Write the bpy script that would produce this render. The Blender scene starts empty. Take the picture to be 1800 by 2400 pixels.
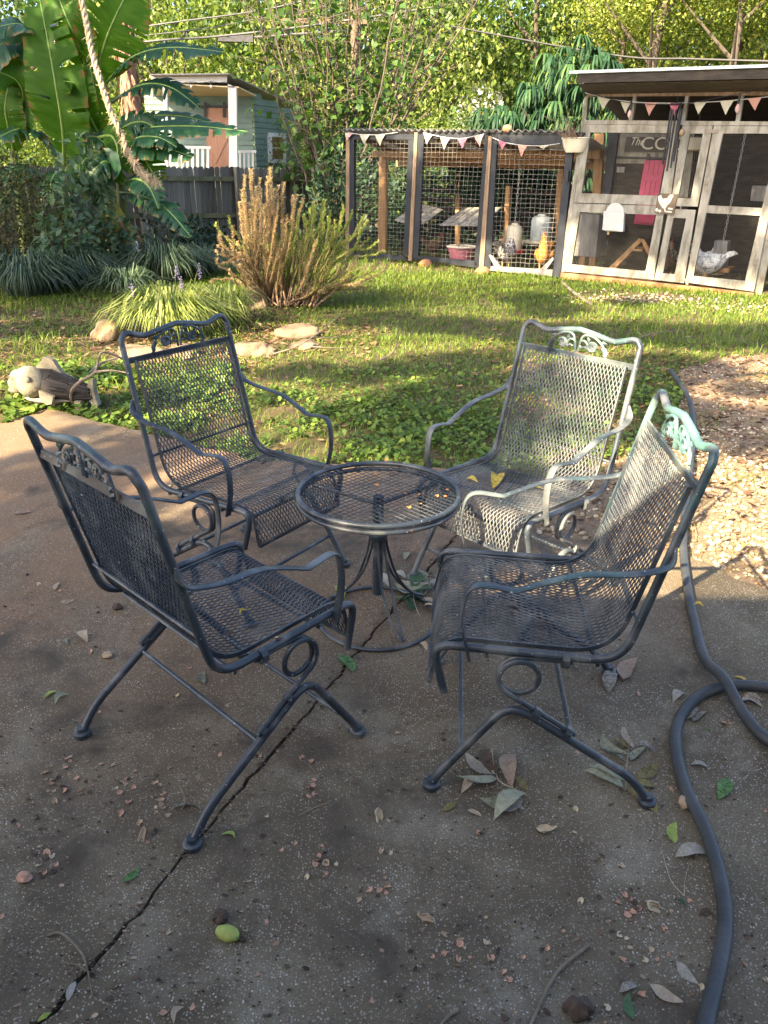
import bpy, bmesh, math, random
import numpy as np
from mathutils import Vector, Matrix
# ------------------------------------------------------------------ camera, sky, sun, exposure
SC = bpy.context.scene
COL = SC.collection
CF, CP, CH, CR = 1773.0, math.radians(24.53), 1.524, math.radians(.84)
cam_d = bpy.data.cameras.new('camera'); cam = bpy.data.objects.new('camera', cam_d); COL.objects.link(cam)
cam_d.sensor_fit = 'VERTICAL'; cam_d.sensor_height = 24; cam_d.lens = 24 * CF / 2400
cam_d.clip_end = 400; cam_d.clip_start = .05
cam.matrix_world = Matrix.Translation((0, 0, CH)) @ Matrix.Rotation(math.pi/2 - CP, 4, 'X') @ Matrix.Rotation(CR, 4, 'Z')
SC.camera = cam
SUN_EL, SUN_AZ = math.radians(35.3), math.radians(42.4)          # direction the light travels: azimuth from +Y towards +X
SDIR = np.array([math.sin(SUN_AZ)*math.cos(SUN_EL), math.cos(SUN_AZ)*math.cos(SUN_EL), -math.sin(SUN_EL)])
W = bpy.data.worlds.new('World'); SC.world = W; W.use_nodes = True
nt = W.node_tree; bg = nt.nodes['Background']
sky = nt.nodes.new('ShaderNodeTexSky'); sky.sky_type = 'NISHITA'; sky.sun_disc = False
sky.sun_elevation = SUN_EL; sky.sun_rotation = SUN_AZ + math.pi; sky.air_density = .75; sky.dust_density = 3.0; sky.ozone_density = .5
nt.links.new(sky.outputs[0], bg.inputs[0]); bg.inputs[1].default_value = .10
sd = bpy.data.lights.new('sun', 'SUN'); sd.energy = 5.0; sd.angle = math.radians(.53); sd.color = (1, .81, .54)
sun = bpy.data.objects.new('sun', sd); COL.objects.link(sun)
sun.rotation_euler = Vector(tuple(SDIR)).to_track_quat('-Z', 'Y').to_euler(); sun.location = (-8, -8, 12)
SC.view_settings.view_transform = 'Standard'; SC.view_settings.look = 'None'
SC.view_settings.gamma = 1; SC.view_settings.use_curve_mapping = False
SC.view_settings.exposure = 2.72
SC.cycles.max_bounces = 8; SC.cycles.transparent_max_bounces = 16; SC.cycles.sample_clamp_indirect = 6
SC.cycles.use_denoising = True; SC.cycles.denoising_input_passes = 'RGB_ALBEDO_NORMAL'; SC.cycles.denoising_prefilter = 'NONE'; SC.cycles.use_adaptive_sampling = False
RNG = np.random.default_rng(7); random.seed(7)
pi = math.pi
# ------------------------------------------------------------------ helpers
def ray(px, py):
    a, b = px - 900, py - 1200
    a, b = a*math.cos(CR) + b*math.sin(CR), -a*math.sin(CR) + b*math.cos(CR)
    return np.array([a/CF, math.cos(CP) - b/CF*math.sin(CP), -math.sin(CP) - b/CF*math.cos(CP)])
C0 = np.array([0, 0, CH])
def G(px, py, z=0.0):                      # ground point seen at a pixel of the photograph
    d = ray(px, py); return C0 + d*(z - CH)/d[2]
def AT(px, py, Y):                         # point at distance Y along the lawn
    d = ray(px, py); return C0 + d*Y/d[1]
class Plane:                               # upright plane through two ground points; u along it, v up, w out of it (towards the viewer)
    def __init__(s, a, b):
        s.o = np.array([a[0], a[1], 0.]); u = np.array([b[0]-a[0], b[1]-a[1], 0.]); s.L = np.linalg.norm(u); s.u = u/s.L
        s.n = np.array([s.u[1], -s.u[0], 0.]); s.v = np.array([0, 0, 1.])
    def pix(s, px, py, w=0.0):
        d = ray(px, py); t = np.dot(s.o + s.n*w - C0, s.n)/np.dot(d, s.n); q = C0 + d*t - s.o
        return (float(np.dot(q, s.u)), float(q[2]))
    def P(s, u, v, w=0.0): return s.o + s.u*u + s.v*v + s.n*w
def props(o, label=None, cat=None, group=None, kind=None):
    if label: o['label'] = label
    if cat: o['category'] = cat
    if group: o['group'] = group
    if kind: o['kind'] = kind
    return o
def link(o, parent=None):
    COL.objects.link(o)
    if parent is not None: o.parent = parent
    return o
def thing(name, label, cat, loc=(0, 0, 0), rz=0, group=None):
    o = bpy.data.objects.new(name, None); o.empty_display_size = .1; link(o); o.location = tuple(loc); o.rotation_euler = (0, 0, rz)
    return props(o, label, cat, group)
class MB:                                  # mesh builder
    def __init__(s): s.v = []; s.f = []; s.n = 0
    def add(s, v, f):
        v = np.asarray(v, float).reshape(-1, 3); s.v.append(v)
        for q in f: s.f.append([i + s.n for i in q])
        s.n += len(v); return s
    def box(s, c, d, R=None):
        x, y, z = [k/2 for k in d]
        v = np.array([[-x,-y,-z],[x,-y,-z],[x,y,-z],[-x,y,-z],[-x,-y,z],[x,-y,z],[x,y,z],[-x,y,z]])
        if R is not None: v = v @ np.array(R).T
        return s.add(v + np.array(c), [(0,3,2,1),(4,5,6,7),(0,1,5,4),(1,2,6,5),(2,3,7,6),(3,0,4,7)])
    def prism(s, pl, poly, w0, w1):        # polygon in plane coords (u, v) given depth w0..w1
        n = len(poly); v = [pl.P(a, b, w0) for a, b in poly] + [pl.P(a, b, w1) for a, b in poly]
        return s.add(v, [tuple(range(n))[::-1], tuple(range(n, 2*n))] + [(i, (i+1) % n, n+(i+1) % n, n+i) for i in range(n)])
    def tube(s, pts, r, n=8, closed=False, cap=True, flat=None, up=None):
        p = np.asarray(pts, float); m = len(p); r = np.broadcast_to(np.asarray(r, float), (m,))
        if closed: t = np.roll(p, -1, 0) - np.roll(p, 1, 0)
        else: t = np.gradient(p, axis=0)
        t /= np.linalg.norm(t, axis=1)[:, None] + 1e-12
        a = np.array([0, 0, 1.]) if up is None else np.array(up, float)
        if up is None and abs(t[0] @ a) > .9: a = np.array([1., 0, 0])
        ring = []
        for i in range(m):
            a = a - t[i]*(a @ t[i]); a = a/(np.linalg.norm(a) + 1e-12); b = np.cross(t[i], a)
            for k in range(n):
                th = 2*pi*(k + .5)/n; fa, fb = (1, 1) if flat is None else flat
                ring.append(p[i] + r[i]*(a*math.cos(th)*fa + b*math.sin(th)*fb))
            if up is not None: a = np.array(up, float)
        f = []
        for i in range(m if closed else m-1):
            j = (i+1) % m
            for k in range(n): f.append((i*n+k, i*n+(k+1) % n, j*n+(k+1) % n, j*n+k))
        if cap and not closed: f += [tuple(range(n))[::-1], tuple((m-1)*n+k for k in range(n))]
        return s.add(ring, f)
    def lathe(s, prof, c=(0, 0, 0), n=24, R=None):
        v = []
        for r, z in prof:
            for k in range(n): v.append((r*math.cos(2*pi*k/n), r*math.sin(2*pi*k/n), z))
        v = np.array(v)
        if R is not None: v = v @ np.array(R).T
        f = [(i*n+k, i*n+(k+1) % n, (i+1)*n+(k+1) % n, (i+1)*n+k) for i in range(len(prof)-1) for k in range(n)]
        f += [tuple(range(n))[::-1], tuple((len(prof)-1)*n+k for k in range(n))]
        return s.add(v + np.array(c), f)
    def blob(s, c, r, seed=0, amp=.15, sub=2, R=None, fr=1.5):
        bm = bmesh.new(); bmesh.ops.create_icosphere(bm, subdivisions=sub, radius=1)
        v = np.array([q.co[:] for q in bm.verts]); f = [tuple(q.index for q in p.verts) for p in bm.faces]; bm.free()
        g = np.random.default_rng(seed); k = 1 + amp*sum(np.sin(v @ g.normal(size=3)*fr*(i+1) + g.uniform(0, 6))/(i+1) for i in range(4))
        v = v*k[:, None]*np.array(r)
        if R is not None: v = v @ np.array(R).T
        return s.add(v + np.array(c), f)
    def make(s, name, mt, parent=None, smooth=False, attr=None):
        me = bpy.data.meshes.new(name); v = np.concatenate(s.v) if s.v else np.zeros((0, 3))
        me.from_pydata(v.tolist(), [], s.f)
        if mt is not None: me.materials.append(mt)
        if smooth: me.shade_smooth(); me.set_sharp_from_angle(angle=.75)
        if attr is not None: me.attributes.new('rnd', 'FLOAT', 'POINT').data.foreach_set('value', np.asarray(attr, np.float32))
        me.update(); return link(bpy.data.objects.new(name, me), parent)
def fast_mesh(name, V, F, mt, parent=None, rnd=None, smooth=False):     # V (n,3), F (m,k) numpy, same k
    V = np.asarray(V, np.float32); F = np.asarray(F, np.int32); k = F.shape[1]
    me = bpy.data.meshes.new(name); me.vertices.add(len(V)); me.vertices.foreach_set('co', V.ravel())
    me.loops.add(F.size); me.loops.foreach_set('vertex_index', F.ravel())
    me.polygons.add(len(F)); me.polygons.foreach_set('loop_start', np.arange(0, F.size, k, dtype=np.int32))
    me.polygons.foreach_set('loop_total', np.full(len(F), k, np.int32))
    if mt is not None: me.materials.append(mt)
    if rnd is not None: me.attributes.new('rnd', 'FLOAT', 'POINT').data.foreach_set('value', np.asarray(rnd, np.float32))
    me.update(calc_edges=True); me.validate()
    if smooth: me.shade_smooth()
    return link(bpy.data.objects.new(name, me), parent)
def rot(axis, a): return np.array(Matrix.Rotation(a, 3, axis))
def spline(P, n=8, closed=False):          # Catmull-Rom
    P = np.asarray(P, float); m = len(P); out = []
    for i in range(m if closed else m-1):
        g = (lambda k: P[k % m]) if closed else (lambda k: P[min(max(k, 0), m-1)])
        a, b, c, d = g(i-1), g(i), g(i+1), g(i+2)
        for t in np.linspace(0, 1, n, endpoint=False):
            out.append(.5*((2*b) + (-a+c)*t + (2*a-5*b+4*c-d)*t*t + (-a+3*b-3*c+d)*t**3))
    if not closed: out.append(P[-1])
    return np.array(out)
def fillet(P, r, n=5):                     # polyline with rounded corners
    P = [np.asarray(q, float) for q in P]; out = [P[0]]
    rr = r if hasattr(r, '__len__') else [r]*(len(P)-2)
    for i in range(1, len(P)-1):
        a, b, c = P[i-1], P[i], P[i+1]; u = a-b; v = c-b; lu, lv = np.linalg.norm(u), np.linalg.norm(v)
        d = min(rr[i-1], lu*.48, lv*.48); p, q = b + u/lu*d, b + v/lv*d
        for t in np.linspace(0, 1, n): out.append((1-t)**2*p + 2*t*(1-t)*b + t*t*q)
    out.append(P[-1]); return np.array(out)
# ------------------------------------------------------------------ materials
def M(name, stops, scale=6, detail=6, rough=.75, bump=0., bscale=60, metal=0., spec=.4, attr=0., stretch=(1, 1, 1), trans=0., tcol=None, dist=.0, coord='Object', obj_rand=0.):
    """noise -> colour ramp (stops: list of (pos, rgb)); attr mixes in the per-leaf value; trans adds translucency"""
    m = bpy.data.materials.new(name); m.use_nodes = True; t = m.node_tree; N = t.nodes; L = t.links
    b = N['Principled BSDF']; out = N['Material Output']
    tc = N.new('ShaderNodeTexCoord'); mp = N.new('ShaderNodeMapping'); mp.inputs['Scale'].default_value = stretch
    L.new(tc.outputs[coord], mp.inputs[0])
    nz = N.new('ShaderNodeTexNoise'); nz.inputs['Scale'].default_value = scale; nz.inputs['Detail'].default_value = detail; nz.inputs['Distortion'].default_value = dist
    nz.inputs['Roughness'].default_value = .62
    L.new(mp.outputs[0], nz.inputs[0]); fac = nz.outputs['Fac']
    if attr > 0:
        at = N.new('ShaderNodeAttribute'); at.attribute_name = 'rnd'
        mx = N.new('ShaderNodeMix'); mx.inputs[0].default_value = attr; L.new(fac, mx.inputs[2]); L.new(at.outputs['Fac'], mx.inputs[3]); fac = mx.outputs[0]
    if obj_rand > 0:
        oi = N.new('ShaderNodeObjectInfo'); mx = N.new('ShaderNodeMix'); mx.inputs[0].default_value = obj_rand
        L.new(fac, mx.inputs[2]); L.new(oi.outputs['Random'], mx.inputs[3]); fac = mx.outputs[0]
    r = N.new('ShaderNodeValToRGB'); e = r.color_ramp.elements
    while len(e) < len(stops): e.new(.5)
    for el, (p_, c_) in zip(e, stops): el.position = p_; el.color = (*c_, 1)
    L.new(fac, r.inputs[0]); L.new(r.outputs[0], b.inputs['Base Color'])
    b.inputs['Roughness'].default_value = rough; b.inputs['Metallic'].default_value = metal; b.inputs['Specular IOR Level'].default_value = spec
    if bump:
        n2 = N.new('ShaderNodeTexNoise'); n2.inputs['Scale'].default_value = bscale; n2.inputs['Detail'].default_value = 5; L.new(mp.outputs[0], n2.inputs[0])
        bp_ = N.new('ShaderNodeBump'); bp_.inputs['Strength'].default_value = bump; bp_.inputs['Distance'].default_value = .01
        L.new(n2.outputs['Fac'], bp_.inputs['Height']); L.new(bp_.outputs[0], b.inputs['Normal'])
    if trans:
        tr = N.new('ShaderNodeBsdfTranslucent'); ms = N.new('ShaderNodeMixShader'); ms.inputs[0].default_value = trans
        if tcol:
            mc = N.new('ShaderNodeMix'); mc.data_type = 'RGBA'; mc.blend_type = 'MULTIPLY'; mc.inputs[0].default_value = 1
            L.new(r.outputs[0], mc.inputs[6]); mc.inputs[7].default_value = (*tcol, 1); L.new(mc.outputs[2], tr.inputs[0])
        else: L.new(r.outputs[0], tr.inputs[0])
        L.new(b.outputs[0], ms.inputs[1]); L.new(tr.outputs[0], ms.inputs[2]); L.new(ms.outputs[0], out.inputs[0])
    m['ramp'] = r.name
    return m
def flat(name, c, rough=.7, metal=0., spec=.4, vary=.25, scale=9, **k):
    c = np.array(c); return M(name, [(.3, tuple(c*(1-vary))), (.7, tuple(np.minimum(c*(1+vary), .95)))], scale=scale, rough=rough, metal=metal, spec=spec, **k)
# ------------------------------------------------------------------ ground, patio, gravel
M_SOIL = M('lawn_soil', [(.32, (.045, .030, .016)), (.5, (.085, .055, .028)), (.68, (.06, .065, .018))], scale=2.2, rough=.95, bump=.6, bscale=25, coord='Object')
m = MB(); m.add([(-150, -150, -.03), (150, -150, -.03), (150, 150, -.03), (-150, 150, -.03)], [(0, 1, 2, 3)]); props(m.make('lawn_ground', M_SOIL), kind='structure')
def concrete():
    m = bpy.data.materials.new('patio_concrete'); m.use_nodes = True; t = m.node_tree; N = t.nodes; L = t.links; b = N['Principled BSDF']
    g = N.new('ShaderNodeNewGeometry'); pos = g.outputs['Position']
    def noise(s, d=5, dist=0., off=0):
        mp = N.new('ShaderNodeMapping'); mp.inputs['Location'].default_value = (off, off, 0); L.new(pos, mp.inputs[0])
        n = N.new('ShaderNodeTexNoise'); n.inputs['Scale'].default_value = s; n.inputs['Detail'].default_value = d; n.inputs['Distortion'].default_value = dist; n.inputs['Roughness'].default_value = .62; L.new(mp.outputs[0], n.inputs[0]); return n.outputs['Fac']
    def mr(f, a, c, lo=0., hi=1.):
        r = N.new('ShaderNodeMapRange'); r.inputs[1].default_value = a; r.inputs[2].default_value = c; r.inputs[3].default_value = lo; r.inputs[4].default_value = hi; L.new(f, r.inputs[0]); return r.outputs[0]
    def mix(f, a, c, mode='MIX'):
        x = N.new('ShaderNodeMix'); x.data_type = 'RGBA'; x.blend_type = mode
        if isinstance(f, float): x.inputs[0].default_value = f
        else: L.new(f, x.inputs[0])
        for s, q in ((6, a), (7, c)):
            if isinstance(q, tuple): x.inputs[s].default_value = (*q, 1)
            else: L.new(q, x.inputs[s])
        return x.outputs[2]
    def mul(a, c, op='MULTIPLY'):
        x = N.new('ShaderNodeMath'); x.operation = op
        for s, q in ((0, a), (1, c)):
            if isinstance(q, (int, float)): x.inputs[s].default_value = q
            else: L.new(q, x.inputs[s])
        return x.outputs[0]
    c = mix(mr(noise(2.1, 7, .6), .36, .66), (.084, .066, .040), (.176, .147, .096))          # grimy grey, blotched
    c = mix(mr(noise(3.6, 6, .4, 5.3), .52, .70), c, (.230, .204, .148))                      # cleaner pale bloom
    sp = N.new('ShaderNodeSeparateXYZ'); L.new(pos, sp.inputs[0])
    red = mul(mr(mul(sp.outputs[1], mul(sp.outputs[0], -.38), 'ADD'), 1.5, 3.0), mr(noise(1.7, 5, 0, 9.1), .30, .55))
    c = mix(red, c, (.19, .116, .062))                                                       # clay washed over the far side
    grn = mul(mr(sp.outputs[0], .7, 1.5), mr(noise(2.6, 5, 0, 3.7), .40, .66)); c = mix(mul(grn, .7), c, (.085, .078, .040))
    v = N.new('ShaderNodeTexVoronoi'); v.inputs['Scale'].default_value = 140; v.feature = 'F1'; L.new(pos, v.inputs['Vector'])
    vc = N.new('ShaderNodeSeparateColor'); L.new(v.outputs['Color'], vc.inputs[0])
    spk = mul(mr(v.outputs['Distance'], .24, .34, 1, 0), mr(vc.outputs[0], .42, .58)); spk = mul(spk, mr(noise(4, 4, 0, 2.2), .33, .6, .15, 1))
    agg = mix(vc.outputs[1], (.34, .30, .25), (.60, .56, .50)); c = mix(spk, c, agg)          # exposed pale aggregate
    v2 = N.new('ShaderNodeTexVoronoi'); v2.inputs['Scale'].default_value = 210; L.new(pos, v2.inputs['Vector'])
    vc2 = N.new('ShaderNodeSeparateColor'); L.new(v2.outputs['Color'], vc2.inputs[0])
    c = mix(mul(mr(v2.outputs['Distance'], .3, .4, .8, 0), mr(vc2.outputs[0], .72, .8)), c, (.36, .33, .30))
    c = mix(mr(noise(260, 3, 0, 4.4), .42, .62, 0, .55), c, (.055, .047, .036)); c = mix(mul(mr(noise(.9, 6, 1.2, 7.7), .50, .60), mr(noise(7, 5, .5, 3.1), .40, .62)), c, (.062, .050, .036)); c = mix(mul(mr(noise(34, 4, 0, 1.1), .64, .72), .6), c, (.040, .032, .025))              # dark litter stains
    L.new(c, b.inputs['Base Color']); b.inputs['Roughness'].default_value = .82; b.inputs['Specular IOR Level'].default_value = .3
    bp_ = N.new('ShaderNodeBump'); bp_.inputs['Strength'].default_value = .5; bp_.inputs['Distance'].default_value = .004
    h = mul(mul(noise(60, 6), .8), mul(spk, .5), 'ADD'); L.new(h, bp_.inputs['Height']); L.new(bp_.outputs[0], b.inputs['Normal'])
    return m
M_CONC = concrete()
def rough_line(P, step=.07, amp=.012, seed=1):
    g = np.random.default_rng(seed); P = np.array(P, float); out = []
    for a, b in zip(P[:-1], P[1:]):
        n = max(1, int(np.linalg.norm(b-a)/step))
        for t in np.linspace(0, 1, n, endpoint=False): out.append(a + (b-a)*t + g.normal(0, amp, 2))
    out.append(P[-1]); return np.array(out)
def crack_x(y): return -.65 + (y-.92)*.4511
far_edge = [(-6, 4.35), (-3.2, 4.50), (-2.43, 4.62), (-2.31, 4.96), (-1.76, 4.63), (-1.48, 4.47), (-.68, 4.0), (.2, 3.95)]
right_edge = [(.60, 3.62), (.72, 3.12), (1.32, 2.93), (1.48, 2.72), (1.62, 2.63), (2.4, 2.42), (5, 2.1)]
cj = rough_line([(crack_x(-1.6), -1.6), (crack_x(3.87), 3.87)], .03, .0032, 4)
def slab(poly):
    n = len(poly); v = [(a, b, 0) for a, b in poly] + [(a, b, -.1) for a, b in poly]
    mb = MB().add(v, [tuple(range(n))] + [(i, n+i, n+(i+1) % n, (i+1) % n) for i in range(n)])
    o = mb.make('patio_slab', M_CONC); bm = bmesh.new(); bm.from_mesh(o.data); bmesh.ops.triangulate(bm, faces=[f for f in bm.faces if len(f.verts) > 4]); bmesh.ops.recalc_face_normals(bm, faces=bm.faces); bm.to_mesh(o.data); bm.free(); return props(o, kind='structure')
fe = rough_line(far_edge + [(.35, 3.93)], seed=2); re_ = rough_line(right_edge, seed=3)
gap = .0056
slab([(-6, -1.6)] + [(x-gap*(1+.5*math.sin(y*9)), y) for x, y in cj] + [tuple(q) for q in fe[::-1] if q[0] < crack_x(3.8) - .2])
slab([(5, -1.6), ] + [tuple(q) for q in re_[::-1]] + [(.68, 3.80)] + [(x+gap*(1+.5*math.sin(y*7+1)), y) for x, y in cj[::-1]])
M_DIRT = M('joint_dirt', [(.35, (.014, .010, .008)), (.65, (.045, .032, .022))], scale=40, rough=1, bump=1, bscale=120)
m = MB(); m.add([(crack_x(-1.6)-.06, -1.6, -.014), (crack_x(-1.6)+.06, -1.6, -.014), (crack_x(3.7)+.05, 3.7, -.014), (crack_x(3.7)-.05, 3.7, -.014)], [(0, 1, 2, 3)]); props(m.make('joint_soil_strip', M_DIRT), kind='structure')
# gravel bed with pebbles
M_GRAVB = M('gravel_bed_soil', [(.3, (.11, .075, .045)), (.6, (.22, .16, .10)), (.8, (.30, .23, .15))], scale=28, rough=.95, bump=1, bscale=70)
gpoly = [(.70, 3.75), (.66, 3.05), (1.2, 2.85), (1.5, 2.6), (2.4, 2.3), (7, 1.9), (7, 7.4), (4.2, 7.3), (3.1, 6.9), (2.5, 6.4), (2.25, 5.6), (1.95, 4.9), (1.45, 4.25), (1.05, 3.95)]
m = MB(); m.add([(a, b, -.024) for a, b in gpoly], [tuple(range(len(gpoly)))]); GRAV = props(m.make('gravel_path', M_GRAVB), kind='structure')
def inside(P, poly):
    P = np.asarray(P); x, y = P[:, 0], P[:, 1]; r = np.zeros(len(P), bool); q = poly[-1]
    for p in poly:
        c = ((p[1] > y) != (q[1] > y)) & (x < (q[0]-p[0])*(y-p[1])/(q[1]-p[1]+1e-12) + p[0]); r ^= c; q = p
    return r
M_PEB = M('pebble', [(.15, (.14, .09, .055)), (.45, (.29, .215, .14)), (.75, (.45, .37, .26)), (.95, (.56, .50, .39))], scale=20, rough=.8, attr=.85, bump=.3, bscale=90)
ico = MB().blob((0, 0, 0), (1, 1, 1), 1, 0.0, 1); IV = np.concatenate(ico.v); IF = np.array(ico.f)
def in_patio(P): return inside(P, [tuple(q) for q in fe] + [tuple(q) for q in re_] + [(5, -1.6), (-6, -1.6)])
def patchyf(P): return (np.sin(P[:, 0]*3.7+1) + np.sin(P[:, 1]*4.3+P[:, 0]*2.1) + np.sin(P[:, 0]*8.1-P[:, 1]*6.3+2))/3
PB = []
for n, y0, y1, s0, s1 in ((9500, 2.5, 4.8, .0045, .014), (7500, 4.4, 7.3, .004, .010)):
    P = np.stack([RNG.uniform(.6, 4.2, n), RNG.uniform(y0, y1, n)], 1); P = P[inside(P, gpoly) & ~in_patio(P)]; P = P[RNG.random(len(P)) < np.clip(.85 + patchyf(P)*.9, .12, 1)]
    PB.append(np.c_[P, RNG.uniform(s0, s1, len(P))])
for cx, cy, n in ((3.2, 10.3, 260), (4.6, 9.8, 200), (5.2, 9.4, 150)): PB.append(np.c_[RNG.normal((cx, cy), (.5, .28), (n, 2)), RNG.uniform(.012, .022, n)])
PB = np.concatenate(PB)
near = np.argsort(np.hypot(PB[:, 0], PB[:, 1]) / (PB[:, 2]))
vis = near[[abs((PB[i, 0])/PB[i, 1]) < .60 for i in near]][:280]
rest = np.setdiff1d(np.arange(len(PB)), vis)
def pebble_xf(n): 
    S = np.stack([RNG.uniform(.8, 1.3, n), RNG.uniform(.8, 1.2, n), RNG.uniform(.5, .85, n)], 1); a = RNG.uniform(0, 6.28, n); return S, a
S, a = pebble_xf(len(rest)); q = PB[rest]
J = IV[None] * (1 + RNG.normal(0, .10, (len(rest), len(IV), 1))) * S[:, None] * q[:, None, 2:3]
X = np.stack([J[..., 0]*np.cos(a)[:, None] - J[..., 1]*np.sin(a)[:, None] + q[:, None, 0], J[..., 0]*np.sin(a)[:, None] + J[..., 1]*np.cos(a)[:, None] + q[:, None, 1], J[..., 2] - .022 + q[:, None, 2]*.35], -1)
props(fast_mesh('gravel_stones', X.reshape(-1, 3), (IF[None] + (np.arange(len(rest))*len(IV))[:, None, None]).reshape(-1, 3), M_PEB, GRAV, np.repeat(RNG.random(len(rest)), len(IV)), True), kind='stuff')
PM = []
for k in range(8):
    o = MB().blob((0, 0, 0), (1.15, .95, .7), 50+k, .12, 2).make('pebble', M_PEB, None, True, np.full(42, (k+.5)/8)); PM.append(o)
for i, j in enumerate(vis):
    o = PM[i] if i < 8 else PM[i % 8].copy()
    if i >= 8: link(o)
    o.parent = GRAV; o.location = (PB[j, 0], PB[j, 1], -.022 + PB[j, 2]*.35); o.scale = (PB[j, 2],)*3; o.rotation_euler = (RNG.uniform(-.3, .3), RNG.uniform(-.3, .3), RNG.uniform(0, 6.28))
# ------------------------------------------------------------------ lawn grass and ground cover
M_GRASS = M('grass_blade', [(.1, (.055, .10, .016)), (.45, (.115, .20, .024)), (.75, (.26, .31, .040)), (1, (.42, .36, .10))], scale=1.3, rough=.55, attr=.6, trans=.42)
def blades(P, h, w, lean, name, mt, rnd=None, z0=-.03, curl=.5, kind='stuff', parent=None, az=None):
    n = len(P); az = RNG.uniform(0, 2*pi, n) if az is None else az; fz = az + pi/2 + RNG.normal(0, .5, n)
    d = np.stack([np.cos(az), np.sin(az)], 1)*(lean*h)[:, None]; s = np.stack([np.cos(fz), np.sin(fz)], 1)*w[:, None]/2
    z = np.full(n, z0) if np.isscalar(z0) else z0
    def V(xy, zz): return np.c_[xy, zz]
    b0, b1 = V(P-s, z), V(P+s, z); mid = P + d*.38; m0, m1 = V(mid-s*.8, z+h*.62), V(mid+s*.8, z+h*.62); tip = V(P+d*(1+curl*lean)[:, None], z+h*(1-curl*.35*lean))
    X = np.stack([b0, b1, m0, m1, tip], 1).reshape(-1, 3); k = (np.arange(n)*5)[:, None]
    F = np.concatenate([k+[0, 1, 3], k+[0, 3, 2], k+[2, 3, 4]]); r = RNG.random(n) if rnd is None else rnd
    return props(fast_mesh(name, X, F, mt, parent, np.repeat(r, 5)), kind=kind)
def patchy(P, s=1.0): return (np.sin(P[:, 0]*1.7*s+1) + np.sin(P[:, 1]*2.3*s+P[:, 0]*1.1*s) + np.sin(P[:, 0]*4.1*s-P[:, 1]*3.3*s+2) + np.sin(P[:, 1]*6.1*s+P[:, 0]*5*s)*.7)/3.7
LP = []
for n, x0, x1, y0, y1 in ((46000, -3.6, 3.6, 3.8, 7.6), (62000, -6, 6.5, 7.4, 12.6), (26000, -8, 6.5, 12.4, 19)):
    P = np.stack([RNG.uniform(x0, x1, n), RNG.uniform(y0, y1, n)], 1); LP.append(P)
P = np.concatenate(LP); P = P[~in_patio(P)]
bare = inside(P, gpoly)*np.clip(.97-.45*(patchyf(P) > .35), 0, 1) + ((np.hypot((P[:, 0]-3.3)/.9, (P[:, 1]-10.4)/.5) < 1)*.7) + ((np.hypot(P[:, 0]+2.0, P[:, 1]-7.4) < 1.0)*.5) + (P[:, 0] < -2.2)*(P[:, 1] < 8.5)*.35
P = P[RNG.random(len(P)) > bare + np.clip(-patchy(P, 1.5)-.25, 0, .6)]
dd = np.hypot(P[:, 0], P[:, 1]); pt = patchy(P, .8)
blades(P, RNG.uniform(.03, .065, len(P))*(1+.25*pt)*np.clip(dd/8, .8, 1.5), RNG.uniform(.0035, .006, len(P))*np.clip(dd/6, .8, 2.2), RNG.uniform(.3, 1.3, len(P)), 'lawn_grass', M_GRASS, np.clip(RNG.beta(2, 2.4, len(P)) + .12*patchy(P, .6), 0, 1))
n = 700; P = np.stack([RNG.uniform(2.5, 5.5, n), RNG.normal(8.1, .5, n)], 1)          # taller seeding tufts by the gravel
blades(P, RNG.uniform(.06, .17, n), RNG.uniform(.005, .009, n), RNG.uniform(.4, 1.2, n), 'seeding_grass', M_GRASS, RNG.uniform(.4, .9, n))
n = 1500; P = np.stack([RNG.uniform(-3.6, -1.3, n), RNG.uniform(5.2, 8.0, n)], 1); P = P[patchy(P, 2.2) > .05]; n = len(P)
blades(P, RNG.uniform(.07, .16, n), RNG.uniform(.005, .010, n), RNG.uniform(.4, 1.2, n), 'rough_grass', M_GRASS, RNG.uniform(.4, .8, n))
n = 5200; P = np.stack([RNG.uniform(.7, 3.4, n), RNG.uniform(2.7, 6.4, n)], 1); P = P[inside(P, gpoly) & ~in_patio(P)]; P = P[patchy(P, 2.4) > .0]; n = len(P)
M_DRY = M('dry_grass', [(.2, (.18, .17, .05)), (.6, (.34, .27, .10)), (1, (.42, .33, .17))], scale=2, rough=.7, attr=.8, trans=.3)
blades(P, RNG.uniform(.012, .04, n), RNG.uniform(.002, .004, n), RNG.uniform(1, 3.2, n), 'gravel_grass', M_DRY, z0=-.015)
M_CLOV = M('clover_leaf', [(.1, (.05, .105, .016)), (.5, (.11, .19, .028)), (1, (.22, .28, .05))], scale=2, rough=.5, attr=.7, trans=.4)
def discs(P, z, r, name, mt, k=6, tilt=.45, kind='stuff', rnd=None, asp=1.0):
    n = len(P); th = np.linspace(0, 2*pi, k, endpoint=False)[None] + RNG.uniform(0, 6, n)[:, None]
    tx, ty = RNG.normal(0, tilt, n)[:, None], RNG.normal(0, tilt, n)[:, None]
    dx, dy = np.cos(th)*r[:, None], np.sin(th)*r[:, None]*asp
    X = np.stack([P[:, 0:1]+dx, P[:, 1:2]+dy, z[:, None]+dx*tx+dy*ty], -1); c = np.stack([P[:, 0], P[:, 1], z - r*.28], -1)[:, None]
    X = np.concatenate([X, c], 1); b = (np.arange(n)*(k+1))[:, None]; F = np.concatenate([b+[i, (i+1) % k, k] for i in range(k)])
    return props(fast_mesh(name, X.reshape(-1, 3), F, mt, None, np.repeat(RNG.random(n) if rnd is None else rnd, k+1)), kind=kind)
n = 42000; P = np.stack([RNG.uniform(-1.9, 2.3, n), RNG.uniform(3.85, 7.2, n)], 1); P = P[~in_patio(P) & ~inside(P, gpoly)]
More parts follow.
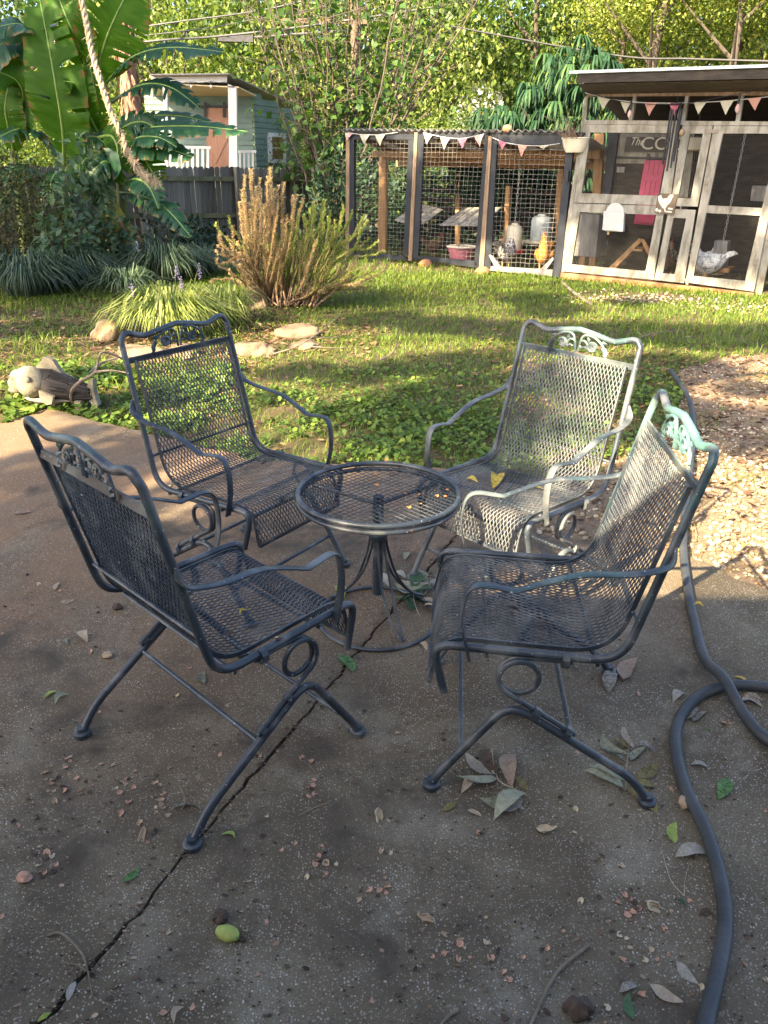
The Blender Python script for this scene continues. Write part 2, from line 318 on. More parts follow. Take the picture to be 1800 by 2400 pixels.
P = P[RNG.random(len(P)) < np.clip(.95-(P[:, 1]-4.7)*.5, 0, 1)*np.clip(.6+patchy(P, 1.8)*1.3, 0, 1)]
discs(P, RNG.uniform(-.02, .035, len(P)), RNG.uniform(.006, .019, len(P)), 'clover_cover', M_CLOV)
n = 5000; P = np.stack([RNG.uniform(-3.2, -1.2, n), RNG.uniform(4.6, 6.2, n)], 1); P = P[~in_patio(P)]; P = P[patchy(P, 3) > .0]
discs(P, RNG.uniform(-.02, .05, len(P)), RNG.uniform(.010, .028, len(P)), 'creeping_weed_leaves', M_CLOV)
M_LITT = M('leaf_litter', [(.15, (.055, .03, .018)), (.5, (.16, .085, .045)), (.8, (.27, .16, .09)), (1, (.33, .25, .16))], scale=3, rough=.8, attr=.85, trans=.1)
n = 6500; P = np.concatenate([np.stack([RNG.uniform(-4.5, -1.0, n), RNG.uniform(4.9, 10, n)], 1), np.stack([RNG.uniform(-1.6, -.1, 1200), RNG.normal(7.6, .5, 1200)], 1), np.stack([RNG.uniform(-1, 3.4, 1300), RNG.uniform(4, 9, 1300)], 1), np.stack([RNG.uniform(.9, 3.6, 3200), RNG.uniform(2.9, 6.9, 3200)**1.0 + RNG.uniform(0, .9, 3200)], 1)]); P = P[~in_patio(P)]
discs(P, RNG.uniform(-.026, .0, len(P)), RNG.uniform(.008, .032, len(P)), 'bark_mulch_litter', M_LITT, 5, .4, asp=.45)
# ------------------------------------------------------------------ the photographer's house behind the camera (casts the straight shade line)
M_WHITE = M('weathered_white_paint', [(.3, (.50, .49, .44)), (.55, (.66, .66, .61)), (.75, (.72, .72, .68))], scale=5, rough=.65, stretch=(1, 1, 1), bump=.15, bscale=30)
H = thing('house', 'pale house whose eave overhangs the patio behind the camera', 'house', (0, -2.2, 0))
m = MB(); m.box((0, -.3, 1.55), (15, .2, 3.1)); m.make('wall', M_WHITE, H)
m = MB(); m.add([(-7.5, 1.4, 3.14), (7.5, 1.4, 3.14), (7.5, -3.6, 5.4), (-7.5, -3.6, 5.4), (-7.5, 1.4, 3.24), (7.5, 1.4, 3.24), (7.5, -3.6, 5.5), (-7.5, -3.6, 5.5)], [(0,3,2,1),(4,5,6,7),(0,1,5,4),(1,2,6,5),(2,3,7,6),(3,0,4,7)]); m.make('roof', flat('shingle', (.06, .055, .05)), H)
# ------------------------------------------------------------------ picket fence
M_FENCE = M('weathered_fence', [(.28, (.050, .045, .032)), (.5, (.13, .12, .095)), (.72, (.215, .20, .165))], scale=3.0, detail=8, rough=.9, stretch=(7, 7, .7), bump=.5, bscale=9, obj_rand=.35)
M_RAIL = M('mossy_rail', [(.3, (.07, .075, .035)), (.7, (.17, .165, .09))], scale=6, rough=.9, bump=.4)
FP = Plane(G(270, 585), G(760, 545)); FN = thing('picket_fence', 'weathered grey dog-eared picket fence behind the banana plants and rosemary', 'fence', FP.o)
FO = FP.o
pm = []
for k in range(5):
    m = MB(); h = 1.0; w = .064
    g = np.random.default_rng(k); e = g.uniform(.018, .028)
    m.add([(-w, 0, 0), (w, 0, 0), (w, 0, h-.02), (w-e, 0, h), (-w+e, 0, h), (-w, 0, h-.02), (-w, .018, 0), (w, .018, 0), (w, .018, h-.02), (w-e, .018, h), (-w+e, .018, h), (-w, .018, h-.02)],
          [(0,1,2,3,4,5), (11,10,9,8,7,6)] + [(i, 6+i, 6+(i+1) % 6, (i+1) % 6) for i in range(6)]); pm.append(m)
protos = []
ang = math.atan2(FP.u[1], FP.u[0]); u0, u1 = FP.pix(-140, 480)[0], FP.pix(812, 480)[0]; i = 0; u = u0
ta, tb_ = FP.pix(270, 386), FP.pix(760, 390)
while u < u1:
    top = ta[1] + (tb_[1]-ta[1])*(u-ta[0])/(tb_[0]-ta[0]) + RNG.normal(0, .015)
    if i < 5: o = pm[i].make('picket', M_FENCE, FN); protos.append(o)
    else: o = protos[i % 5].copy(); link(o, FN)
    o.location = tuple(FP.P(u, -.03, RNG.normal(0, .004)) - FO); o.scale = (1 + RNG.normal(0, .03), 1, top); o.rotation_euler = (0, RNG.normal(0, .006), ang); u += .141; i += 1
for pxa, pxb in (((270, 417), (760, 421)), ((270, 507), (760, 503))):
    a, b = FP.pix(*pxa, .04), FP.pix(*pxb, .04); sl = (b[1]-a[1])/(b[0]-a[0]); m = MB()
    m.prism(FP, [(u0, a[1]+sl*(u0-a[0])-.045), (u1, a[1]+sl*(u1-a[0])-.045), (u1, a[1]+sl*(u1-a[0])+.045), (u0, a[1]+sl*(u0-a[0])+.045)], .012, .05); m.v = [v - FO for v in m.v]; m.make('fence_rail', M_RAIL, FN)
for px_ in (170, 331, 559, 738):
    uu = FP.pix(px_, 480, .09)[0]; m = MB(); m.prism(FP, [(uu-.05, -.03), (uu+.05, -.03), (uu+.05, 1.48), (uu-.05, 1.48)], .052, .14); m.v = [v - FO for v in m.v]; m.make('fence_post', M_FENCE, FN)
# ------------------------------------------------------------------ green shed behind the fence
M_GREEN = M('sage_green_paint', [(.3, (.085, .130, .108)), (.7, (.125, .185, .152))], scale=3, rough=.6)
M_TRIM = flat('white_trim', (.52, .515, .49), .55, vary=.08)
M_CEIL = flat('cream_porch_ceiling', (.58, .47, .27), .6, vary=.06)
M_DOOR = M('varnished_pine', [(.3, (.27, .13, .075)), (.7, (.40, .21, .13))], scale=3, stretch=(8, 8, .7), rough=.55)
M_BLK = flat('black_iron', (.018, .018, .02), .5); M_ROOFM = flat('grey_metal_roof', (.26, .25, .23), .5)
YF, YB = 24.0, 25.3
c0 = AT(548, 391, YF); fl = AT(355, 391, YF); b0 = AT(600, 391, YB); b1 = AT(702, 391, 27.6)
PF = Plane(fl, c0); PBk = Plane((AT(330, 391, YB)[0], YB), (b0[0], YB)); PS = Plane(b0, b1)
SH = thing('garden_shed', 'sage green playhouse shed with a cream porch ceiling behind the fence', 'shed', (c0[0], YF, 0)); SHO = np.array([c0[0], YF, 0])
def sh(pl, name, pxs, w0, w1, mt, parent=None, wp=None):
    mb = MB(); mb.prism(pl, [pl.pix(x, y, w1 if wp is None else wp) for x, y in pxs], w0, w1); mb.v = [v - SHO for v in mb.v]; return mb.make(name, mt, SH if parent is None else parent)
def boards(pl, x0, x1, ytop, ybot, step, mt, name='siding_board'):
    ua, va = pl.pix(x0, ytop); ub, vb = pl.pix(x1, ybot); v = vb
    n = int((va-vb)/step)
    for k in range(n):
        mb = MB(); z0 = v + k*step; mb.add([pl.P(ua, z0, .028), pl.P(ub, z0, .028), pl.P(ub, z0+step+.01, .008), pl.P(ua, z0+step+.01, .008), pl.P(ua, z0, 0), pl.P(ub, z0, 0), pl.P(ub, z0+step+.01, 0), pl.P(ua, z0+step+.01, 0)], [(0,1,2,3),(7,6,5,4),(0,4,5,1),(1,5,6,2),(2,6,7,3),(3,7,4,0)])
        mb.v = [q - SHO for q in mb.v]; mb.make(name, mt, SH)
boards(PBk, 335, 599, 200, 430, .15, M_GREEN)
# side wall: boards cut by the sloping roof
ua, ub = PS.pix(600, 391)[0], PS.pix(702, 391)[0]; vt0, vt1 = PS.pix(602, 212)[1], PS.pix(700, 262)[1]; k = 0; z0 = -.3
while z0 < vt0:
    t = min(1., max(0., (vt0 - z0 - .15)/(vt0-vt1))); ue = ua + (ub-ua)*t
    if ue - ua > .1:
        mb = MB(); mb.add([PS.P(ua, z0, .028), PS.P(ue, z0, .028), PS.P(ue, z0+.16, .008), PS.P(ua, z0+.16, .008), PS.P(ua, z0, -.02), PS.P(ue, z0, -.02), PS.P(ue, z0+.16, -.02), PS.P(ua, z0+.16, -.02)], [(0,1,2,3),(7,6,5,4),(0,4,5,1),(1,5,6,2),(2,6,7,3),(3,7,4,0)]); mb.v = [q - SHO for q in mb.v]; mb.make('siding_board', M_GREEN, SH)
    z0 += .15
sh(PS, 'corner_board', [(697, 258), (703, 262), (707, 420), (701, 420)], .0, .05, M_GREEN)
wn = sh(PS, 'window_frame', [(630, 311), (671, 313), (671, 383), (631, 382)], .02, .07, M_TRIM)
M_PANE = M('dark_window_glass', [(.3, (.10, .055, .03)), (.7, (.17, .10, .06))], scale=4, rough=.15, spec=.6); sh(PS, 'window_pane', [(638, 320), (664, 322), (664, 374), (639, 373)], .06, .075, M_PANE, wn)
sh(PS, 'window_muntin', [(638, 345.5), (664, 347), (664, 348.5), (638, 347.5)], .07, .085, M_TRIM, wn)
sh(PF, 'porch_fascia', [(354, 180), (532, 177), (532, 193), (354, 194)], -.05, .0, M_TRIM)
mb = MB(); e0, e1 = PF.pix(354, 194), PF.pix(556, 205); ql = AT(354, 196, YF); qr = AT(560, 206, YF); bl = AT(360, 225, YB); br = AT(601, 226, YB)
mb.add(np.array([ql, qr, br, bl, ql+[0, 0, .03], qr+[0, 0, .03], br+[0, 0, .03], bl+[0, 0, .03]]) - SHO, [(0,1,2,3),(7,6,5,4),(0,4,5,1),(1,5,6,2),(2,6,7,3),(3,7,4,0)]); mb.make('porch_ceiling', M_CEIL, SH)
rl = AT(350, 176, YF-.2); rr = AT(537, 174, YF-.2); rb = AT(708, 256, 27.9); rbl = rb + (rl-rr)
mb = MB(); rp = np.array([rl, rr, rb, rbl]); mb.add(np.concatenate([rp, rp + [0, 0, .03]]) - SHO, [(0,3,2,1),(4,5,6,7),(0,1,5,4),(1,2,6,5),(2,3,7,6),(3,0,4,7)]); mb.make('roof', M_ROOFM, SH)
sh(PF, 'porch_column', [(534, 196), (554, 206), (556, 400), (537, 400)], -.16, .0, M_TRIM)
sh(PF, 'porch_column', [(381, 196), (392, 196), (394, 400), (384, 400)], -.12, .0, M_TRIM)
dr = sh(PBk, 'barn_door', [(483, 250), (534, 250), (537, 430), (485, 430)], .05, .09, M_DOOR); sh(PBk, 'door_rail', [(461, 247), (534, 248), (534, 253), (461, 252)], .09, .12, M_BLK, dr)
for x in (481, 525): sh(PBk, 'door_hanger', [(x-3, 239), (x+3, 239), (x+3, 275), (x-3, 275)], .121, .14, M_BLK, dr)
sh(PBk, 'door_brace', [(532, 320), (535, 324), (505, 385), (501, 382)], .091, .11, M_DOOR, dr)
for k in range(9): sh(PF, 'baluster', [(388+k*12, 347), (394+k*12, 347), (394+k*12, 410), (388+k*12, 410)], -.08, -.04, M_TRIM)
sh(PF, 'railing', [(384, 341), (494, 343), (494, 349), (384, 347)], -.1, -.02, M_TRIM); sh(PF, 'railing', [(384, 404), (494, 404), (494, 410), (384, 410)], -.1, -.02, M_TRIM)
for k in range(4): sh(PF, 'baluster', [(560+k*10, 357), (565+k*10, 357), (565+k*10, 410), (560+k*10, 410)], -.5, -.46, M_TRIM)
sh(PF, 'railing', [(556, 352), (600, 352), (600, 358), (556, 358)], -.52, -.44, M_TRIM)
sh(PF, 'shed_floor', [(352, 408), (720, 408), (720, 440), (352, 440)], -2.5, .02, M_FENCE)
SL = thing('string_light', 'string of clear bulbs strung along the white porch fascia of the green shed', 'string lights', tuple(AT(354, 188, YF-.05)))
pts = spline([AT(x, y, YF-.06) for x, y in ((354, 187), (380, 192), (401, 191), (425, 195), (447, 191), (470, 195), (494, 191), (515, 194), (532, 189))], 4); mb = MB(); mb.tube(pts - np.array(SL.location), .006, 5); mb.make('wire', M_BLK, SL)
M_BULB = flat('clear_bulb', (.75, .72, .62), .15, spec=.8)
for x, y in ((401, 192), (447, 192), (494, 192)):
    p = AT(x, y, YF-.08) - np.array(SL.location); mb = MB(); mb.lathe([(.012, 0), (.018, -.01), (.018, -.06), (.012, -.07)], p, 8); s_ = mb.make('socket', M_BLK, SL); mb = MB(); mb.lathe([(.01, -.07), (.03, -.10), (.028, -.13), (.008, -.155)], p, 10); mb.make('bulb', M_BULB, s_, True)
# white gabled house far behind
WH = thing('white_house', 'white gabled house far behind the pen, seen through the leaves', 'house', AT(1130, 391, 36)*[1, 1, 0]); q = np.array(WH.location)
def at36(x, y): return AT(x, y, 36)
mb = MB(); pg = [at36(1075, 410), at36(1180, 410), at36(1180, 225), at36(1128, 182), at36(1078, 225)]; mb.add(np.concatenate([np.array(pg)-q, np.array(pg)-q+[0, 7, 0]]), [(0,1,2,3,4),(9,8,7,6,5)]+[(i, 5+i, 5+(i+1) % 5, (i+1) % 5) for i in range(5)]); mb.make('wall', flat('bright_white_siding', (.8, .8, .78), .6, vary=.04), WH)
for a_, b_ in ((at36(1128, 180), at36(1186, 229)), (at36(1128, 180), at36(1070, 229))):
    mb = MB(); mb.add(np.array([a_, b_, b_+[0, 7.3, 0], a_+[0, 7.3, 0], a_+[0, -.3, .1], b_+[0, -.3, .1], b_+[0, 7.3, .1], a_+[0, 7.3, .1]])-q, [(0,1,2,3),(7,6,5,4),(0,4,5,1),(1,5,6,2),(2,6,7,3),(3,7,4,0)]); mb.make('roof', M_ROOFM, WH)
mb = MB(); w_ = [at36(1112, 262), at36(1140, 262), at36(1140, 300), at36(1112, 300)]; mb.add(np.concatenate([np.array(w_)-q-[0, .05, 0], np.array(w_)-q]), [(0,1,2,3),(0,4,5,1),(1,5,6,2),(2,6,7,3),(3,7,4,0)]); mb.make('window', M_PANE, WH)
# utility pole with cables and street lamp
UP = thing('utility_pole', 'grey-brown utility pole with crossarm and street lamp above the shed roof', 'utility pole', AT(832, 391, 31)*[1, 1, 0]); q = np.array(UP.location)
M_POLE = flat('pole_wood', (.12, .085, .06), .9)
mb = MB(); mb.tube([(0, 0, -.05), (0, 0, 12)], .15, 12); mb.make('pole', M_POLE, UP, True)
mb = MB(); mb.box(AT(760, 50, 31)-q, (3.0, .12, .14)); mb.make('crossarm', M_POLE, UP)
mb = MB(); mb.tube([AT(832, 70, 31)-q, AT(640, 84, 31)-q, AT(560, 90, 31)-q], .035, 6); ar = mb.make('lamp_arm', flat('galvanised', (.09, .09, .095), .7), UP)
mb = MB(); c_ = AT(553, 92, 31)-q; mb.add(np.array([(-.62,-.14,-.08),(.62,-.14,-.1),(.62,.14,-.1),(-.62,.14,-.08),(-.58,-.1,.10),(.62,-.08,.12),(.62,.08,.12),(-.58,.1,.10)])+c_, [(0,3,2,1),(4,5,6,7),(0,1,5,4),(1,2,6,5),(2,3,7,6),(3,0,4,7)]); mb.make('lamp_head', flat('lamp_grey', (.05, .05, .055), .85, spec=.1), ar)
M_CABLE = flat('grey_cable', (.13, .13, .125), .6); M_CABLEK = flat('black_cable', (.03, .03, .03), .6)
def cable(label, P, r, mt): o = MB(); o.tube(spline(P, 8), r, 5); return props(o.make('overhead_cable', mt), label, 'cable')
cable('upper grey overhead cable passing behind the banana leaves', [AT(-60, 130, 27), AT(340, 62, 28), AT(600, 26, 29.5), AT(832, -20, 31), AT(1500, -130, 36)], .025, M_CABLE)
cable('lower thicker grey overhead cable running to the street lamp', [AT(-60, 150, 27), AT(340, 98, 28), AT(520, 84, 29.5), AT(832, 45, 31), AT(1500, -60, 36)], .035, M_CABLE)
cable('thin overhead cable between the two thicker ones above the shed', [AT(-60, 120, 27), AT(420, 74, 28.5), AT(600, 45, 29.7), AT(832, 5, 31), AT(1500, -90, 36)], .014, M_CABLE)
cable('black cable sagging above the coop roof at upper right', [AT(1050, 60, 24), AT(1430, 128, 20), AT(1620, 138, 18.5), AT(1860, 145, 17)], .022, M_CABLEK)
# ------------------------------------------------------------------ vegetation
def leaf_quads(c, d, n, L, Wd, fold=.18, droop=.0):
    """leaves as two folded quads: c base (n,3), d direction, n side-normal, L length, Wd width"""
    s = np.cross(d, n); s /= np.linalg.norm(s, axis=1)[:, None] + 1e-9; n = np.cross(s, d); L = L[:, None]; Wd = Wd[:, None]
    mid = c + d*L*.5 + n*L*.04; tip = c + d*L - n*L*droop
    a = c + d*L*.42 + s*Wd*.5 + n*Wd*fold; b = c + d*L*.42 - s*Wd*.5 + n*Wd*fold
    X = np.stack([c, a, tip, b], 1).reshape(-1, 3); k = (np.arange(len(c))*4)[:, None]
    return X, np.concatenate([k+[0, 1, 2], k+[0, 2, 3]])
def rdir(n, up=0.0): d = RNG.normal(size=(n, 3)); d[:, 2] += up; return d/np.linalg.norm(d, axis=1)[:, None]
def leafmat(name, lo, mid, hi, trans=.42, rough=.5, attr=.75, scale=1.2, spec=.35, tcol=(1.1, 1.1, .6)):
    return M(name, [(.08, lo), (.5, mid), (.95, hi)], scale=scale, rough=rough, attr=attr, trans=trans, spec=spec, tcol=tcol)
M_LF_Y = leafmat('sunny_leaf', (.035, .075, .016), (.145, .215, .042), (.38, .42, .12), .5)
M_LF_G = leafmat('green_leaf', (.022, .052, .014), (.062, .118, .024), (.16, .23, .045), .45)
M_LF_YY = leafmat('yellowing_leaf', (.05, .095, .020), (.20, .26, .045), (.44, .46, .12), .5)
M_LF_D = leafmat('dark_leaf', (.012, .030, .014), (.026, .058, .028), (.05, .10, .045), .25)
M_BARK = M('bark', [(.3, (.040, .030, .022)), (.7, (.11, .088, .066))], scale=5, rough=.95, stretch=(4, 4, .6), bump=.8, bscale=14)
LV_X = 0; M_BARK2 = M('pale_stem', [(.3, (.10, .08, .058)), (.7, (.22, .185, .14))], scale=5, rough=.9, stretch=(4, 4, .6), bump=.4, bscale=20)
def crown_cloud(ncl, nper, R, clump, leaf, seed, hollow=.55):
    """unit crown: leaf clumps spread in an ellipsoid with gaps between"""
    g = np.random.default_rng(seed); d = g.normal(size=(ncl, 3)); d /= np.linalg.norm(d, axis=1)[:, None]
    rr = hollow + (1-hollow)*g.random(ncl)**.6; cc = d*rr[:, None]*np.array(R); tone = np.clip(.46 + .30*g.normal(size=ncl) , 0, 1)
    P = np.repeat(cc, nper, 0) + g.normal(size=(ncl*nper, 3))*np.array(clump)*np.repeat(.6+.8*g.random(ncl), nper)[:, None]
    n = len(P); dr = g.normal(size=(n, 3)); dr[:, 2] -= .5; dr /= np.linalg.norm(dr, axis=1)[:, None]; nm = g.normal(size=(n, 3)); nm[:, 2] += 1.2
    X, F = leaf_quads(P, dr, nm, leaf*g.uniform(.7, 1.35, n), leaf*.62*g.uniform(.7, 1.3, n))
    return X, F, np.repeat(np.clip(np.repeat(tone, nper) + g.normal(0, .16, n), 0, 1), 4)
CRN = [crown_cloud(210, 46, (1, 1, .95), (.13, .13, .10), .044, 20+k) for k in range(4)]
CROWN_ME = {}
def crown(k, mt, parent, loc, sc):
    key = (k, mt.name)
    if key not in CROWN_ME: o = fast_mesh('crown', CRN[k][0], CRN[k][1], mt, parent, CRN[k][2]); CROWN_ME[key] = o.data
    else: o = link(bpy.data.objects.new('crown', CROWN_ME[key]), parent)
    o.location = loc; o.scale = sc if hasattr(sc, '__len__') else (sc,)*3; o.rotation_euler = (0, 0, RNG.uniform(0, 6.28)); return o
def trunk_mesh(h, r, seed, limbs=5, spread=1.5):
    g = np.random.default_rng(seed); mb = MB(); p = spline(np.c_[g.normal(0, .12, 5).cumsum()*[0, 1, 1, 1, 1], g.normal(0, .12, 5).cumsum()*[0, 1, 1, 1, 1], np.linspace(-.1, h, 5)], 5)
    mb.tube(p, np.linspace(r, r*.35, len(p)), 9)
    for k in range(limbs):
        i = int(len(p)*(.45 + .5*k/limbs)); a = g.uniform(0, 6.28); q = p[min(i, len(p)-1)]; e = np.array([math.cos(a), math.sin(a), 0])
        mb.tube(spline([q, q+e*spread*.4+[0, 0, spread*.35], q+e*spread+[0, 0, spread*.9]], 4), np.linspace(r*.42, r*.1, 9), 6)
    return mb
def tree(label, x, y, h, R, mt, k, group=None, r=.2, cz=None, name='tree'):
    t = thing(name, label, 'tree', (x, y, 0), 0, group); trunk_mesh(h*.95, r, int(abs(x*17+y*7)), 6, R*.6).make('trunk', M_BARK, t, True)
    crown(k, mt, t, (0, 0, h if cz is None else cz), (R, R, R*1.15)); return t
# background wall of sunlit trees: pixel column, distance, crown centre height, radius, leaf material
BT = [(60, 36, 7, 5.0, M_LF_G, 'dark green tree behind the banana leaves at upper left'), (230, 42, 9, 6.0, M_LF_Y, 'pale sunlit tree between the banana leaves and the shaggy trunk'),
      (420, 34, 6.0, 4.2, M_LF_Y, 'bright yellow-green tree directly above the green shed roof'), (600, 36, 6.2, 4.4, M_LF_Y, 'bright leafy tree above the street lamp'),
      (760, 40, 7, 5.2, M_LF_G, 'green tree behind the many-stemmed shrub'), (930, 34, 6.4, 4.4, M_LF_Y, 'sunlit tree between the many-stemmed shrub and the white house'),
      (1090, 44, 9.5, 6.2, M_LF_Y, 'tall pale tree rising above the white house'), (1230, 36, 8.6, 4.6, M_LF_G, 'green tree behind the drooping evergreen'),
      (1370, 38, 7.2, 4.6, M_LF_G, 'mid-green tree above the left end of the coop roof'), (1520, 33, 6.6, 4.0, M_LF_YY, 'yellow-leaved tree above the middle of the coop roof'),
      (1690, 30, 6.4, 3.8, M_LF_YY, 'golden-yellow tree above the right end of the coop roof'), (1840, 34, 6.4, 4.6, M_LF_Y, 'yellow-green tree at the far right edge')]
for i, (px, y, cz, R, mt, lab) in enumerate(BT):
    p = AT(px, 391, y); tree(lab, p[0], y, cz*.92, R, mt, i % 4, 'sunlit trees beyond the yards', .22, cz*.86)
FARL = ['left of the frame', 'behind the banana leaves', 'behind the shaggy trunk', 'behind the shed roof', 'behind the utility pole', 'behind the many-stemmed shrub', 'left of the white house', 'right of the white house', 'behind the drooping evergreen', 'behind the left of the coop roof', 'behind the middle of the coop roof', 'behind the right of the coop roof', 'beyond the right edge', 'far beyond the right edge', 'beyond the left edge behind the boxwood', 'deep behind the shed', 'deep behind the white house', 'deep behind the coop roof', 'deep behind the shaggy trunk']
BUSL = ['behind the shaggy trunk', 'behind the shed porch', 'right of the utility pole', 'behind the first run panel', 'behind the second run panel', 'in front of the white house', 'behind the third run panel', 'behind the drooping evergreen', 'behind the left end of the coop', 'behind the coop sign', 'behind the big coop door', 'behind the right end of the coop', 'behind the left banana plant', 'behind the right banana plant', 'behind the left edge of the boxwood', 'right of the shed window', 'behind the shed corner']
for i, (px, y) in enumerate(((-250, 40), (130, 52), (350, 54), (540, 50), (700, 56), (880, 52), (1020, 56), (1180, 54), (1330, 52), (1480, 50), (1640, 48), (1780, 50), (2000, 44), (2200, 40), (-450, 34), (600, 62), (980, 64), (1400, 62), (260, 62))):
    p = AT(px, 391, y); tree('tall tree in the far row, ' + FARL[i], p[0], y, 6.5, (6.2, 5.0, 5.6)[i % 3], (M_LF_D, M_LF_G, M_LF_G)[i % 3], (i+1) % 4, 'far row of trees', .25, (6.2, 4.4, 5.4)[i % 3])
for i, (px, y, R) in enumerate(((300, 30, 2.4), (470, 31, 2.3), (760, 27, 2.2), (860, 29, 2.4), (960, 27, 2.2), (1060, 29, 2.2), (1180, 26, 2.3), (1290, 25, 2.1), (1420, 24, 2.2), (1560, 23, 2.2), (1700, 22, 2.3), (1850, 22, 2.4), (90, 25, 2.4), (190, 27, 2.2), (-60, 24, 2.5), (690, 31, 2.2), (585, 33, 2.4))):
    p = AT(px, 391, y); t = thing('bush', 'leafy understory bush below the sunlit trees, ' + BUSL[i], 'bush', (p[0], y, 0), 0, 'understory bushes behind the fence and pen'); crown(i % 4, (M_LF_G, M_LF_Y, M_LF_Y)[i % 3], t, (0, 0, R*.62), (R, R, R*.78))
    mb = MB(); [mb.tube(spline([(0, 0, 0), (.3*math.cos(a), .3*math.sin(a), R*.5), (.8*math.cos(a), .8*math.sin(a), R*1.1)], 4), np.linspace(.05, .015, 9), 5) for a in (0, 2, 4)]; mb.make('stem', M_BARK, t)
# extra trunks and dark limbs of the yellow trees
for px, y, r in ((1505, 27, .2), (1655, 26, .16), (1735, 27, .17), (1450, 30, .13)):
    p = AT(px, 391, y); t = thing('tree', {1505: 'leaning dark trunk with forked limbs above the middle of the coop', 1655: 'slim trunk above the coop among yellow leaves', 1735: 'dark forked trunk near the upper right corner', 1450: 'thin grey trunk above the left part of the coop roof'}[px], 'tree', (p[0], y, 0))
    trunk_mesh(9, r, px, 8, 1.8).make('trunk', M_BARK, t, True); crown(px % 4, M_LF_YY, t, (0, 0, 7.4), (2.6, 2.6, 2.2))
# shaggy reddish trunk beside the shed
p = AT(325, 391, 20); t = thing('shaggy_tree', 'shaggy reddish-brown peeling trunk beside the green shed', 'tree', (p[0], 20, 0))
mb = MB(); mb.tube(spline([(0, 0, 0), (.05, 0, 1.5), (0, 0, 3.2), (-.05, 0, 5.4)], 5), np.linspace(.23, .17, 16), 12); M_SHAG = M('peeling_bark', [(.3, (.12, .055, .032)), (.7, (.36, .22, .15))], scale=5, rough=.95, stretch=(5, 5, .6), bump=.8, bscale=12); mb.make('trunk', M_SHAG, t, True)
n = 420; a = RNG.uniform(0, 2*pi, n); z = RNG.uniform(.3, 5.3, n); e = np.stack([np.cos(a), np.sin(a), 0*a], 1); c = e*(.20) + np.c_[0*z, 0*z, z]; d = e*.25 + np.array([0, 0, -1.]) + RNG.normal(0, .12, (n, 3)); d /= np.linalg.norm(d, axis=1)[:, None]
X, F = leaf_quads(c, d, e, RNG.uniform(.25, .6, n), RNG.uniform(.04, .09, n), .05); props(fast_mesh('peeling_strips', X, F, M_SHAG, t), kind='stuff'); crown(1, M_LF_Y, t, (-.2, .5, 7.6), (1.8, 1.8, 1.5))
# many-stemmed shrub behind the fence corner
base = AT(790, 391, 19.0); base[2] = 0; t = thing('fig_shrub', 'tall many-stemmed leafy shrub fanning out behind the pen and fence corner', 'shrub', base)
M_FIG = leafmat('broad_leaf', (.03, .075, .02), (.065, .14, .028), (.16, .23, .035), .45); mb = MB(); LC = []; LD = []; ns = 0
for k in range(38):
    a = RNG.uniform(-1, 1); dep = RNG.uniform(-.8, 1.0); top = RNG.uniform(4.8, 7.2)*(1-.12*abs(a)); x0 = RNG.uniform(-.8, .8)
    pts = spline([(x0*.55, dep*.3, 0), (x0*.7+a*.45, dep*.6, 1.3), (x0+a*1.4, dep, 3.0), (x0+a*2.7 + RNG.normal(0, .3), dep*1.6, top)], 7) + RNG.normal(0, .02, (22, 3)); r0 = RNG.uniform(.022, .055)
    mb = MB(); mb.tube(pts, np.linspace(r0, .008, len(pts)), 6)
    for j in range(9):
        i = RNG.integers(5, 21); q = pts[i]; tw = spline([q, q + np.array([RNG.normal(0, .35), RNG.normal(0, .2), .3]), q + np.array([RNG.normal(0, .6), RNG.normal(0, .3), RNG.uniform(.3, .9)])], 4); mb.tube(tw, np.linspace(.010, .004, len(tw)), 4)
        for s_ in range(RNG.integers(3, 8)): LC.append(tw[RNG.integers(2, len(tw))]); 
    mb.make('stem', M_BARK, t, True)
LC = np.array(LC); LC = LC + RNG.normal(0, .09, LC.shape); n = len(LC); d = rdir(n, -.5); nm = RNG.normal(size=(n, 3)); nm[:, 2] += 1.2
X, F = leaf_quads(LC, d, nm, RNG.uniform(.10, .24, n), RNG.uniform(.09, .22, n), .12); props(fast_mesh('leaves', X, F, M_FIG, t, np.repeat(RNG.beta(2, 2.5, n), 4)), kind='stuff')
# low dark growth at the fence corner under the shrub
def leafy_mass(name, label, cat, loc, R, mt, leaf, n, group=None, stems=5, hollow=.5, zs=1.0, seed=0, aspect=.6):
    t = thing(name, label, cat, loc, 0, group); g = np.random.default_rng(seed+int(abs(loc[0]*31+loc[1]*7))); d = g.normal(size=(n, 3)); d /= np.linalg.norm(d, axis=1)[:, None]; d[:, 2] = np.abs(d[:, 2])
    lump = 1 + .22*(np.sin(d[:, 0]*5+loc[0]) + np.sin(d[:, 1]*6+1) + np.sin(d[:, 2]*7+2))/2
    P = d*((hollow+(1-hollow)*g.random(n)**.5)*lump)[:, None]*np.array(R); dr = d*.6 + g.normal(size=(n, 3))*.7 + [0, 0, -.15]; dr /= np.linalg.norm(dr, axis=1)[:, None]; nm = d + g.normal(size=(n, 3))*.4 + [0, 0, .8]
    X, F = leaf_quads(P, dr, nm, leaf*g.uniform(.6, 1.4, n), leaf*aspect*g.uniform(.7, 1.3, n)); props(fast_mesh('foliage', X, F, mt, t, np.repeat(np.clip(g.beta(2, 2, n), 0, 1), 4)), kind='stuff')
    for k in range(stems):
        a = g.uniform(0, 6.28); q = np.array([math.cos(a)*R[0]*.6, math.sin(a)*R[1]*.6, R[2]*.85]); mb = MB(); mb.tube(spline([(0, 0, -.02), q*.4+[0, 0, .1], q], 4), np.linspace(.016, .005, 9), 5); mb.make('stem', M_BARK, t)
    return t
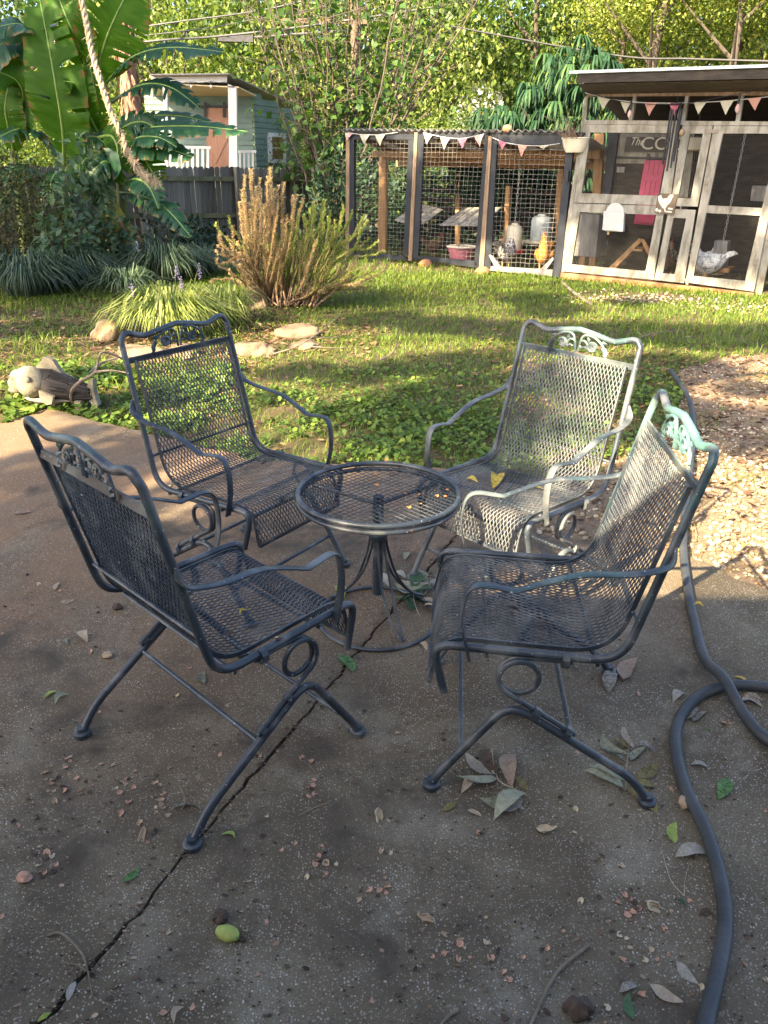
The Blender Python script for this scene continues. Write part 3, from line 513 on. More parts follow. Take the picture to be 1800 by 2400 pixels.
M_BOX = leafmat('boxwood_leaf', (.022, .030, .008), (.055, .065, .014), (.12, .11, .022), .25); M_VINE = leafmat('grey_green_leaf', (.03, .065, .032), (.07, .125, .065), (.13, .20, .09), .3)
p = G(40, 655); leafy_mass('boxwood_shrub', 'dense olive-green small-leaved shrub at the left edge behind the dark liriope', 'shrub', p, (1.05, .9, 1.35), M_BOX, .055, 9000, stems=4, hollow=.7)
for lab, px, py, R, nn in (('grey-green leafy vine climbing in front of the banana stems', 215, 640, (.55, .5, 1.6), 750), ('low grey-green leafy plant below the banana stems beside the boxwood', 160, 668, (.5, .45, .9), 520), ('grey-green leafy plant at the foot of the banana by the brown dead leaves', 285, 645, (.45, .4, .75), 420)):
    leafy_mass('leafy_vine', lab, 'vine', G(px, py), R, M_VINE, .14, nn, 'leafy vines under the banana', hollow=.3)
for lab, px, py, R in (('dark leafy plant against the fence right of the banana', 400, 600, (.7, .5, .8)), ('dark glossy plant against the fence behind the rosemary', 470, 590, (.6, .4, .55)), ('dark leafy plant at the fence corner beside the pen', 770, 575, (.6, .5, 1.35)), ('blue-green leafy plant climbing the corner of the pen', 785, 590, (.35, .3, 1.9))):
    leafy_mass('shade_plant', lab, 'plant', G(px, py), R, M_LF_D, .12, 420, 'shade plants along the fence', hollow=.3)
for lab, px, y, R in (('dark bush behind the left panel of the run', 860, 17.6, (1.2, .8, 1.9)), ('dark bush behind the middle panel of the run', 1000, 17.0, (1.2, .8, 1.8)), ('dark bush behind the right panel of the run', 1150, 16.2, (1.1, .8, 1.9)), ('dark bush behind the corner of run and coop', 1290, 15.8, (1.1, .8, 1.9))):
    q_ = AT(px, 391, y); leafy_mass('bush', lab, 'bush', (q_[0], y, 0), R, M_LF_D, .15, 1500, 'dark bushes behind the run', hollow=.4)
# drooping long-leaved evergreen behind the pen
p = AT(1270, 391, 15.8); p[2] = 0; t = thing('drooping_evergreen', 'dark blue-green tree with long drooping leaves behind the pen and coop', 'tree', p); g = np.random.default_rng(5)
mb = trunk_mesh(2.4, .09, 3, 4, .5); mb.make('trunk', M_BARK, t, True); C_ = []; 
for cx, cz, rx, rz, nn in ((-.75, 1.75, .85, .75, 52), (.15, 2.2, .85, .75, 58), (.45, 3.1, .75, .55, 44), (-.1, 1.4, 1.1, .6, 40), (1.0, 2.2, .6, .8, 26), (-1.2, 1.35, .5, .45, 30), (-.6, 2.0, .8, .7, 60), (.2, 2.5, .8, .8, 60), (.9, 1.6, .7, .7, 50), (-.3, 1.2, 1.2, .5, 50)):
    for k in range(nn): q = g.normal(size=3); q /= np.linalg.norm(q); C_.append(np.array([cx, -.1, cz]) + q*np.array([rx, .7, rz])*g.uniform(.7, 1.05))
VX = []; VF = []; RR = []; c = 0
for q in C_:
    tone = g.uniform(0, .6)
    for j in range(17):
        a = g.uniform(0, 6.28); e = np.array([math.cos(a), math.sin(a), 0]); L_ = g.uniform(.22, .38); w = g.uniform(.013, .021); s_ = np.array([-e[1], e[0], 0])
        sp_ = [q, q + e*L_*.35 + [0, 0, .05], q + e*L_*.65 - [0, 0, L_*.25], q + e*L_*.78 - [0, 0, L_*.75]]
        for i_, (pp, ww) in enumerate(zip(sp_, (.3, 1, .9, .05))): VX += [pp - s_*w*ww, pp + s_*w*ww]
        for i_ in range(3): VF.append((c+2*i_, c+2*i_+1, c+2*i_+3, c+2*i_+2))
        RR += [np.clip(tone + g.normal(0, .12) + (.35 if j < 2 else 0), 0, 1)]*8; c += 8
props(fast_mesh('drooping_leaves', np.array(VX), np.array(VF), leafmat('evergreen_leaf', (.012, .036, .018), (.030, .078, .036), (.12, .20, .05), .22, .6, spec=.2), t, RR), kind='stuff')
# ------------------------------------------------------------------ banana plants
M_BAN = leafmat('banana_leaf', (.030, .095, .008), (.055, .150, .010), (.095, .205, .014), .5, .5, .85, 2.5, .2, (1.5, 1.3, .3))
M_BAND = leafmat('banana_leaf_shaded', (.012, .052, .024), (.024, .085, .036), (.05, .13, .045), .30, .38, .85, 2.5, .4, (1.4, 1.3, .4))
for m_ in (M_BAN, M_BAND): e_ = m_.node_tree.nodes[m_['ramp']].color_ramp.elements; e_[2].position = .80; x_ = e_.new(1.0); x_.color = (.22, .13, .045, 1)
M_BDEAD = M('dead_banana_leaf', [(.3, (.14, .075, .035)), (.7, (.36, .22, .10))], scale=6, rough=.8, trans=.2); M_BYEL = M('yellow_banana_leaf', [(.3, (.36, .22, .03)), (.7, (.50, .36, .06))], scale=6, rough=.6, trans=.35)
M_RIB = flat('banana_midrib', (.16, .24, .05), .45); M_PSTEM = M('banana_stem', [(.3, (.07, .10, .025)), (.7, (.17, .19, .055))], scale=4, stretch=(3, 3, .5), rough=.6)
def banana_leaf(parent, po, P, W_, face, mt, seed, fold=.35, tear=6, wave=.03, petiole=.12):
    """P: three or four 3-D midrib points; face: normal hint; halves are split into torn, rippled strips"""
    g = np.random.default_rng(seed); ax = spline(P, 20); n = len(ax); t_ = np.gradient(ax, axis=0); t_ /= np.linalg.norm(t_, axis=1)[:, None]; s = np.linspace(0, 1, n)
    nm = np.array(face, float)[None] - t_*(t_ @ np.array(face, float))[:, None]; nm /= np.linalg.norm(nm, axis=1)[:, None]; side = np.cross(t_, nm)
    u = np.clip((s-petiole)/(1-petiole), 0, 1); wd = W_*np.clip(np.sin(np.pi*np.clip(u, 0, 1)**.78)**.62, 0, 1)*(s > petiole)
    cuts = np.sort(g.choice(np.arange(int(n*.2), n-2), min(tear, n//4), replace=False)); V = []; F = []; c = 0
    for sg in (-1, 1):
        ct = set(int(q) for q in (cuts if sg > 0 else np.sort(g.choice(np.arange(int(n*.2), n-2), min(tear, n//4), replace=False)))); drift = 0; rows = []; K = 5
        for i in range(n):
            if wd[i] < 1e-4: rows.append(None); continue
            row = []
            for k in range(K):
                f = k/(K-1); rp = .010*(-1)**i*f*(1-f)*4*W_/.3 + wave*W_*math.sin(i*1.15+sg)*f + wave*1.5*W_*math.sin(i*.31+seed)*f
                row.append(ax[i] + side[i]*sg*wd[i]*f*math.cos(fold*(.6+f*.4)) + nm[i]*(rp + wd[i]*f*math.sin(fold)*.8*(1-.9*f)) + np.array([0, 0, -1.])*(wd[i]*f*f*fold*.55) + t_[i]*wd[i]*f*.28)
            rows.append((row, c)); V += row; c += K
        for i in range(n-1):
            if rows[i] is None or rows[i+1] is None: continue
            a, b = rows[i][1], rows[i+1][1]
            kk = K-1 if i not in ct else int(g.integers(1, 3))
            for k in range(kk): F.append((a+k, a+k+1, b+k+1, b+k) if sg > 0 else (a+k, b+k, b+k+1, a+k+1))
            if i in ct:                     # a torn notch: the strip edges drift apart
                off = np.array([0, 0, -1.])*W_*.16*g.random() + t_[i]*W_*.14*g.random()
                for k in range(1, K): V[b+k] = V[b+k] + off*(k/(K-1))
                j = c; V += [V[a+1] , V[a+K-1]*.35 + V[b+K-1]*.65, V[a+1]*.4+V[b+1]*.6]; c += 0
                for k in range(1, K-1): pass
                V = V[:j]
    o = fast_mesh('leaf', np.array(V)-po, np.array(F), mt, parent, np.where((np.arange(len(V)) % 5 == 4) & (g.random(len(V)) < .45), 1.4, np.clip(.45+g.normal(0, .20, 1)+g.normal(0, .10, len(V)), 0, .8)), True)
    mb = MB(); mb.tube(ax-po, np.linspace(.026, .006, n)*(.6+W_), 6); mb.make('midrib', M_RIB, o, True); return o
def B3(*q): return [AT(x, y, Y) for x, y, Y in q]
bp0 = G(262, 612); BA = thing('banana_plant', 'tall banana plant with broad translucent leaves before the fence, nearest the shed', 'banana plant', bp0)
bp1 = G(150, 604); BB = thing('banana_plant', 'banana plant with dark drooping leaves at the far left edge', 'banana plant', bp1)
for T_, pos, pts_ in ((BA, bp0, ((262, 612, 13.0), (258, 500, 13), (246, 380, 13), (236, 310, 13))), (BA, bp0, ((292, 610, 12.6), (288, 500, 12.6), (282, 420, 12.6), (276, 350, 12.7))), (BB, bp1, ((150, 604, 14), (150, 500, 14), (148, 400, 14), (146, 330, 14))), (BB, bp1, ((62, 600, 13.4), (50, 480, 13.4), (36, 400, 13.4), (28, 340, 13.4)))):
    p_ = np.array(B3(*pts_)); p_[0, 2] = -.03; p_ = spline(p_, 6); mb = MB(); mb.tube(p_-np.array(pos), np.linspace(.105, .045, len(p_)), 10); mb.make('pseudostem', M_PSTEM, T_, True)
V_ = (0, -1, .25)
LV = [  # plant, midrib points (px, px, distance), half width, facing, material
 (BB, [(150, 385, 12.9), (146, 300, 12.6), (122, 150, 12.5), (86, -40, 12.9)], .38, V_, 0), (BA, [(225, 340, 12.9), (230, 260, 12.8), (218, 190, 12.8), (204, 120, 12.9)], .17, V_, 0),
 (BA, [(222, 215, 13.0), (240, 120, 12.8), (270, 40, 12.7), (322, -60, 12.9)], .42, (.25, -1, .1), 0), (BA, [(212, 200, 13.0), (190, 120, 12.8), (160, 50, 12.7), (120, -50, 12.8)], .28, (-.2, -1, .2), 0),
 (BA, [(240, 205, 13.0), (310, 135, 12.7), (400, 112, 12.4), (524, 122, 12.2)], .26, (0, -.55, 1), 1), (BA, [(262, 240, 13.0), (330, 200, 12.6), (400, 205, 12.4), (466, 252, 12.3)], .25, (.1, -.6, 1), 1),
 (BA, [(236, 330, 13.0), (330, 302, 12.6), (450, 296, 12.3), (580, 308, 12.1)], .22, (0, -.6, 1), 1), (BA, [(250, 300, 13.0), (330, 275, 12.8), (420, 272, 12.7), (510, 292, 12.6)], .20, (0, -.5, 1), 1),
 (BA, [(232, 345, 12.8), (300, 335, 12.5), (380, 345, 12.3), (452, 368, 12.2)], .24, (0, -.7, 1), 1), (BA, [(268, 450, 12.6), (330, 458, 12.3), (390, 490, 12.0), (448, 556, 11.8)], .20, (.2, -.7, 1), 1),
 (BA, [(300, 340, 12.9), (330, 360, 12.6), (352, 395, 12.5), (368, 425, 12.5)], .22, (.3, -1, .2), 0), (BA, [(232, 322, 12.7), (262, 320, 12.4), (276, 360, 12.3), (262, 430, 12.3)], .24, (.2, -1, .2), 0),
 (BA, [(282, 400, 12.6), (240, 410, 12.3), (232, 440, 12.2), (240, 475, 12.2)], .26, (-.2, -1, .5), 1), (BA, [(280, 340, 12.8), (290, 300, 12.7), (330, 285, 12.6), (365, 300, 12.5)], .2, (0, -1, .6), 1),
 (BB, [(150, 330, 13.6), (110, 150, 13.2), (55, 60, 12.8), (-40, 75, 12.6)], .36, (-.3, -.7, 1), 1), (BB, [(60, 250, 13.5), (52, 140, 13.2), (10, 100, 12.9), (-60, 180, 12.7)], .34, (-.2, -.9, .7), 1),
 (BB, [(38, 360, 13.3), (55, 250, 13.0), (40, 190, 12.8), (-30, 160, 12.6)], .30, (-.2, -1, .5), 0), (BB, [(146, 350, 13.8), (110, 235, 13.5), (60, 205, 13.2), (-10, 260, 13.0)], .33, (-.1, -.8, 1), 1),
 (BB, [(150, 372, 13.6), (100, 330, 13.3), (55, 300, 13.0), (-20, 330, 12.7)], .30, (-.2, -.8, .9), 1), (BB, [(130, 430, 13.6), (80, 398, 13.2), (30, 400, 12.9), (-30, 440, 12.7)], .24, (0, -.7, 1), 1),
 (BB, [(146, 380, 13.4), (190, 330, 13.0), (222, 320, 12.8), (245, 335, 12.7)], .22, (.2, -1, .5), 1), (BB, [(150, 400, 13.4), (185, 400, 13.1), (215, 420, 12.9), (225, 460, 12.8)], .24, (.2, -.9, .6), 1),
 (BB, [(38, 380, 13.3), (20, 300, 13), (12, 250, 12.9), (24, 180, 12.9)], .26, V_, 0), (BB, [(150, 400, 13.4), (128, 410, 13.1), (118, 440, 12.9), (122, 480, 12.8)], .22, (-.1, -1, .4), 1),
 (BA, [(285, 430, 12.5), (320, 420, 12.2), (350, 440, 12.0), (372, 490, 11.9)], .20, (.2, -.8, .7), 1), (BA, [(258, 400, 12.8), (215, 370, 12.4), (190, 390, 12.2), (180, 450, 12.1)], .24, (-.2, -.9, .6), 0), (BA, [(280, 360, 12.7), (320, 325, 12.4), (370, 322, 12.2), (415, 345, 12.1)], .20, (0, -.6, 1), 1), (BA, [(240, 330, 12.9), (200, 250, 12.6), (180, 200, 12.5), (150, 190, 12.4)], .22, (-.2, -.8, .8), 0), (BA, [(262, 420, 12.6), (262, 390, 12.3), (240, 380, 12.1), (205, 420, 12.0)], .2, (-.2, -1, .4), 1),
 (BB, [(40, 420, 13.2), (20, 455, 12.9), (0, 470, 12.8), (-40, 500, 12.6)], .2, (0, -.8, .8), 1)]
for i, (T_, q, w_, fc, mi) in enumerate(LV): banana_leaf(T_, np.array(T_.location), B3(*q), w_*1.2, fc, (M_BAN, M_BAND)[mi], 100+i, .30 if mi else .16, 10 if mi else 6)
for q, w_, mt in (([(266, 470, 12.4), (276, 500, 12.2), (288, 540, 12.1), (300, 560, 12.1)], .14, M_BYEL), ([(272, 490, 12.3), (300, 530, 12.0), (322, 580, 11.9), (330, 625, 11.9)], .13, M_BDEAD), ([(262, 470, 12.5), (238, 520, 12.2), (224, 560, 12.1), (216, 610, 12.1)], .12, M_BYEL), ([(262, 520, 12.5), (268, 570, 12.2), (276, 610, 12.1), (286, 640, 12.0)], .11, M_BDEAD)):
    banana_leaf(BA, np.array(BA.location), B3(*q), w_*1.3, (.3, -1, .1), mt, int(q[0][0]+q[1][1]), .8, 3, .09)
# ------------------------------------------------------------------ liriope clumps
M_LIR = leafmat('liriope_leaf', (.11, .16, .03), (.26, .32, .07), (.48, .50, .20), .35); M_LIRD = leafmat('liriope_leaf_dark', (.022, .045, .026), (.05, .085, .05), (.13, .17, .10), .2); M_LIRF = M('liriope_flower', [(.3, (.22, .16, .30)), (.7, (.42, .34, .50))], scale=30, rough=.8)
def strap_clump(label, loc, n, R, H_, mt, flowers=0, seed=0, name='liriope_clump', cat='plant', group='liriope clumps', w=.008):
    t = thing(name, label, cat, (loc[0], loc[1], -.03), 0, group); g = np.random.default_rng(seed); az = g.uniform(0, 2*pi, n); r0 = R*.28*np.sqrt(g.random(n)); e = np.stack([np.cos(az), np.sin(az), 0*az], 1); L_ = g.uniform(.6, 1.1, n)
    out = R*L_*g.uniform(.35, 1.0, n); hh = H_*L_*np.sqrt(np.clip(1.15-(out/R)**2*.75, .15, 2)); s = np.stack([-e[:, 1], e[:, 0], 0*az], 1)*(w*g.uniform(.7, 1.3, n))[:, None]; X = []
    for f, zz, ww in ((0, 0, .8), (.25, .62, 1), (.62, 1.0, .9), (1.0, .80, .45), (1.22, .45, .05)):
        c = e*(r0 + out*f)[:, None]*[1, 1, 0] + np.c_[0*az, 0*az, hh*zz]; X += [c - s*ww, c + s*ww]
    X = np.stack(X, 1); k = (np.arange(n)*10)[:, None]; F = np.concatenate([k+[2*i, 2*i+1, 2*i+3, 2*i+2] for i in range(4)]); props(fast_mesh('strap_leaves', X.reshape(-1, 3), F, mt, t, np.repeat(g.random(n), 10)), kind='stuff')
    for k in range(flowers):
        a = g.uniform(0, 6.28); q = np.array([math.cos(a), math.sin(a), 0])*R*g.uniform(.2, .8); mb = MB(); tip = q*1.25 + [0, 0, H_*g.uniform(1.05, 1.35)]; mb.tube([q*.2, q*.8+[0, 0, H_*.7], tip], .003, 4); st = mb.make('flower_stalk', mt, t, attr=np.full(mb.n, .4)); mb = MB()
        for j in range(22): mb.box(tip - np.array([0, 0, .12*j/22]) + g.normal(0, .008, 3), (.012, .012, .009), rot('Z', j))
        mb.make('flower_spike', M_LIRF, st)
    return t
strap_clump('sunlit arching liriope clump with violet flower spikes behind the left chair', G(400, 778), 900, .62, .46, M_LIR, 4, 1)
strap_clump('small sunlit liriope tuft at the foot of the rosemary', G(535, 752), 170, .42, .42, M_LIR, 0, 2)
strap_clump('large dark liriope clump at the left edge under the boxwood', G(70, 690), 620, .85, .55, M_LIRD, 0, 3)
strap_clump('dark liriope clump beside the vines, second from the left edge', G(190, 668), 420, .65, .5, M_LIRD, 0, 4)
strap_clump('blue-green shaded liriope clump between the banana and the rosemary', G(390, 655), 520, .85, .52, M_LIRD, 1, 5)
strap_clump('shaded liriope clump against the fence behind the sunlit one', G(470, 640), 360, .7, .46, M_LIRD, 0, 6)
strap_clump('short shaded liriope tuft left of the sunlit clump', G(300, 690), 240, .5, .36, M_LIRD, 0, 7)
# ------------------------------------------------------------------ rosemary, half green and half dried
RB = G(645, 712); RB[2] = -.03; t = thing('rosemary_bush', 'half-dried rosemary bush, tan and green upright sprigs sunlit beside the liriope', 'shrub', RB)
M_ROSG = leafmat('rosemary_green', (.15, .23, .04), (.32, .42, .08), (.46, .55, .15), .42); M_ROSD = leafmat('rosemary_dry', (.40, .26, .13), (.62, .46, .26), (.74, .60, .38), .45, tcol=(1, 1, 1)); M_TWIG = flat('rosemary_wood', (.22, .145, .085), .9)
SPR = []   # (px tip, py tip, px mid, py mid, dry, depth offset)
def sprig(tx, ty, bx, by, dry, dy): SPR.append((tx, ty, bx, by, dry, dy))
g = np.random.default_rng(11)
for tx, ty in ((594, 392), (612, 420), (628, 402), (648, 395), (666, 430), (574, 450), (560, 475), (580, 410), (604, 450), (640, 440), (655, 470), (690, 460), (696, 455), (545, 530), (530, 560), (512, 545), (506, 540), (500, 600), (520, 590), (560, 520), (590, 480), (620, 470), (646, 500), (670, 490), (575, 560), (600, 540)): sprig(tx, ty, tx*.55+628*.45+g.normal(0, 8), 640+g.normal(0, 20), 1, g.uniform(-.35, .35))
for tx, ty in ((705, 500), (722, 485), (735, 478), (752, 470), (766, 465), (780, 490), (800, 485), (812, 490), (826, 500), (845, 510), (858, 505), (762, 520), (740, 510), (790, 520), (820, 540), (690, 520), (672, 540), (535, 505), (660, 520), (645, 540), (715, 540), (640, 570), (655, 580), (630, 560), (850, 545), (862, 560)): sprig(tx, ty, tx*.6+655*.4+g.normal(0, 8), 640+g.normal(0, 20), 0, g.uniform(-.4, .4))
for tx, ty, d_ in ((892, 610, 1), (880, 640, 1), (860, 610, 0), (840, 600, 1), (820, 620, 1), (800, 605, 0), (770, 600, 1), (745, 580, 1), (790, 570, 1), (830, 640, 1), (760, 640, 1), (850, 660, 1), (720, 600, 1), (700, 560, 1), (735, 560, 1), (560, 600, 1), (600, 600, 1), (540, 640, 1), (580, 620, 1), (620, 600, 1), (640, 620, 0), (665, 600, 0), (680, 580, 0)): sprig(tx, ty, 660+(tx-660)*.55, 690-abs(tx-660)*.05, d_, g.uniform(-.4, .5))
SPR = SPR + [(a_+g.normal(0, 16), b_+abs(g.normal(0, 34)), c_+g.normal(0, 12), d_+g.normal(0, 8), e_, g.uniform(-.45, .45)) for a_, b_, c_, d_, e_, f_ in SPR]
VX = {0: [], 1: []}; mb_w = []
YR = RB[1]
for (tx, ty, bx, by, dry, dy) in SPR:
    P_ = np.array([RB + [(AT(bx, by, YR)[0]-RB[0])*.62 + g.normal(0, .08), g.normal(0, .12), .03], AT(bx, by, YR+dy*.6), AT(tx*.75+bx*.25, ty*.6+by*.4, YR+dy), AT(tx, ty, YR+dy)]); ax = spline(P_, 10); ax[6:] += np.cumsum(g.normal(0, .006, (len(ax)-6, 3)), 0); ax[:, 2] = np.maximum(ax[:, 2], .0)
    mb = MB(); mb.tube(ax, np.linspace(.010, .0022, len(ax)), 5); mb_w.append(mb)
    L_ = np.r_[0, np.cumsum(np.linalg.norm(np.diff(ax, axis=0), axis=1))]; n = int(430*(L_[-1]-L_[10])/.6)
    ss = L_[5] + (L_[-1]-L_[5])*g.random(n)**.8; q = np.stack([np.interp(ss, L_, ax[:, k]) for k in range(3)], -1); tt = ax[-1]-ax[-8]; tt /= np.linalg.norm(tt)
    rd = g.normal(size=(n, 3)); rd -= tt*(rd @ tt)[:, None]; rd /= np.linalg.norm(rd, axis=1)[:, None]; d = rd*.85 + tt*(.75 if not dry else .45); d /= np.linalg.norm(d, axis=1)[:, None]
    mx = np.full(n, dry); mx[g.random(n) < (.14 if dry else .16)] = 1-dry
    for k in (0, 1):
        i = mx == k; VX[k].append(leaf_quads(q[i], d[i], rd[i]+tt, g.uniform(.024, .046, i.sum()), np.full(i.sum(), .0095), .1)[0])
w_ = MB()
for mb in mb_w: w_.add(np.concatenate(mb.v) - RB, mb.f)
props(w_.make('woody_stems', M_TWIG, t, True), kind='stuff')
for k, mt, nm in ((0, M_ROSG, 'green_needles'), (1, M_ROSD, 'dry_needles')):
    X = np.concatenate(VX[k]) - RB; b = (np.arange(len(X)//4)*4)[:, None]; props(fast_mesh(nm, X, np.concatenate([b+[0, 1, 2], b+[0, 2, 3]]), mt, t, np.repeat(g.random(len(X)//4), 4)), kind='stuff')
# bare twigs lying under the rosemary
M_STICK = M('grey_stick', [(.3, (.10, .075, .055)), (.7, (.25, .20, .155))], scale=14, rough=.9, bump=.4)
def stick(label, P, r, branches=(), mt=None, group=None, name='stick', cat='stick', taper=.35):
    o = MB(); p = spline(P, 7); o.tube(p, np.linspace(r, r*taper, len(p)), 7)
    for br in branches: q = spline(br, 6); o.tube(q, np.linspace(r*.7, r*.25, len(q)), 6)
    return props(o.make(name, mt or M_STICK, None, True), label, cat, group)
def GZ(x, y, z=0.0): return G(x, y, z)
stick('long thin bare branch lying in the grass right of the rosemary', [GZ(640, 830, .0), GZ(700, 810, .05), GZ(760, 770, .12), (AT(800, 735, 8.2))], .009, [[GZ(700, 810, .05), GZ(780, 815, .03), GZ(850, 812, .01)], [GZ(730, 790, .08), GZ(790, 790, .05), GZ(820, 770, .03)]])
stick('curved dark stick standing up from the lawn', [GZ(892, 842, 0), GZ(915, 832, .03), AT(930, 805, 6.62), AT(932, 770, 6.55)], .011)
stick('bare branch lying on the ground left of the rocks', [GZ(205, 880, .02), GZ(240, 850, .08), AT(300, 835, 6.0), AT(330, 845, 5.9)], .012)
stick('grey forked branch curling against the stone fish', [GZ(205, 958, .0), GZ(172, 945, .03), AT(168, 915, 4.9), AT(190, 893, 4.85), AT(222, 872, 4.85), AT(240, 826, 4.9), AT(290, 842, 5.0)], .013, [[AT(222, 872, 4.85), AT(260, 868, 4.8), AT(300, 874, 4.8)]], taper=.5)
stick('grey pole lying on the bare gravel patch before the coop', [GZ(1318, 662, .0), GZ(1350, 690, .01), GZ(1385, 713, .0)], .022, taper=.8)
stick('fallen twig in the shade on the lawn right of the sunlit chair', [GZ(1500, 790, .0), GZ(1550, 778, .03), GZ(1600, 775, .02)], .008)
# rocks edging the bed
M_ROCK = M('sandstone', [(.3, (.10, .065, .04)), (.5, (.20, .14, .085)), (.8, (.27, .205, .135))], scale=9, rough=.95, bump=1.0, bscale=30)
for i, (lab, x, y, r) in enumerate((('rounded tan rock at the left end of the liriope bed', 258, 785, (.21, .18, .17)), ('long flat tan rock under the front of the liriope', 330, 828, (.34, .2, .13)), ('small tan rock behind the left chair back', 430, 825, (.2, .16, .1)), ('flat rock in the bed right of the left chair', 592, 822, (.24, .18, .10)), ('pale flat rock under the rosemary at its right', 690, 782, (.26, .22, .12)), ('pale stone block behind the rosemary stems', 590, 715, (.26, .16, .2)), ('pinkish flat rock at the right end of the bed', 715, 808, (.2, .14, .07)))):
    o = MB().blob((0, 0, 0), r, 30+i, .17, 4, fr=2.3).make('edging_rock', M_ROCK, None, True); p = G(x, y); o.location = (p[0], p[1], r[2]*.05-.03); o.scale = (.85, .85, .85); o.rotation_euler = (0, 0, RNG.uniform(-.5, .5)); props(o, lab, 'rock', 'rocks edging the planting bed')
# ------------------------------------------------------------------ shade trees behind the camera: leaf masses whose shade dapples the yard
SHADE = [  # (point in the yard x,y,z, radius, canopy height)
 ((-.56, 2.62, .55), .52, 6), ((-.35, 2.9, .75), .32, 6), ((-.9, 2.7, .5), .35, 6), ((-.68, 1.85, .9), .40, 5.5), ((.13, 2.85, .85), .25, 6.2), ((.25, 2.6, .55), .28, 6.2), ((.30, 2.85, .35), .22, 6.2), ((.0, 2.45, .5), .20, 6.0), ((-.25, 3.3, 0), .30, 6.2), ((-.2, 2.6, 0), .25, 6)]
def gs(x, y, r, h=6.5, z=0.0): SHADE.append((tuple(G(x, y, z)), r, h))
for x, y, r in ((1030, 985, .50), (960, 930, .28), (1120, 900, .4), (1180, 1010, .42), (690, 865, .26), (850, 872, .30), (1000, 850, .32), (1120, 838, .32), (890, 745, .40), (1040, 758, .42), (1170, 768, .42), (1290, 725, .4), (1330, 780, .55), (1480, 775, .5), (1640, 785, .5), (1780, 785, .5), (1900, 785, .6), (1250, 700, .4), (1480, 705, .3), (1710, 990, .36), (1600, 960, .30), (1790, 1020, .34), (1560, 1000, .3), (1750, 905, .22), (1540, 850, .35), (1460, 900, .45), (1360, 880, .45), (1640, 860, .3), (780, 960, .16), (640, 930, .2)): gs(x, y, r, 6.8)
for x, y, r in ((830, 588, .95), (930, 596, .8), (1020, 607, .6), (740, 600, .9), (880, 690, .3), (640, 655, .5)): gs(x, y, r, 8)
for x, y, r in ((120, 720, .55), (210, 700, .5), (60, 650, .9), (60, 760, .25), (300, 720, .45), (240, 880, .22), (300, 940, .3), (190, 1010, .24), (60, 1100, .26), (170, 1130, .28), (60, 1210, .26), (240, 1200, .20), (130, 1290, .24), (60, 1350, .22), (330, 1040, .30), (250, 1090, .22), (300, 1260, .16), (150, 1400, .24), (310, 1360, .14), (420, 1270, .12)): gs(x, y, r, 6.2)
for q, r, h in (((-4.6, 13, .6), 1.1, 8), ((-4.9, 13, 1.8), 1.1, 8.5), ((-5.6, 13.4, 1.0), 1.2, 8), ((-5.2, 13.3, 2.8), .8, 9), ((-3.4, 17.5, .7), 1.5, 9), ((-1.9, 20, .8), 1.4, 9.5), ((-4.6, 16.5, .8), 1.3, 9), ((-2.9, 12.4, .2), .8, 8), ((-3.6, 11.5, .2), .9, 8), ((-4.6, 10.2, .3), 1.0, 7.5), ((-.5, 15, 1.0), 1.1, 8.5), ((.6, 13.6, .9), .8, 8.5), ((1.5, 13, 1.3), .7, 8.5), ((2.3, 12.5, 1.5), .5, 8.5), ((2.8, 12, 1.9), .42, 8.5), ((3.4, 11.7, 1.2), .42, 8.5), ((3.9, 11.4, 2.0), .5, 8.5), ((4.3, 11.1, .8), .45, 8.3), ((4.9, 10.7, 1.7), .55, 8.3), ((4.0, 11.4, .5), .3, 8.3), ((5.2, 10.4, .6), .4, 8.3), ((3.3, 11.9, .75), .3, 8.3), ((3.2, 11.9, 1.7), .5, 8.3), ((3.8, 11.5, .9), .4, 8.3), ((4.4, 11.1, 1.9), .5, 8.3), ((4.7, 10.9, .5), .4, 8.3), ((2.9, 12.1, 1.4), .4, 8.3), ((3.6, 11.6, 2.2), .5, 8.3), ((5.0, 10.6, 2.3), .5, 8.3), ((5.3, 10.4, 1.3), .5, 8.3), ((1.9, 12.7, .9), .5, 8.3), ((1.1, 13.2, .9), .5, 8.3), ((0, 13.8, 1.0), .6, 8.3), ((3.7, 11.6, 1.5), .35, 8.3), ((4.6, 11, 1.35), .4, 8.3), ((2.75, 12.1, 1.1), .3, 8.3), ((2.7, 12.2, 2.3), .4, 8.3), ((3.7, 11.5, 2.6), .5, 8.5), ((4.2, 11.2, 1.7), .35, 8.3), ((3.0, 12, 2.7), .5, 8.8), ((4.4, 11, 2.7), .6, 8.8), ((-3.2, 25, 2.4), 1.3, 12), ((-4.2, 25, 1.6), .9, 12), ((-4.4, 24.5, 2.4), .9, 12), ((-3.6, 26, 1.5), 1.2, 12), ((-5.6, 25, 2.2), .8, 12), ((-5.4, 25, 1.4), .9, 12)): SHADE.append((q, r, h))
M_SHL = leafmat('shade_tree_leaf', (.03, .07, .015), (.06, .12, .022), (.11, .17, .03), .3)
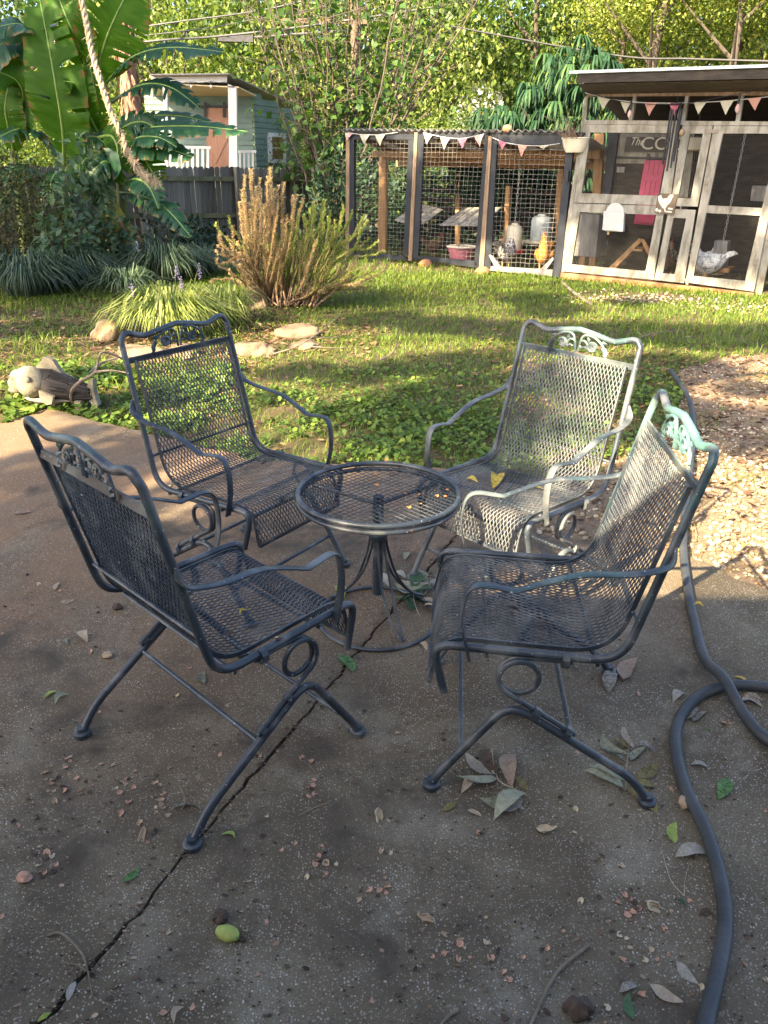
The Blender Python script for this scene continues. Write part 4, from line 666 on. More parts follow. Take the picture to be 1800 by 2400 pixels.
KEEP = [tuple(G(x, y)) for x, y in ((450, 725), (560, 765), (880, 650), (960, 640), (1050, 640), (1150, 650), (1250, 640), (940, 690), (1060, 700), (860, 800), (960, 805), (1060, 800), (620, 960), (700, 1000), (780, 1040), (860, 925), (700, 915), (640, 1030), (120, 790), (40, 810), (200, 800), (1700, 1150), (1640, 1090), (1750, 1230), (1650, 1200), (1600, 740), (1700, 738), (1790, 742), (1420, 668), (1500, 680), (420, 1150), (260, 1010), (120, 990), (1760, 1120), (30, 890), (90, 900), (1150, 1240), (430, 1170), (480, 1340))] + [
    (.83, 2.69, .8), (.75, 2.75, .9), (.85, 2.7, .6), (.66, 2.55, .45), (.78, 2.72, .45), (.75, 2.04, .9), (.72, 1.9, .95), (.70, 1.98, .75), (.3, 2.12, .64), (.45, 2.1, .64), (1.2, 2.75, 0), (1.6, 2.9, 0), (1.45, 2.62, 0), (2.7, 12.15, .15), (2.75, 12.1, .4), (2.95, 12.0, .15), (1.0, 13.3, .0),
    (-1.3, 9.1, .3), (-1.5, 9.1, .6), (-1.8, 9.1, .6), (-1.55, 9.1, .9), (-1.6, 9.1, 1.3), (-1.1, 9.1, .6), (-1.0, 9.1, .9), (-.7, 9.1, .6), (-.75, 9.1, 1.0), (-.4, 9.1, .5), (-.2, 9.0, .3), (-2.2, 7.8, .3), (-2.6, 7.7, .2), (-1.9, 7.8, .2), (-2.3, 7.5, .1), (-1.6, 8.0, .3)]
SHADE += [((.59, 2.95, .75), .14, 6), ((.56, 2.97, .9), .13, 6), ((.60, 2.93, .6), .14, 6), ((.50, 3.0, .8), .14, 6), ((.47, 2.75, .44), .14, 6)]
KEEP = np.array(KEEP); SP = []
for q, r, h in SHADE:                       # a mass is trimmed where it would reach the line from the sun to a spot the photograph shows sunlit
    q = np.array(q); tt = (h - q[2])/(-SDIR[2]); c = q - SDIR*tt; e = KEEP - c; dl = np.linalg.norm(e - (e @ SDIR)[:, None]*SDIR, axis=1).min(); r = min(r*1.06, dl*1.08 - .02)
    if r > .12: SP.append((c, r))
TREES = [thing('shade_tree', lab, 'tree', (x, y, 0)) for lab, x, y in (('shade tree behind the left side of the house, its limbs over the patio', -8.2, -5.5), ('tall shade tree left of the patio, out over the lawn', -11.5, -.5), ('big shade tree left of the yard beyond the patio', -14.5, 7.0))]
TP = np.array([tuple(t_.location) for t_ in TREES]); CL = {0: [], 1: [], 2: []}
for c, r in SP: CL[int(np.argmin(np.hypot(TP[:, 0]-c[0], TP[:, 1]-c[1])))].append((c, r))
for k, t_ in enumerate(TREES):
    o3 = np.array(t_.location); Xs = []; ns = 0; trk = MB(); trk.tube(spline([(0, 0, -.1), (.1, .1, 2), (.0, .2, 4.2), (.2, .2, 8)], 6), np.linspace(.32, .12, 19), 10); trk.make('trunk', M_BARK, t_, True)
    for c, r in CL[k]:
        lf = .075 if r < .7 else .12; n = int(pi*r*r*3.6/(lf*lf*.33)); d = RNG.normal(size=(n, 3)); d /= np.linalg.norm(d, axis=1)[:, None]; P_ = c + d*(RNG.random(n)**.42)[:, None]*r*np.array([1, 1, .75])*1.08
        nm = RNG.normal(size=(n, 3))*.6 - SDIR*.8; Xs.append(leaf_quads(P_, rdir(n), nm, lf*RNG.uniform(.7, 1.3, n), lf*.66*RNG.uniform(.7, 1.3, n))[0] - o3)
        q = c - o3; mb = MB(); st = np.array([.05, .15, min(max(q[2]-1.6, 2.2), 6.5)]); pth = spline([st, st*.5+q*.5+[0, 0, .2], q], 5); mb.tube(pth, np.linspace(.05, .012, len(pth)), 5); mb.make('limb', M_BARK, t_, True)
    X = np.concatenate(Xs); b = (np.arange(len(X)//4)*4)[:, None]; props(fast_mesh('crown', X, np.concatenate([b+[0, 1, 2], b+[0, 2, 3]]), M_SHL, t_, np.repeat(RNG.random(len(X)//4), 4)), kind='stuff')
# ------------------------------------------------------------------ chicken coop and run
M_COOP = M('worn_white_wood', [(.26, (.085, .065, .042)), (.40, (.165, .15, .115)), (.56, (.27, .255, .21)), (.85, (.34, .325, .28))], scale=3.2, detail=9, rough=.75, stretch=(3, 3, 1), bump=.35, bscale=16)
M_BLKW = M('black_painted_timber', [(.3, (.008, .010, .015)), (.7, (.020, .024, .032))], scale=6, rough=.55, bump=.2)
M_TIMB = M('weathered_timber', [(.3, (.13, .085, .05)), (.7, (.30, .21, .135))], scale=4, rough=.85, stretch=(5, 5, .8), bump=.4, bscale=16)
M_NEWT = M('amber_timber', [(.3, (.22, .115, .045)), (.7, (.40, .23, .10))], scale=4, rough=.75, stretch=(5, 5, .8))
M_GREYB = M('grey_boards', [(.3, (.13, .125, .115)), (.7, (.30, .29, .27))], scale=4, rough=.85, stretch=(4, 4, 1), bump=.3)
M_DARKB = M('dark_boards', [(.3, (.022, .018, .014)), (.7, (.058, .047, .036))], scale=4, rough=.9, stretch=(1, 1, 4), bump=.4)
M_WIRE = flat('galvanised_wire', (.28, .27, .25), .5, metal=.2); M_WIRED = flat('dull_hardware_cloth', (.11, .105, .095), .6)
M_SOFF = M('stained_soffit', [(.3, (.055, .045, .035)), (.7, (.12, .10, .08))], scale=6, rough=.8, stretch=(1, 6, 1)); M_CLAY = M('red_clay', [(.3, (.19, .085, .04)), (.7, (.36, .18, .09))], scale=7, rough=.95, bump=.5)
M_TIN = M('zinc_strip', [(.3, (.20, .25, .24)), (.55, (.36, .42, .41)), (.8, (.24, .27, .27))], scale=5, rough=.35, metal=.6, stretch=(1, 1, 3))
M_PINK = flat('pink_paint', (.36, .045, .10), .55, vary=.10); M_WP = flat('white_plastic', (.44, .435, .41), .45, vary=.06); M_CREAM = flat('cream_plastic', (.66, .60, .45), .5, vary=.08)
M_REDP = flat('red_plastic', (.45, .03, .03), .45); M_CHAIN = flat('steel_chain', (.30, .29, .27), .4, metal=.5); M_SIGN = M('sign_board', [(.3, (.055, .05, .043)), (.7, (.09, .08, .07))], scale=6, rough=.8); M_LETT = flat('sign_letters', (.62, .58, .50), .7, vary=.05)
M_PLQ = flat('plaque_brown', (.13, .095, .06), .8); M_FLOORC = M('coop_litter', [(.3, (.045, .03, .02)), (.7, (.11, .075, .048))], scale=12, rough=1, bump=.8)
CPL = Plane(G(1315, 650), G(1765, 690)); CPO = CPL.o.copy()
CO = thing('chicken_coop', 'walk-in white-framed chicken coop with wire doors and a zinc-edged roof', 'chicken coop', CPO)
Z4 = lambda x, y: (1280 + x/3.190, 150 + y/3.190)
def cb(name, pts, w0, w1, mt, parent=None, pl=CPL, org=CPO, z4=True, wp=None):
    mb = MB(); mb.prism(pl, [pl.pix(*(Z4(*q) if z4 else q), w1 if wp is None else wp) for q in pts], w0, w1); mb.v = [v - org for v in mb.v]
    return mb.make(name, mt, CO if parent is None else parent)
# sill, header, frieze
cb('sill', [(105, 1558), (1552, 1712), (1548, 1750), (98, 1604)], -.10, .012, M_CLAY)
cb('frieze_rail', [(300, 208), (1900, 192), (1900, 232), (303, 244)], -.09, .0, M_TIMB)
cb('header', [(268, 418), (1900, 432), (1900, 462), (270, 450)], -.09, .004, M_COOP)
for q in ([(288, 244), (312, 244), (298, 418), (270, 418)], [(650, 241), (672, 241), (642, 421), (615, 421)], [(1040, 238), (1066, 238), (1037, 424), (1010, 424)], [(1448, 235), (1476, 235), (1446, 428), (1414, 428)]): cb('frieze_stud', q, -.08, -.004, M_COOP)
cb('corner_post', [(262, 452), (287, 452), (132, 1556), (100, 1556)], -.09, -.002, M_COOP)
def door(label, rails, openings, pitch=.024):
    d = cb('door', rails[0], -.035, .014, M_COOP); d['label'] = label
    for q in rails[1:]: cb('door_rail', q, -.034, .0135, M_COOP, d)
    for q in openings:
        c = [CPL.pix(*Z4(*p), 0) for p in q]; us = [p[0] for p in c]; mb = MB(); tl, tr, br, bl = [np.array(p) for p in c]
        nu = int(np.linalg.norm(tr-tl)/pitch); nv = int(np.linalg.norm(bl-tl)/pitch)
        for i in range(1, nu): a = tl+(tr-tl)*i/nu; b = bl+(br-bl)*i/nu; mb.tube([CPL.P(*a, -.012)-CPO, CPL.P(*b, -.012)-CPO], .0008, 3, cap=False)
        for i in range(1, nv): a = tl+(bl-tl)*i/nv; b = tr+(br-tr)*i/nv; mb.tube([CPL.P(*a, -.010)-CPO, CPL.P(*b, -.010)-CPO], .0008, 3, cap=False)
        props(mb.make('wire_mesh', M_WIRED, d), kind='stuff')
    return d
d1 = door('lower left wire door with the white mailbox', [[(205, 1043), (262, 1048), (190, 1500), (132, 1550)], [(206, 1042), (885, 1062), (878, 1130), (240, 1106)], [(132, 1550), (190, 1500), (742, 1550), (800, 1612)], [(822, 1131), (878, 1132), (802, 1612), (742, 1552)]], [[(240, 1106), (822, 1132), (742, 1550), (190, 1500)]])
d2 = door('upper left wire door', [[(287, 452), (330, 512), (265, 966), (207, 1038)], [(287, 452), (1000, 458), (938, 516), (330, 512)], [(207, 1036), (265, 966), (850, 986), (888, 1056)], [(938, 516), (1000, 458), (925, 1056), (850, 988)]], [[(330, 512), (938, 516), (850, 988), (265, 966)]])
d3 = door('upper narrow wire door', [[(1018, 458), (1076, 520), (986, 1000), (930, 1062)], [(1018, 458), (1246, 460), (1172, 520), (1076, 520)], [(930, 1062), (986, 1000), (1080, 1006), (1132, 1066)], [(1172, 520), (1246, 460), (1132, 1066), (1080, 1006)]], [[(1076, 520), (1172, 520), (1080, 1006), (986, 1000)]])
d4 = door('lower narrow wire door', [[(918, 1082), (952, 1150), (872, 1566), (808, 1614)], [(918, 1082), (1118, 1092), (1046, 1154), (952, 1150)], [(808, 1614), (872, 1566), (960, 1572), (1030, 1638)], [(1046, 1154), (1118, 1092), (1030, 1638), (960, 1572)]], [[(952, 1150), (1046, 1154), (960, 1572), (872, 1566)]])
d5 = door('big right wire door', [[(1254, 460), (1322, 520), (1100, 1586), (1042, 1632)], [(1254, 460), (1800, 466), (1745, 520), (1322, 520)], [(1206, 1056), (1640, 1078), (1625, 1136), (1192, 1114)], [(1042, 1632), (1100, 1586), (1486, 1622), (1552, 1702)], [(1745, 520), (1800, 466), (1552, 1702), (1486, 1622)]], [[(1322, 520), (1745, 520), (1640, 1078), (1210, 1056)], [(1194, 1114), (1622, 1136), (1486, 1622), (1100, 1586)]])
M_HNG = flat('rusty_hinge', (.20, .17, .14), .5, metal=.5)
for d_, q in ((d5, [(1205, 488), (1285, 490), (1285, 516), (1203, 514)]), (d5, [(1558, 1452), (1588, 1454), (1582, 1502), (1552, 1500)]), (d3, [(1182, 880), (1212, 880), (1208, 908), (1178, 908)]), (d4, [(1000, 1600), (1062, 1606), (1060, 1618), (998, 1612)]), (d5, [(1035, 1610), (1066, 1614), (1062, 1656), (1045, 1652)]), (d1, [(222, 1022), (232, 1022), (230, 1046), (220, 1046)]), (d4, [(1002, 1064), (1012, 1064), (1010, 1086), (1000, 1086)])): cb('latch', q, .015, .026, M_HNG, d_)
cb('right_post', [(1560, 1480), (1620, 1180), (1900, 470), (1960, 470), (1660, 1480), (1610, 1730), (1552, 1722)], -.12, -.05, M_COOP)
# roof: tilted slab running back, zinc drip edge over a brown fascia
wl, wr = CPL.pix(*Z4(305, 205), 0), CPL.pix(*Z4(1900, 190), 0); fw = .42
fl_, fr_ = CPL.pix(*Z4(238, 100), fw), CPL.pix(*Z4(1900, 54), fw)
def slab4(name, q, dz, mt, parent=None):
    q = np.array(q); mb = MB(); mb.add(np.concatenate([q, q + np.array([0, 0, dz])]) - CPO, [(0,3,2,1),(4,5,6,7),(0,1,5,4),(1,2,6,5),(2,3,7,6),(3,0,4,7)]); return mb.make(name, mt, CO if parent is None else parent)
F0, F1 = CPL.P(*fl_, fw), CPL.P(*fr_, fw); bk = -CPL.n*3.0 + np.array([0, 0, -.62])
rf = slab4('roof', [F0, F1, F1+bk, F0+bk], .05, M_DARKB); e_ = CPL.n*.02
slab4('fascia_board', [F0+e_*.1+[0, 0, -.07], F1+e_*.1+[0, 0, -.07], F1+e_+[0, 0, -.07], F0+e_+[0, 0, -.07]], .11, M_DARKB, rf)
slab4('zinc_edge', [F0+e_*1.1-CPL.n*.25+[0, 0, .055]-CPL.u*.12, F1-CPL.n*.25+e_*1.1+[0, 0, .055], F1+e_*2.2+[0, 0, .045], F0+e_*2.2+[0, 0, .045]-CPL.u*.12], .035, M_TIN, rf)
slab4('soffit_sheet', [F0-CPL.n*.05-[0, 0, .085], F1-CPL.n*.05-[0, 0, .085], F1+bk*.14-[0, 0, .085], F0+bk*.14-[0, 0, .085]], .012, M_SOFF, rf)
for k in range(0): t = (k+.5)/9; p = F0*(1-t)+F1*t; slab4('rafter', [p-CPL.u*.02-CPL.n*.05-[0, 0, .10], p+CPL.u*.02-CPL.n*.05-[0, 0, .10], p+CPL.u*.02+bk*.97-[0, 0, .10], p-CPL.u*.02+bk*.97-[0, 0, .10]], .09, M_TIMB, rf)
UL, UR = CPL.pix(*Z4(115, 1556))[0], CPL.pix(*Z4(1960, 1000))[0]; DP = -2.1
def cbox(name, u0, u1, v0, v1, w0, w1, mt, parent=None, pl=CPL, org=CPO):
    mb = MB(); mb.prism(pl, [(u0, v0), (u1, v0), (u1, v1), (u0, v1)], w0, w1); mb.v = [v - org for v in mb.v]; return mb.make(name, mt, (CO if pl is CPL else None) if parent is None else parent)
cbox('coop_floor', UL, UR, -.02, .03, DP, -.1, M_FLOORC)
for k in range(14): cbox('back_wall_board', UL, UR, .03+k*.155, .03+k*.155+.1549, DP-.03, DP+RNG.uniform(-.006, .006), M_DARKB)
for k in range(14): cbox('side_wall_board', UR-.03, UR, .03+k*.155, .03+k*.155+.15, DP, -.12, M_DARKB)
# inner nest house: white trimmed wall with the sign and sliding pink door
WI = -.75
def ci(name, pts, w0, w1, mt, parent=None): return cb(name, pts, WI+w0, WI+w1, mt, parent, wp=WI)
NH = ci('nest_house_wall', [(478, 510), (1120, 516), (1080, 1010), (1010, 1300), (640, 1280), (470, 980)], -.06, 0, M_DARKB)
ci('nest_trim', [(540, 518), (1110, 522), (1095, 705), (520, 695)], .002, .02, M_COOP, NH)
ci('nest_trim', [(490, 700), (518, 700), (490, 1000), (470, 990)], .002, .02, M_COOP, NH); ci('nest_trim', [(518, 706), (760, 712), (756, 746), (512, 744)], .003, .021, M_COOP, NH); ci('nest_trim', [(1040, 620), (1105, 630), (1060, 1000), (985, 990)], .003, .021, M_COOP, NH)
for k in range(6): ci('nest_board', [(500-k*5, 752+k*46), (728-k*6, 754+k*46), (722-k*6, 796+k*46), (494-k*5, 794+k*46)], .002, .012+.004*(k % 2), M_DARKB, NH)
ci('door_track', [(512, 690), (1010, 702), (1009, 716), (510, 704)], .03, .05, M_BLK, NH); ci('track_roller', [(764, 672), (782, 673), (778, 720), (760, 720)], .05, .065, M_BLK, NH)
PD = ci('pink_sliding_door', [(745, 716), (900, 720), (806, 1205), (662, 1195)], .03, .05, M_PINK, NH)
for k in range(4): ci('door_plank', [(752+k*37, 722), (785+k*37, 723), (697+k*36, 1196), (668+k*36, 1192)], .0505, .058, M_PINK, PD)
for q in ([(737, 826), (878, 832), (868, 872), (729, 866)], [(675, 1140), (822, 1148), (812, 1190), (665, 1182)]): ci('door_batten', q, .0585, .07, M_PINK, PD)
ci('nest_window', [(535, 768), (592, 770), (586, 812), (530, 810)], .02, .03, M_GREYB, NH)
# sign reading The COOP (its end hidden behind the door stile)
SG = ci('coop_sign', [(606, 545), (1075, 552), (1062, 664), (590, 655)], .025, .045, M_SIGN, NH); SG['label'] = 'dark wooden sign with pale lettering inside the coop'
def text_obj(s, px, py, h, w, mt, parent, pl=CPL, org=CPO, shear=0., sx=1.0, name='lettering', tilt=0., wp=None):
    cu = bpy.data.curves.new('lettering', 'FONT'); cu.body = s; cu.size = 1; cu.extrude = .012; cu.shear = shear; tmp = bpy.data.objects.new('tmp', cu); COL.objects.link(tmp)
    dg = bpy.context.evaluated_depsgraph_get(); me = bpy.data.meshes.new_from_object(tmp.evaluated_get(dg)); COL.objects.unlink(tmp); bpy.data.objects.remove(tmp)
    v = np.array([q.co[:] for q in me.vertices]); f = [tuple(p.vertices) for p in me.polygons]; u0_, v0_ = pl.pix(px, py, w)
    ct, st = math.cos(tilt), math.sin(tilt); X = v[:, 0]*h*sx; Y = v[:, 1]*h; X, Y = X*ct-Y*st, X*st+Y*ct
    mb = MB(); mb.add(np.array([pl.P(u0_+a, v0_+b, w+c*h*.3) for a, b, c in zip(X, Y, v[:, 2])]) - org, f); return mb.make(name, mt, parent)
text_obj('The', *Z4(622, 606), .155, WI+.047, M_LETT, SG, shear=.35, sx=.85, tilt=-.02); text_obj('COOP', *Z4(700, 636), .235, WI+.047, M_LETT, SG, sx=1.18, tilt=-.02)
# hanging amber beam, back slope, ramp ladder, roost and feeder inside
LD_ = thing('roost_ladder', 'amber wooden A-frame roost on the coop floor behind the lower left wire door', 'roost', CPL.P(1.0, .03, -.8)); LO = np.array(LD_.location)
def cl_(name, pts, w0, w1, mt, th, org, wp): mb = MB(); mb.prism(CPL, [CPL.pix(*Z4(*q), wp) for q in pts], w0, w1); mb.v = [v - org for v in mb.v]; return mb.make(name, mt, th)
for w in (-.55, -1.0):
    cl_('rail', [(470, 1528), (520, 1528), (735, 1310), (700, 1302)], w, w+.05, M_NEWT, LD_, LO, w); cl_('rail', [(705, 1304), (738, 1308), (800, 1420), (775, 1440)], w, w+.05, M_NEWT, LD_, LO, w)
for q in ([(625, 1380), (725, 1384), (724, 1400), (622, 1396)], [(560, 1440), (585, 1442), (580, 1462), (552, 1460)], [(500, 1498), (530, 1500), (522, 1520), (490, 1518)]): cl_('rung', q, -1.05, -.5, M_NEWT, LD_, LO, -.55)
cb('amber_stud', [(362, 520), (432, 520), (405, 990), (345, 985)], -1.0, -.93, M_NEWT, wp=-.93); cb('amber_brace', [(330, 560), (360, 560), (470, 990), (425, 990)], -1.05, -1.0, M_NEWT, wp=-1.0)
cb('black_stud', [(470, 515), (540, 515), (480, 975), (420, 975)], -.72, -.66, M_BLKW, wp=-.66)
ST_ = thing('grey_cabinet', 'pale plywood nest box on amber legs behind the lower left wire', 'nest box', CPL.P(.3, .03, -.9)); SO = np.array(ST_.location)
cl_('box_side', [(235, 1120), (400, 1130), (370, 1445), (205, 1432)], -1.15, -.7, M_GREYB, ST_, SO, -.7)
for q in ([(250, 1438), (292, 1440), (285, 1510), (240, 1508)], [(322, 1444), (368, 1446), (360, 1512), (316, 1510)]): cl_('leg', q, -.78, -.72, M_NEWT, ST_, SO, -.72)
def chain(name, label, A, Bp, mt, r=.006, link=.045):
    A, Bp = np.array(A), np.array(Bp); n = int(np.linalg.norm(Bp-A)/link); mb = MB(); d = (Bp-A)/np.linalg.norm(Bp-A); e = np.cross(d, [1, 0, 0]); e /= np.linalg.norm(e); f = np.cross(d, e); th = np.linspace(0, 2*pi, 8, endpoint=False)
    for i in range(n):
        c = A + (Bp-A)*(i+.5)/n; s_ = e if i % 2 else f; mb.tube([c + d*math.cos(a)*link*.62 + s_*math.sin(a)*link*.30 for a in th], r, 4, closed=True)
    return props(mb.make(name, mt), label, 'chain')
def PX(x, y, w, z4=True): q = CPL.pix(*(Z4(x, y) if z4 else (x, y)), w); return CPL.P(*q, w)
chain('hanging_chain', 'steel chain hanging from the coop roof down to the grey feeder behind the right door', PX(1500, 470, -.7), PX(1325, 1320, -.7), M_CHAIN)
FD = thing('hanging_feeder', 'pale grey box feeder hanging on a chain behind the right wire door', 'feeder', PX(1300, 1560, -.7)); fo = np.array(FD.location)
cl_('hopper', [(1258, 1322), (1358, 1326), (1332, 1545), (1232, 1540)], -.85, -.62, M_GREYB, FD, fo, -.62); cl_('tray', [(1205, 1520), (1372, 1530), (1360, 1560), (1200, 1550)], -.92, -.52, M_NEWT, FD, fo, -.52)
HB = thing('wall_nest_box', 'whitish nest box on the right inner wall of the coop', 'nest box', PX(1590, 1000, -1.4)); ho = np.array(HB.location); cl_('box_side', [(1540, 910), (1680, 915), (1660, 1030), (1525, 1022)], -1.6, -1.3, M_GREYB, HB, ho, -1.3)
BK = thing('beige_bag', 'round pale shade on top of the beige post seen through the narrow door', 'lamp', PX(1110, 640, -.72)); bo = np.array(BK.location); mb = MB(); mb.lathe([(.03, .16), (.10, .15), (.15, .06), (.155, 0), (.12, -.02)], (0, 0, 0), 16); mb.make('shade', M_CREAM, BK, True); mb = MB(); mb.tube([(0, 0, .15), (0, 0, .9)], .008, 5); mb.make('cord', M_BLK, BK)
# plaque: hen silhouette and lettering
PQ = thing('hen_plaque', 'small brown plaque with a white hen and lettering on the coop door stile', 'plaque', PX(892, 1045, .03)); po_ = np.array(PQ.location)
def pq(name, pts, w0, w1, mt): mb = MB(); mb.prism(CPL, [CPL.pix(*Z4(*q), .045) for q in pts], w0, w1); mb.v = [v - po_ for v in mb.v]; return mb.make(name, mt, PQ)
pq('board', [(836, 966), (982, 974), (952, 1128), (808, 1112)], .016, .036, M_PLQ)
pq('hen_silhouette', [(836, 990), (858, 978), (872, 1008), (905, 1000), (925, 978), (945, 976), (952, 990), (942, 1002), (930, 1030), (905, 1058), (890, 1080), (872, 1078), (850, 1050), (838, 1020)], .037, .041, M_LETT)
for q in ([(880, 1078), (888, 1080), (896, 1108), (886, 1106)], [(818, 1080), (832, 1078), (838, 1094), (828, 1104), (816, 1098)], [(842, 1090), (856, 1090), (858, 1106), (846, 1110), (838, 1102)], [(900, 1098), (938, 1102), (936, 1112), (898, 1108)], [(912, 1074), (946, 1078), (944, 1090), (910, 1086)]): pq('egg' if q[0][0] < 850 else 'flourish', q, .037, .041, M_LETT)
text_obj('Fresh', *Z4(858, 1006), .062, .042, M_PLQ, PQ, org=po_, tilt=-.1); text_obj('CHICKENS', *Z4(840, 1052), .040, .042, M_PLQ, PQ, org=po_, sx=.8, tilt=-.12)
# white mailbox basket on the left door
MX = thing('white_wall_box', 'white enamel wall box with an arched back hung on the lower left coop door', 'wall box', PX(505, 1240, .03)); mo = np.array(MX.location)
def mx(name, pts, w0, w1, wp): mb = MB(); mb.prism(CPL, [CPL.pix(*Z4(*q), wp) for q in pts], w0, w1); mb.v = [v - mo for v in mb.v]; return mb.make(name, M_WP, MX)
mx('back_plate', [(440, 1250), (575, 1256), (582, 1108), (578, 1078), (560, 1052), (535, 1040), (510, 1038), (485, 1046), (462, 1068), (448, 1096)], .016, .024, .02)
mx('box_front', [(420, 1240), (572, 1252), (584, 1112), (432, 1098)], .13, .14, .14); mx('box_side', [(430, 1240), (444, 1244), (450, 1104), (438, 1098)], .024, .13, .08); mx('box_side', [(562, 1250), (578, 1252), (582, 1112), (570, 1110)], .024, .13, .08); mx('box_floor', [(425, 1232), (574, 1244), (573, 1254), (424, 1242)], .024, .13, .1)
# wind chime
WC = thing('wind_chime', 'black tube wind chime hanging from the coop eave beside the pink pennant', 'wind chime', PX(985, 230, .25)); wo = np.array(WC.location); cc = PX(980, 300, .25) - wo
mb = MB(); mb.lathe([(.09, -.008), (.095, 0), (.09, .008)], cc, 14); mb.make('top_disc', M_BLK, WC); mb = MB(); mb.tube([(0, 0, .12), (0, 0, 0), cc], .003, 4); mb.make('cord', M_BLK, WC)
for k, (a, l) in enumerate(((0, .62), (1.25, .74), (2.5, .66), (3.8, .58), (5.0, .70))): q = cc + np.array([.07*math.cos(a), .07*math.sin(a), -.06]); mb = MB(); mb.tube([q, q - [0, 0, l]], .012, 8); mb.make('chime_tube', M_BLK, WC)
mb = MB(); mb.lathe([(.008, .03), (.03, .015), (.038, -.02), (.025, -.05), (.01, -.06)], cc + np.array([.10, -.06, -.32]), 10); mb.make('striker', M_TIMB, WC, True)
# bunting
M_FLG = {'c': flat('cream_felt', (.58, .55, .43), .85, vary=.06, trans=.25), 'p': flat('salmon_felt', (.60, .34, .28), .85, vary=.06, trans=.25), 'm': flat('pink_felt', (.58, .19, .27), .85, vary=.06, trans=.25), 'l': flat('pale_pink_felt', (.62, .42, .40), .85, vary=.06, trans=.25)}
def bunting(label, pl, w, cord, flags, cv):
    t = thing('bunting', label, 'bunting', pl.P(*pl.pix(*cv(*cord[0]), w), w), 0, 'pennant strings'); o3 = np.array(t.location); f = lambda x, y, ww=w: pl.P(*pl.pix(*cv(x, y), ww), ww) - o3
    mb = MB(); mb.tube(spline([f(*q) for q in cord], 6), .006, 5); mb.make('cord', M_WP, t)
    for a, b, c, k in flags:
        mb = MB(); a, b, c = f(*a), f(*b), f(*c, w-.015); m1 = (a+b)/2 + pl.n*.02; m2 = (a+c)/2 + pl.n*.008; m3 = (b+c)/2 + pl.n*.022; n_ = pl.n*.003; v = [a, m1, b, m3, c, m2]; mb.add(v + [q-n_ for q in v], [(0,5,1),(1,3,2),(5,3,1),(5,4,3),(7,11,6),(8,9,7),(7,9,11),(9,10,11),(0,1,7,6),(1,2,8,7),(2,3,9,8),(3,4,10,9),(4,5,11,10),(5,0,6,11)]); mb.make('pennant', M_FLG[k], t)
    return t
bunting('bunting of cream and salmon pennants strung along the coop eave', CPL, .06, [(290, 215), (480, 262), (660, 284), (860, 292), (1040, 292), (1250, 282), (1440, 268), (1660, 245), (1900, 225)],
    [((385, 245), (478, 262), (425, 345), 'c'), ((552, 270), (640, 280), (592, 368), 'c'), ((735, 286), (828, 290), (770, 388), 'p'), ((916, 290), (1002, 292), (962, 392), 'm'), ((1104, 288), (1200, 284), (1138, 378), 'c'), ((1300, 278), (1404, 270), (1342, 380), 'c'), ((1506, 258), (1612, 248), (1562, 350), 'p'), ((1720, 240), (1820, 232), (1775, 335), 'c')], Z4)
cb_wire = MB(); pts = spline([PX(x, y, .12) for x, y in ((300, 210), (600, 285), (980, 300), (1300, 250), (1660, 180), (1900, 150))], 8)
SL2 = thing('string_light', 'black wire string light with bare bulbs across the coop frieze', 'string lights', pts[0]); so = np.array(pts[0]); mb = MB(); mb.tube(pts-so, .005, 5); mb.make('wire', M_BLK, SL2)
for x, y in ((628, 345), (1000, 352), (1436, 300), (1800, 200)): q = PX(x, y, .12)-so; mb = MB(); mb.tube([q+[0, 0, .11], q+[0, 0, 0]], .014, 8); s_ = mb.make('socket', M_BLK, SL2); mb = MB(); mb.lathe([(.012, 0), (.028, -.04), (.026, -.07), (.006, -.10)], q, 10); mb.make('bulb', M_FLG['l'], s_, True)
# ------------------------------------------------------------------ wire run left of the coop
PPL = Plane(G(815, 600), G(1310, 650)); PPO = PPL.o.copy(); Z3 = lambda x, y: (780 + x/2.765, 280 + y/2.765)
PN = thing('chicken_run', 'black-framed wire chicken run with a corrugated roof, left of the coop', 'chicken run', PPO)
def pb(name, pts, w0, w1, mt, parent=None, wp=None, org=PPO):
    mb = MB(); mb.prism(PPL, [PPL.pix(*Z3(*q), w1 if wp is None else wp) for q in pts], w0, w1); mb.v = [v - org for v in mb.v]; return mb.make(name, mt, PN if parent is None else parent)
pb('timber_post', [(86, 82), (108, 82), (104, 890), (80, 890)], -.06, .012, M_TIMB); pb('timber_post', [(528, 84), (549, 84), (512, 916), (488, 914)], -.06, .02, M_TIMB); pb('timber_post', [(1008, 108), (1031, 108), (976, 972), (946, 968)], -.06, .02, M_TIMB)
def run_panel(label, posts, wire):
    f = pb('panel_frame', posts[0], -.05, .0, M_BLKW); f['label'] = label
    for q in posts[1:]: pb('frame_rail' if abs(q[1][0]-q[0][0]) > 60 else 'frame_stile', q, -.05, -.0015, M_BLKW, f)
    tl, tr, br, bl = [np.array(PPL.pix(*Z3(*p), -.02)) for p in wire]; mb = MB(); nu = max(3, int(round(np.linalg.norm(tr-tl)/.085))); nv = int(round(np.linalg.norm(bl-tl)/.068)); g = np.random.default_rng(nu)
    for i in range(1, nu): a = tl+(tr-tl)*i/nu; b = bl+(br-bl)*i/nu; mb.tube([PPL.P(*(a+(b-a)*s + g.normal(0, .003, 2)), -.02)-PPO for s in np.linspace(0, 1, 9)], .0019, 4, cap=False)
    for i in range(1, nv): a = tl+(bl-tl)*i/nv; b = tr+(br-tr)*i/nv; mb.tube([PPL.P(*(a+(b-a)*s + g.normal(0, .004, 2)), -.016)-PPO for s in np.linspace(0, 1, 9)], .0019, 4, cap=False)
    props(mb.make('welded_wire', M_WIRE, f), kind='stuff'); return f
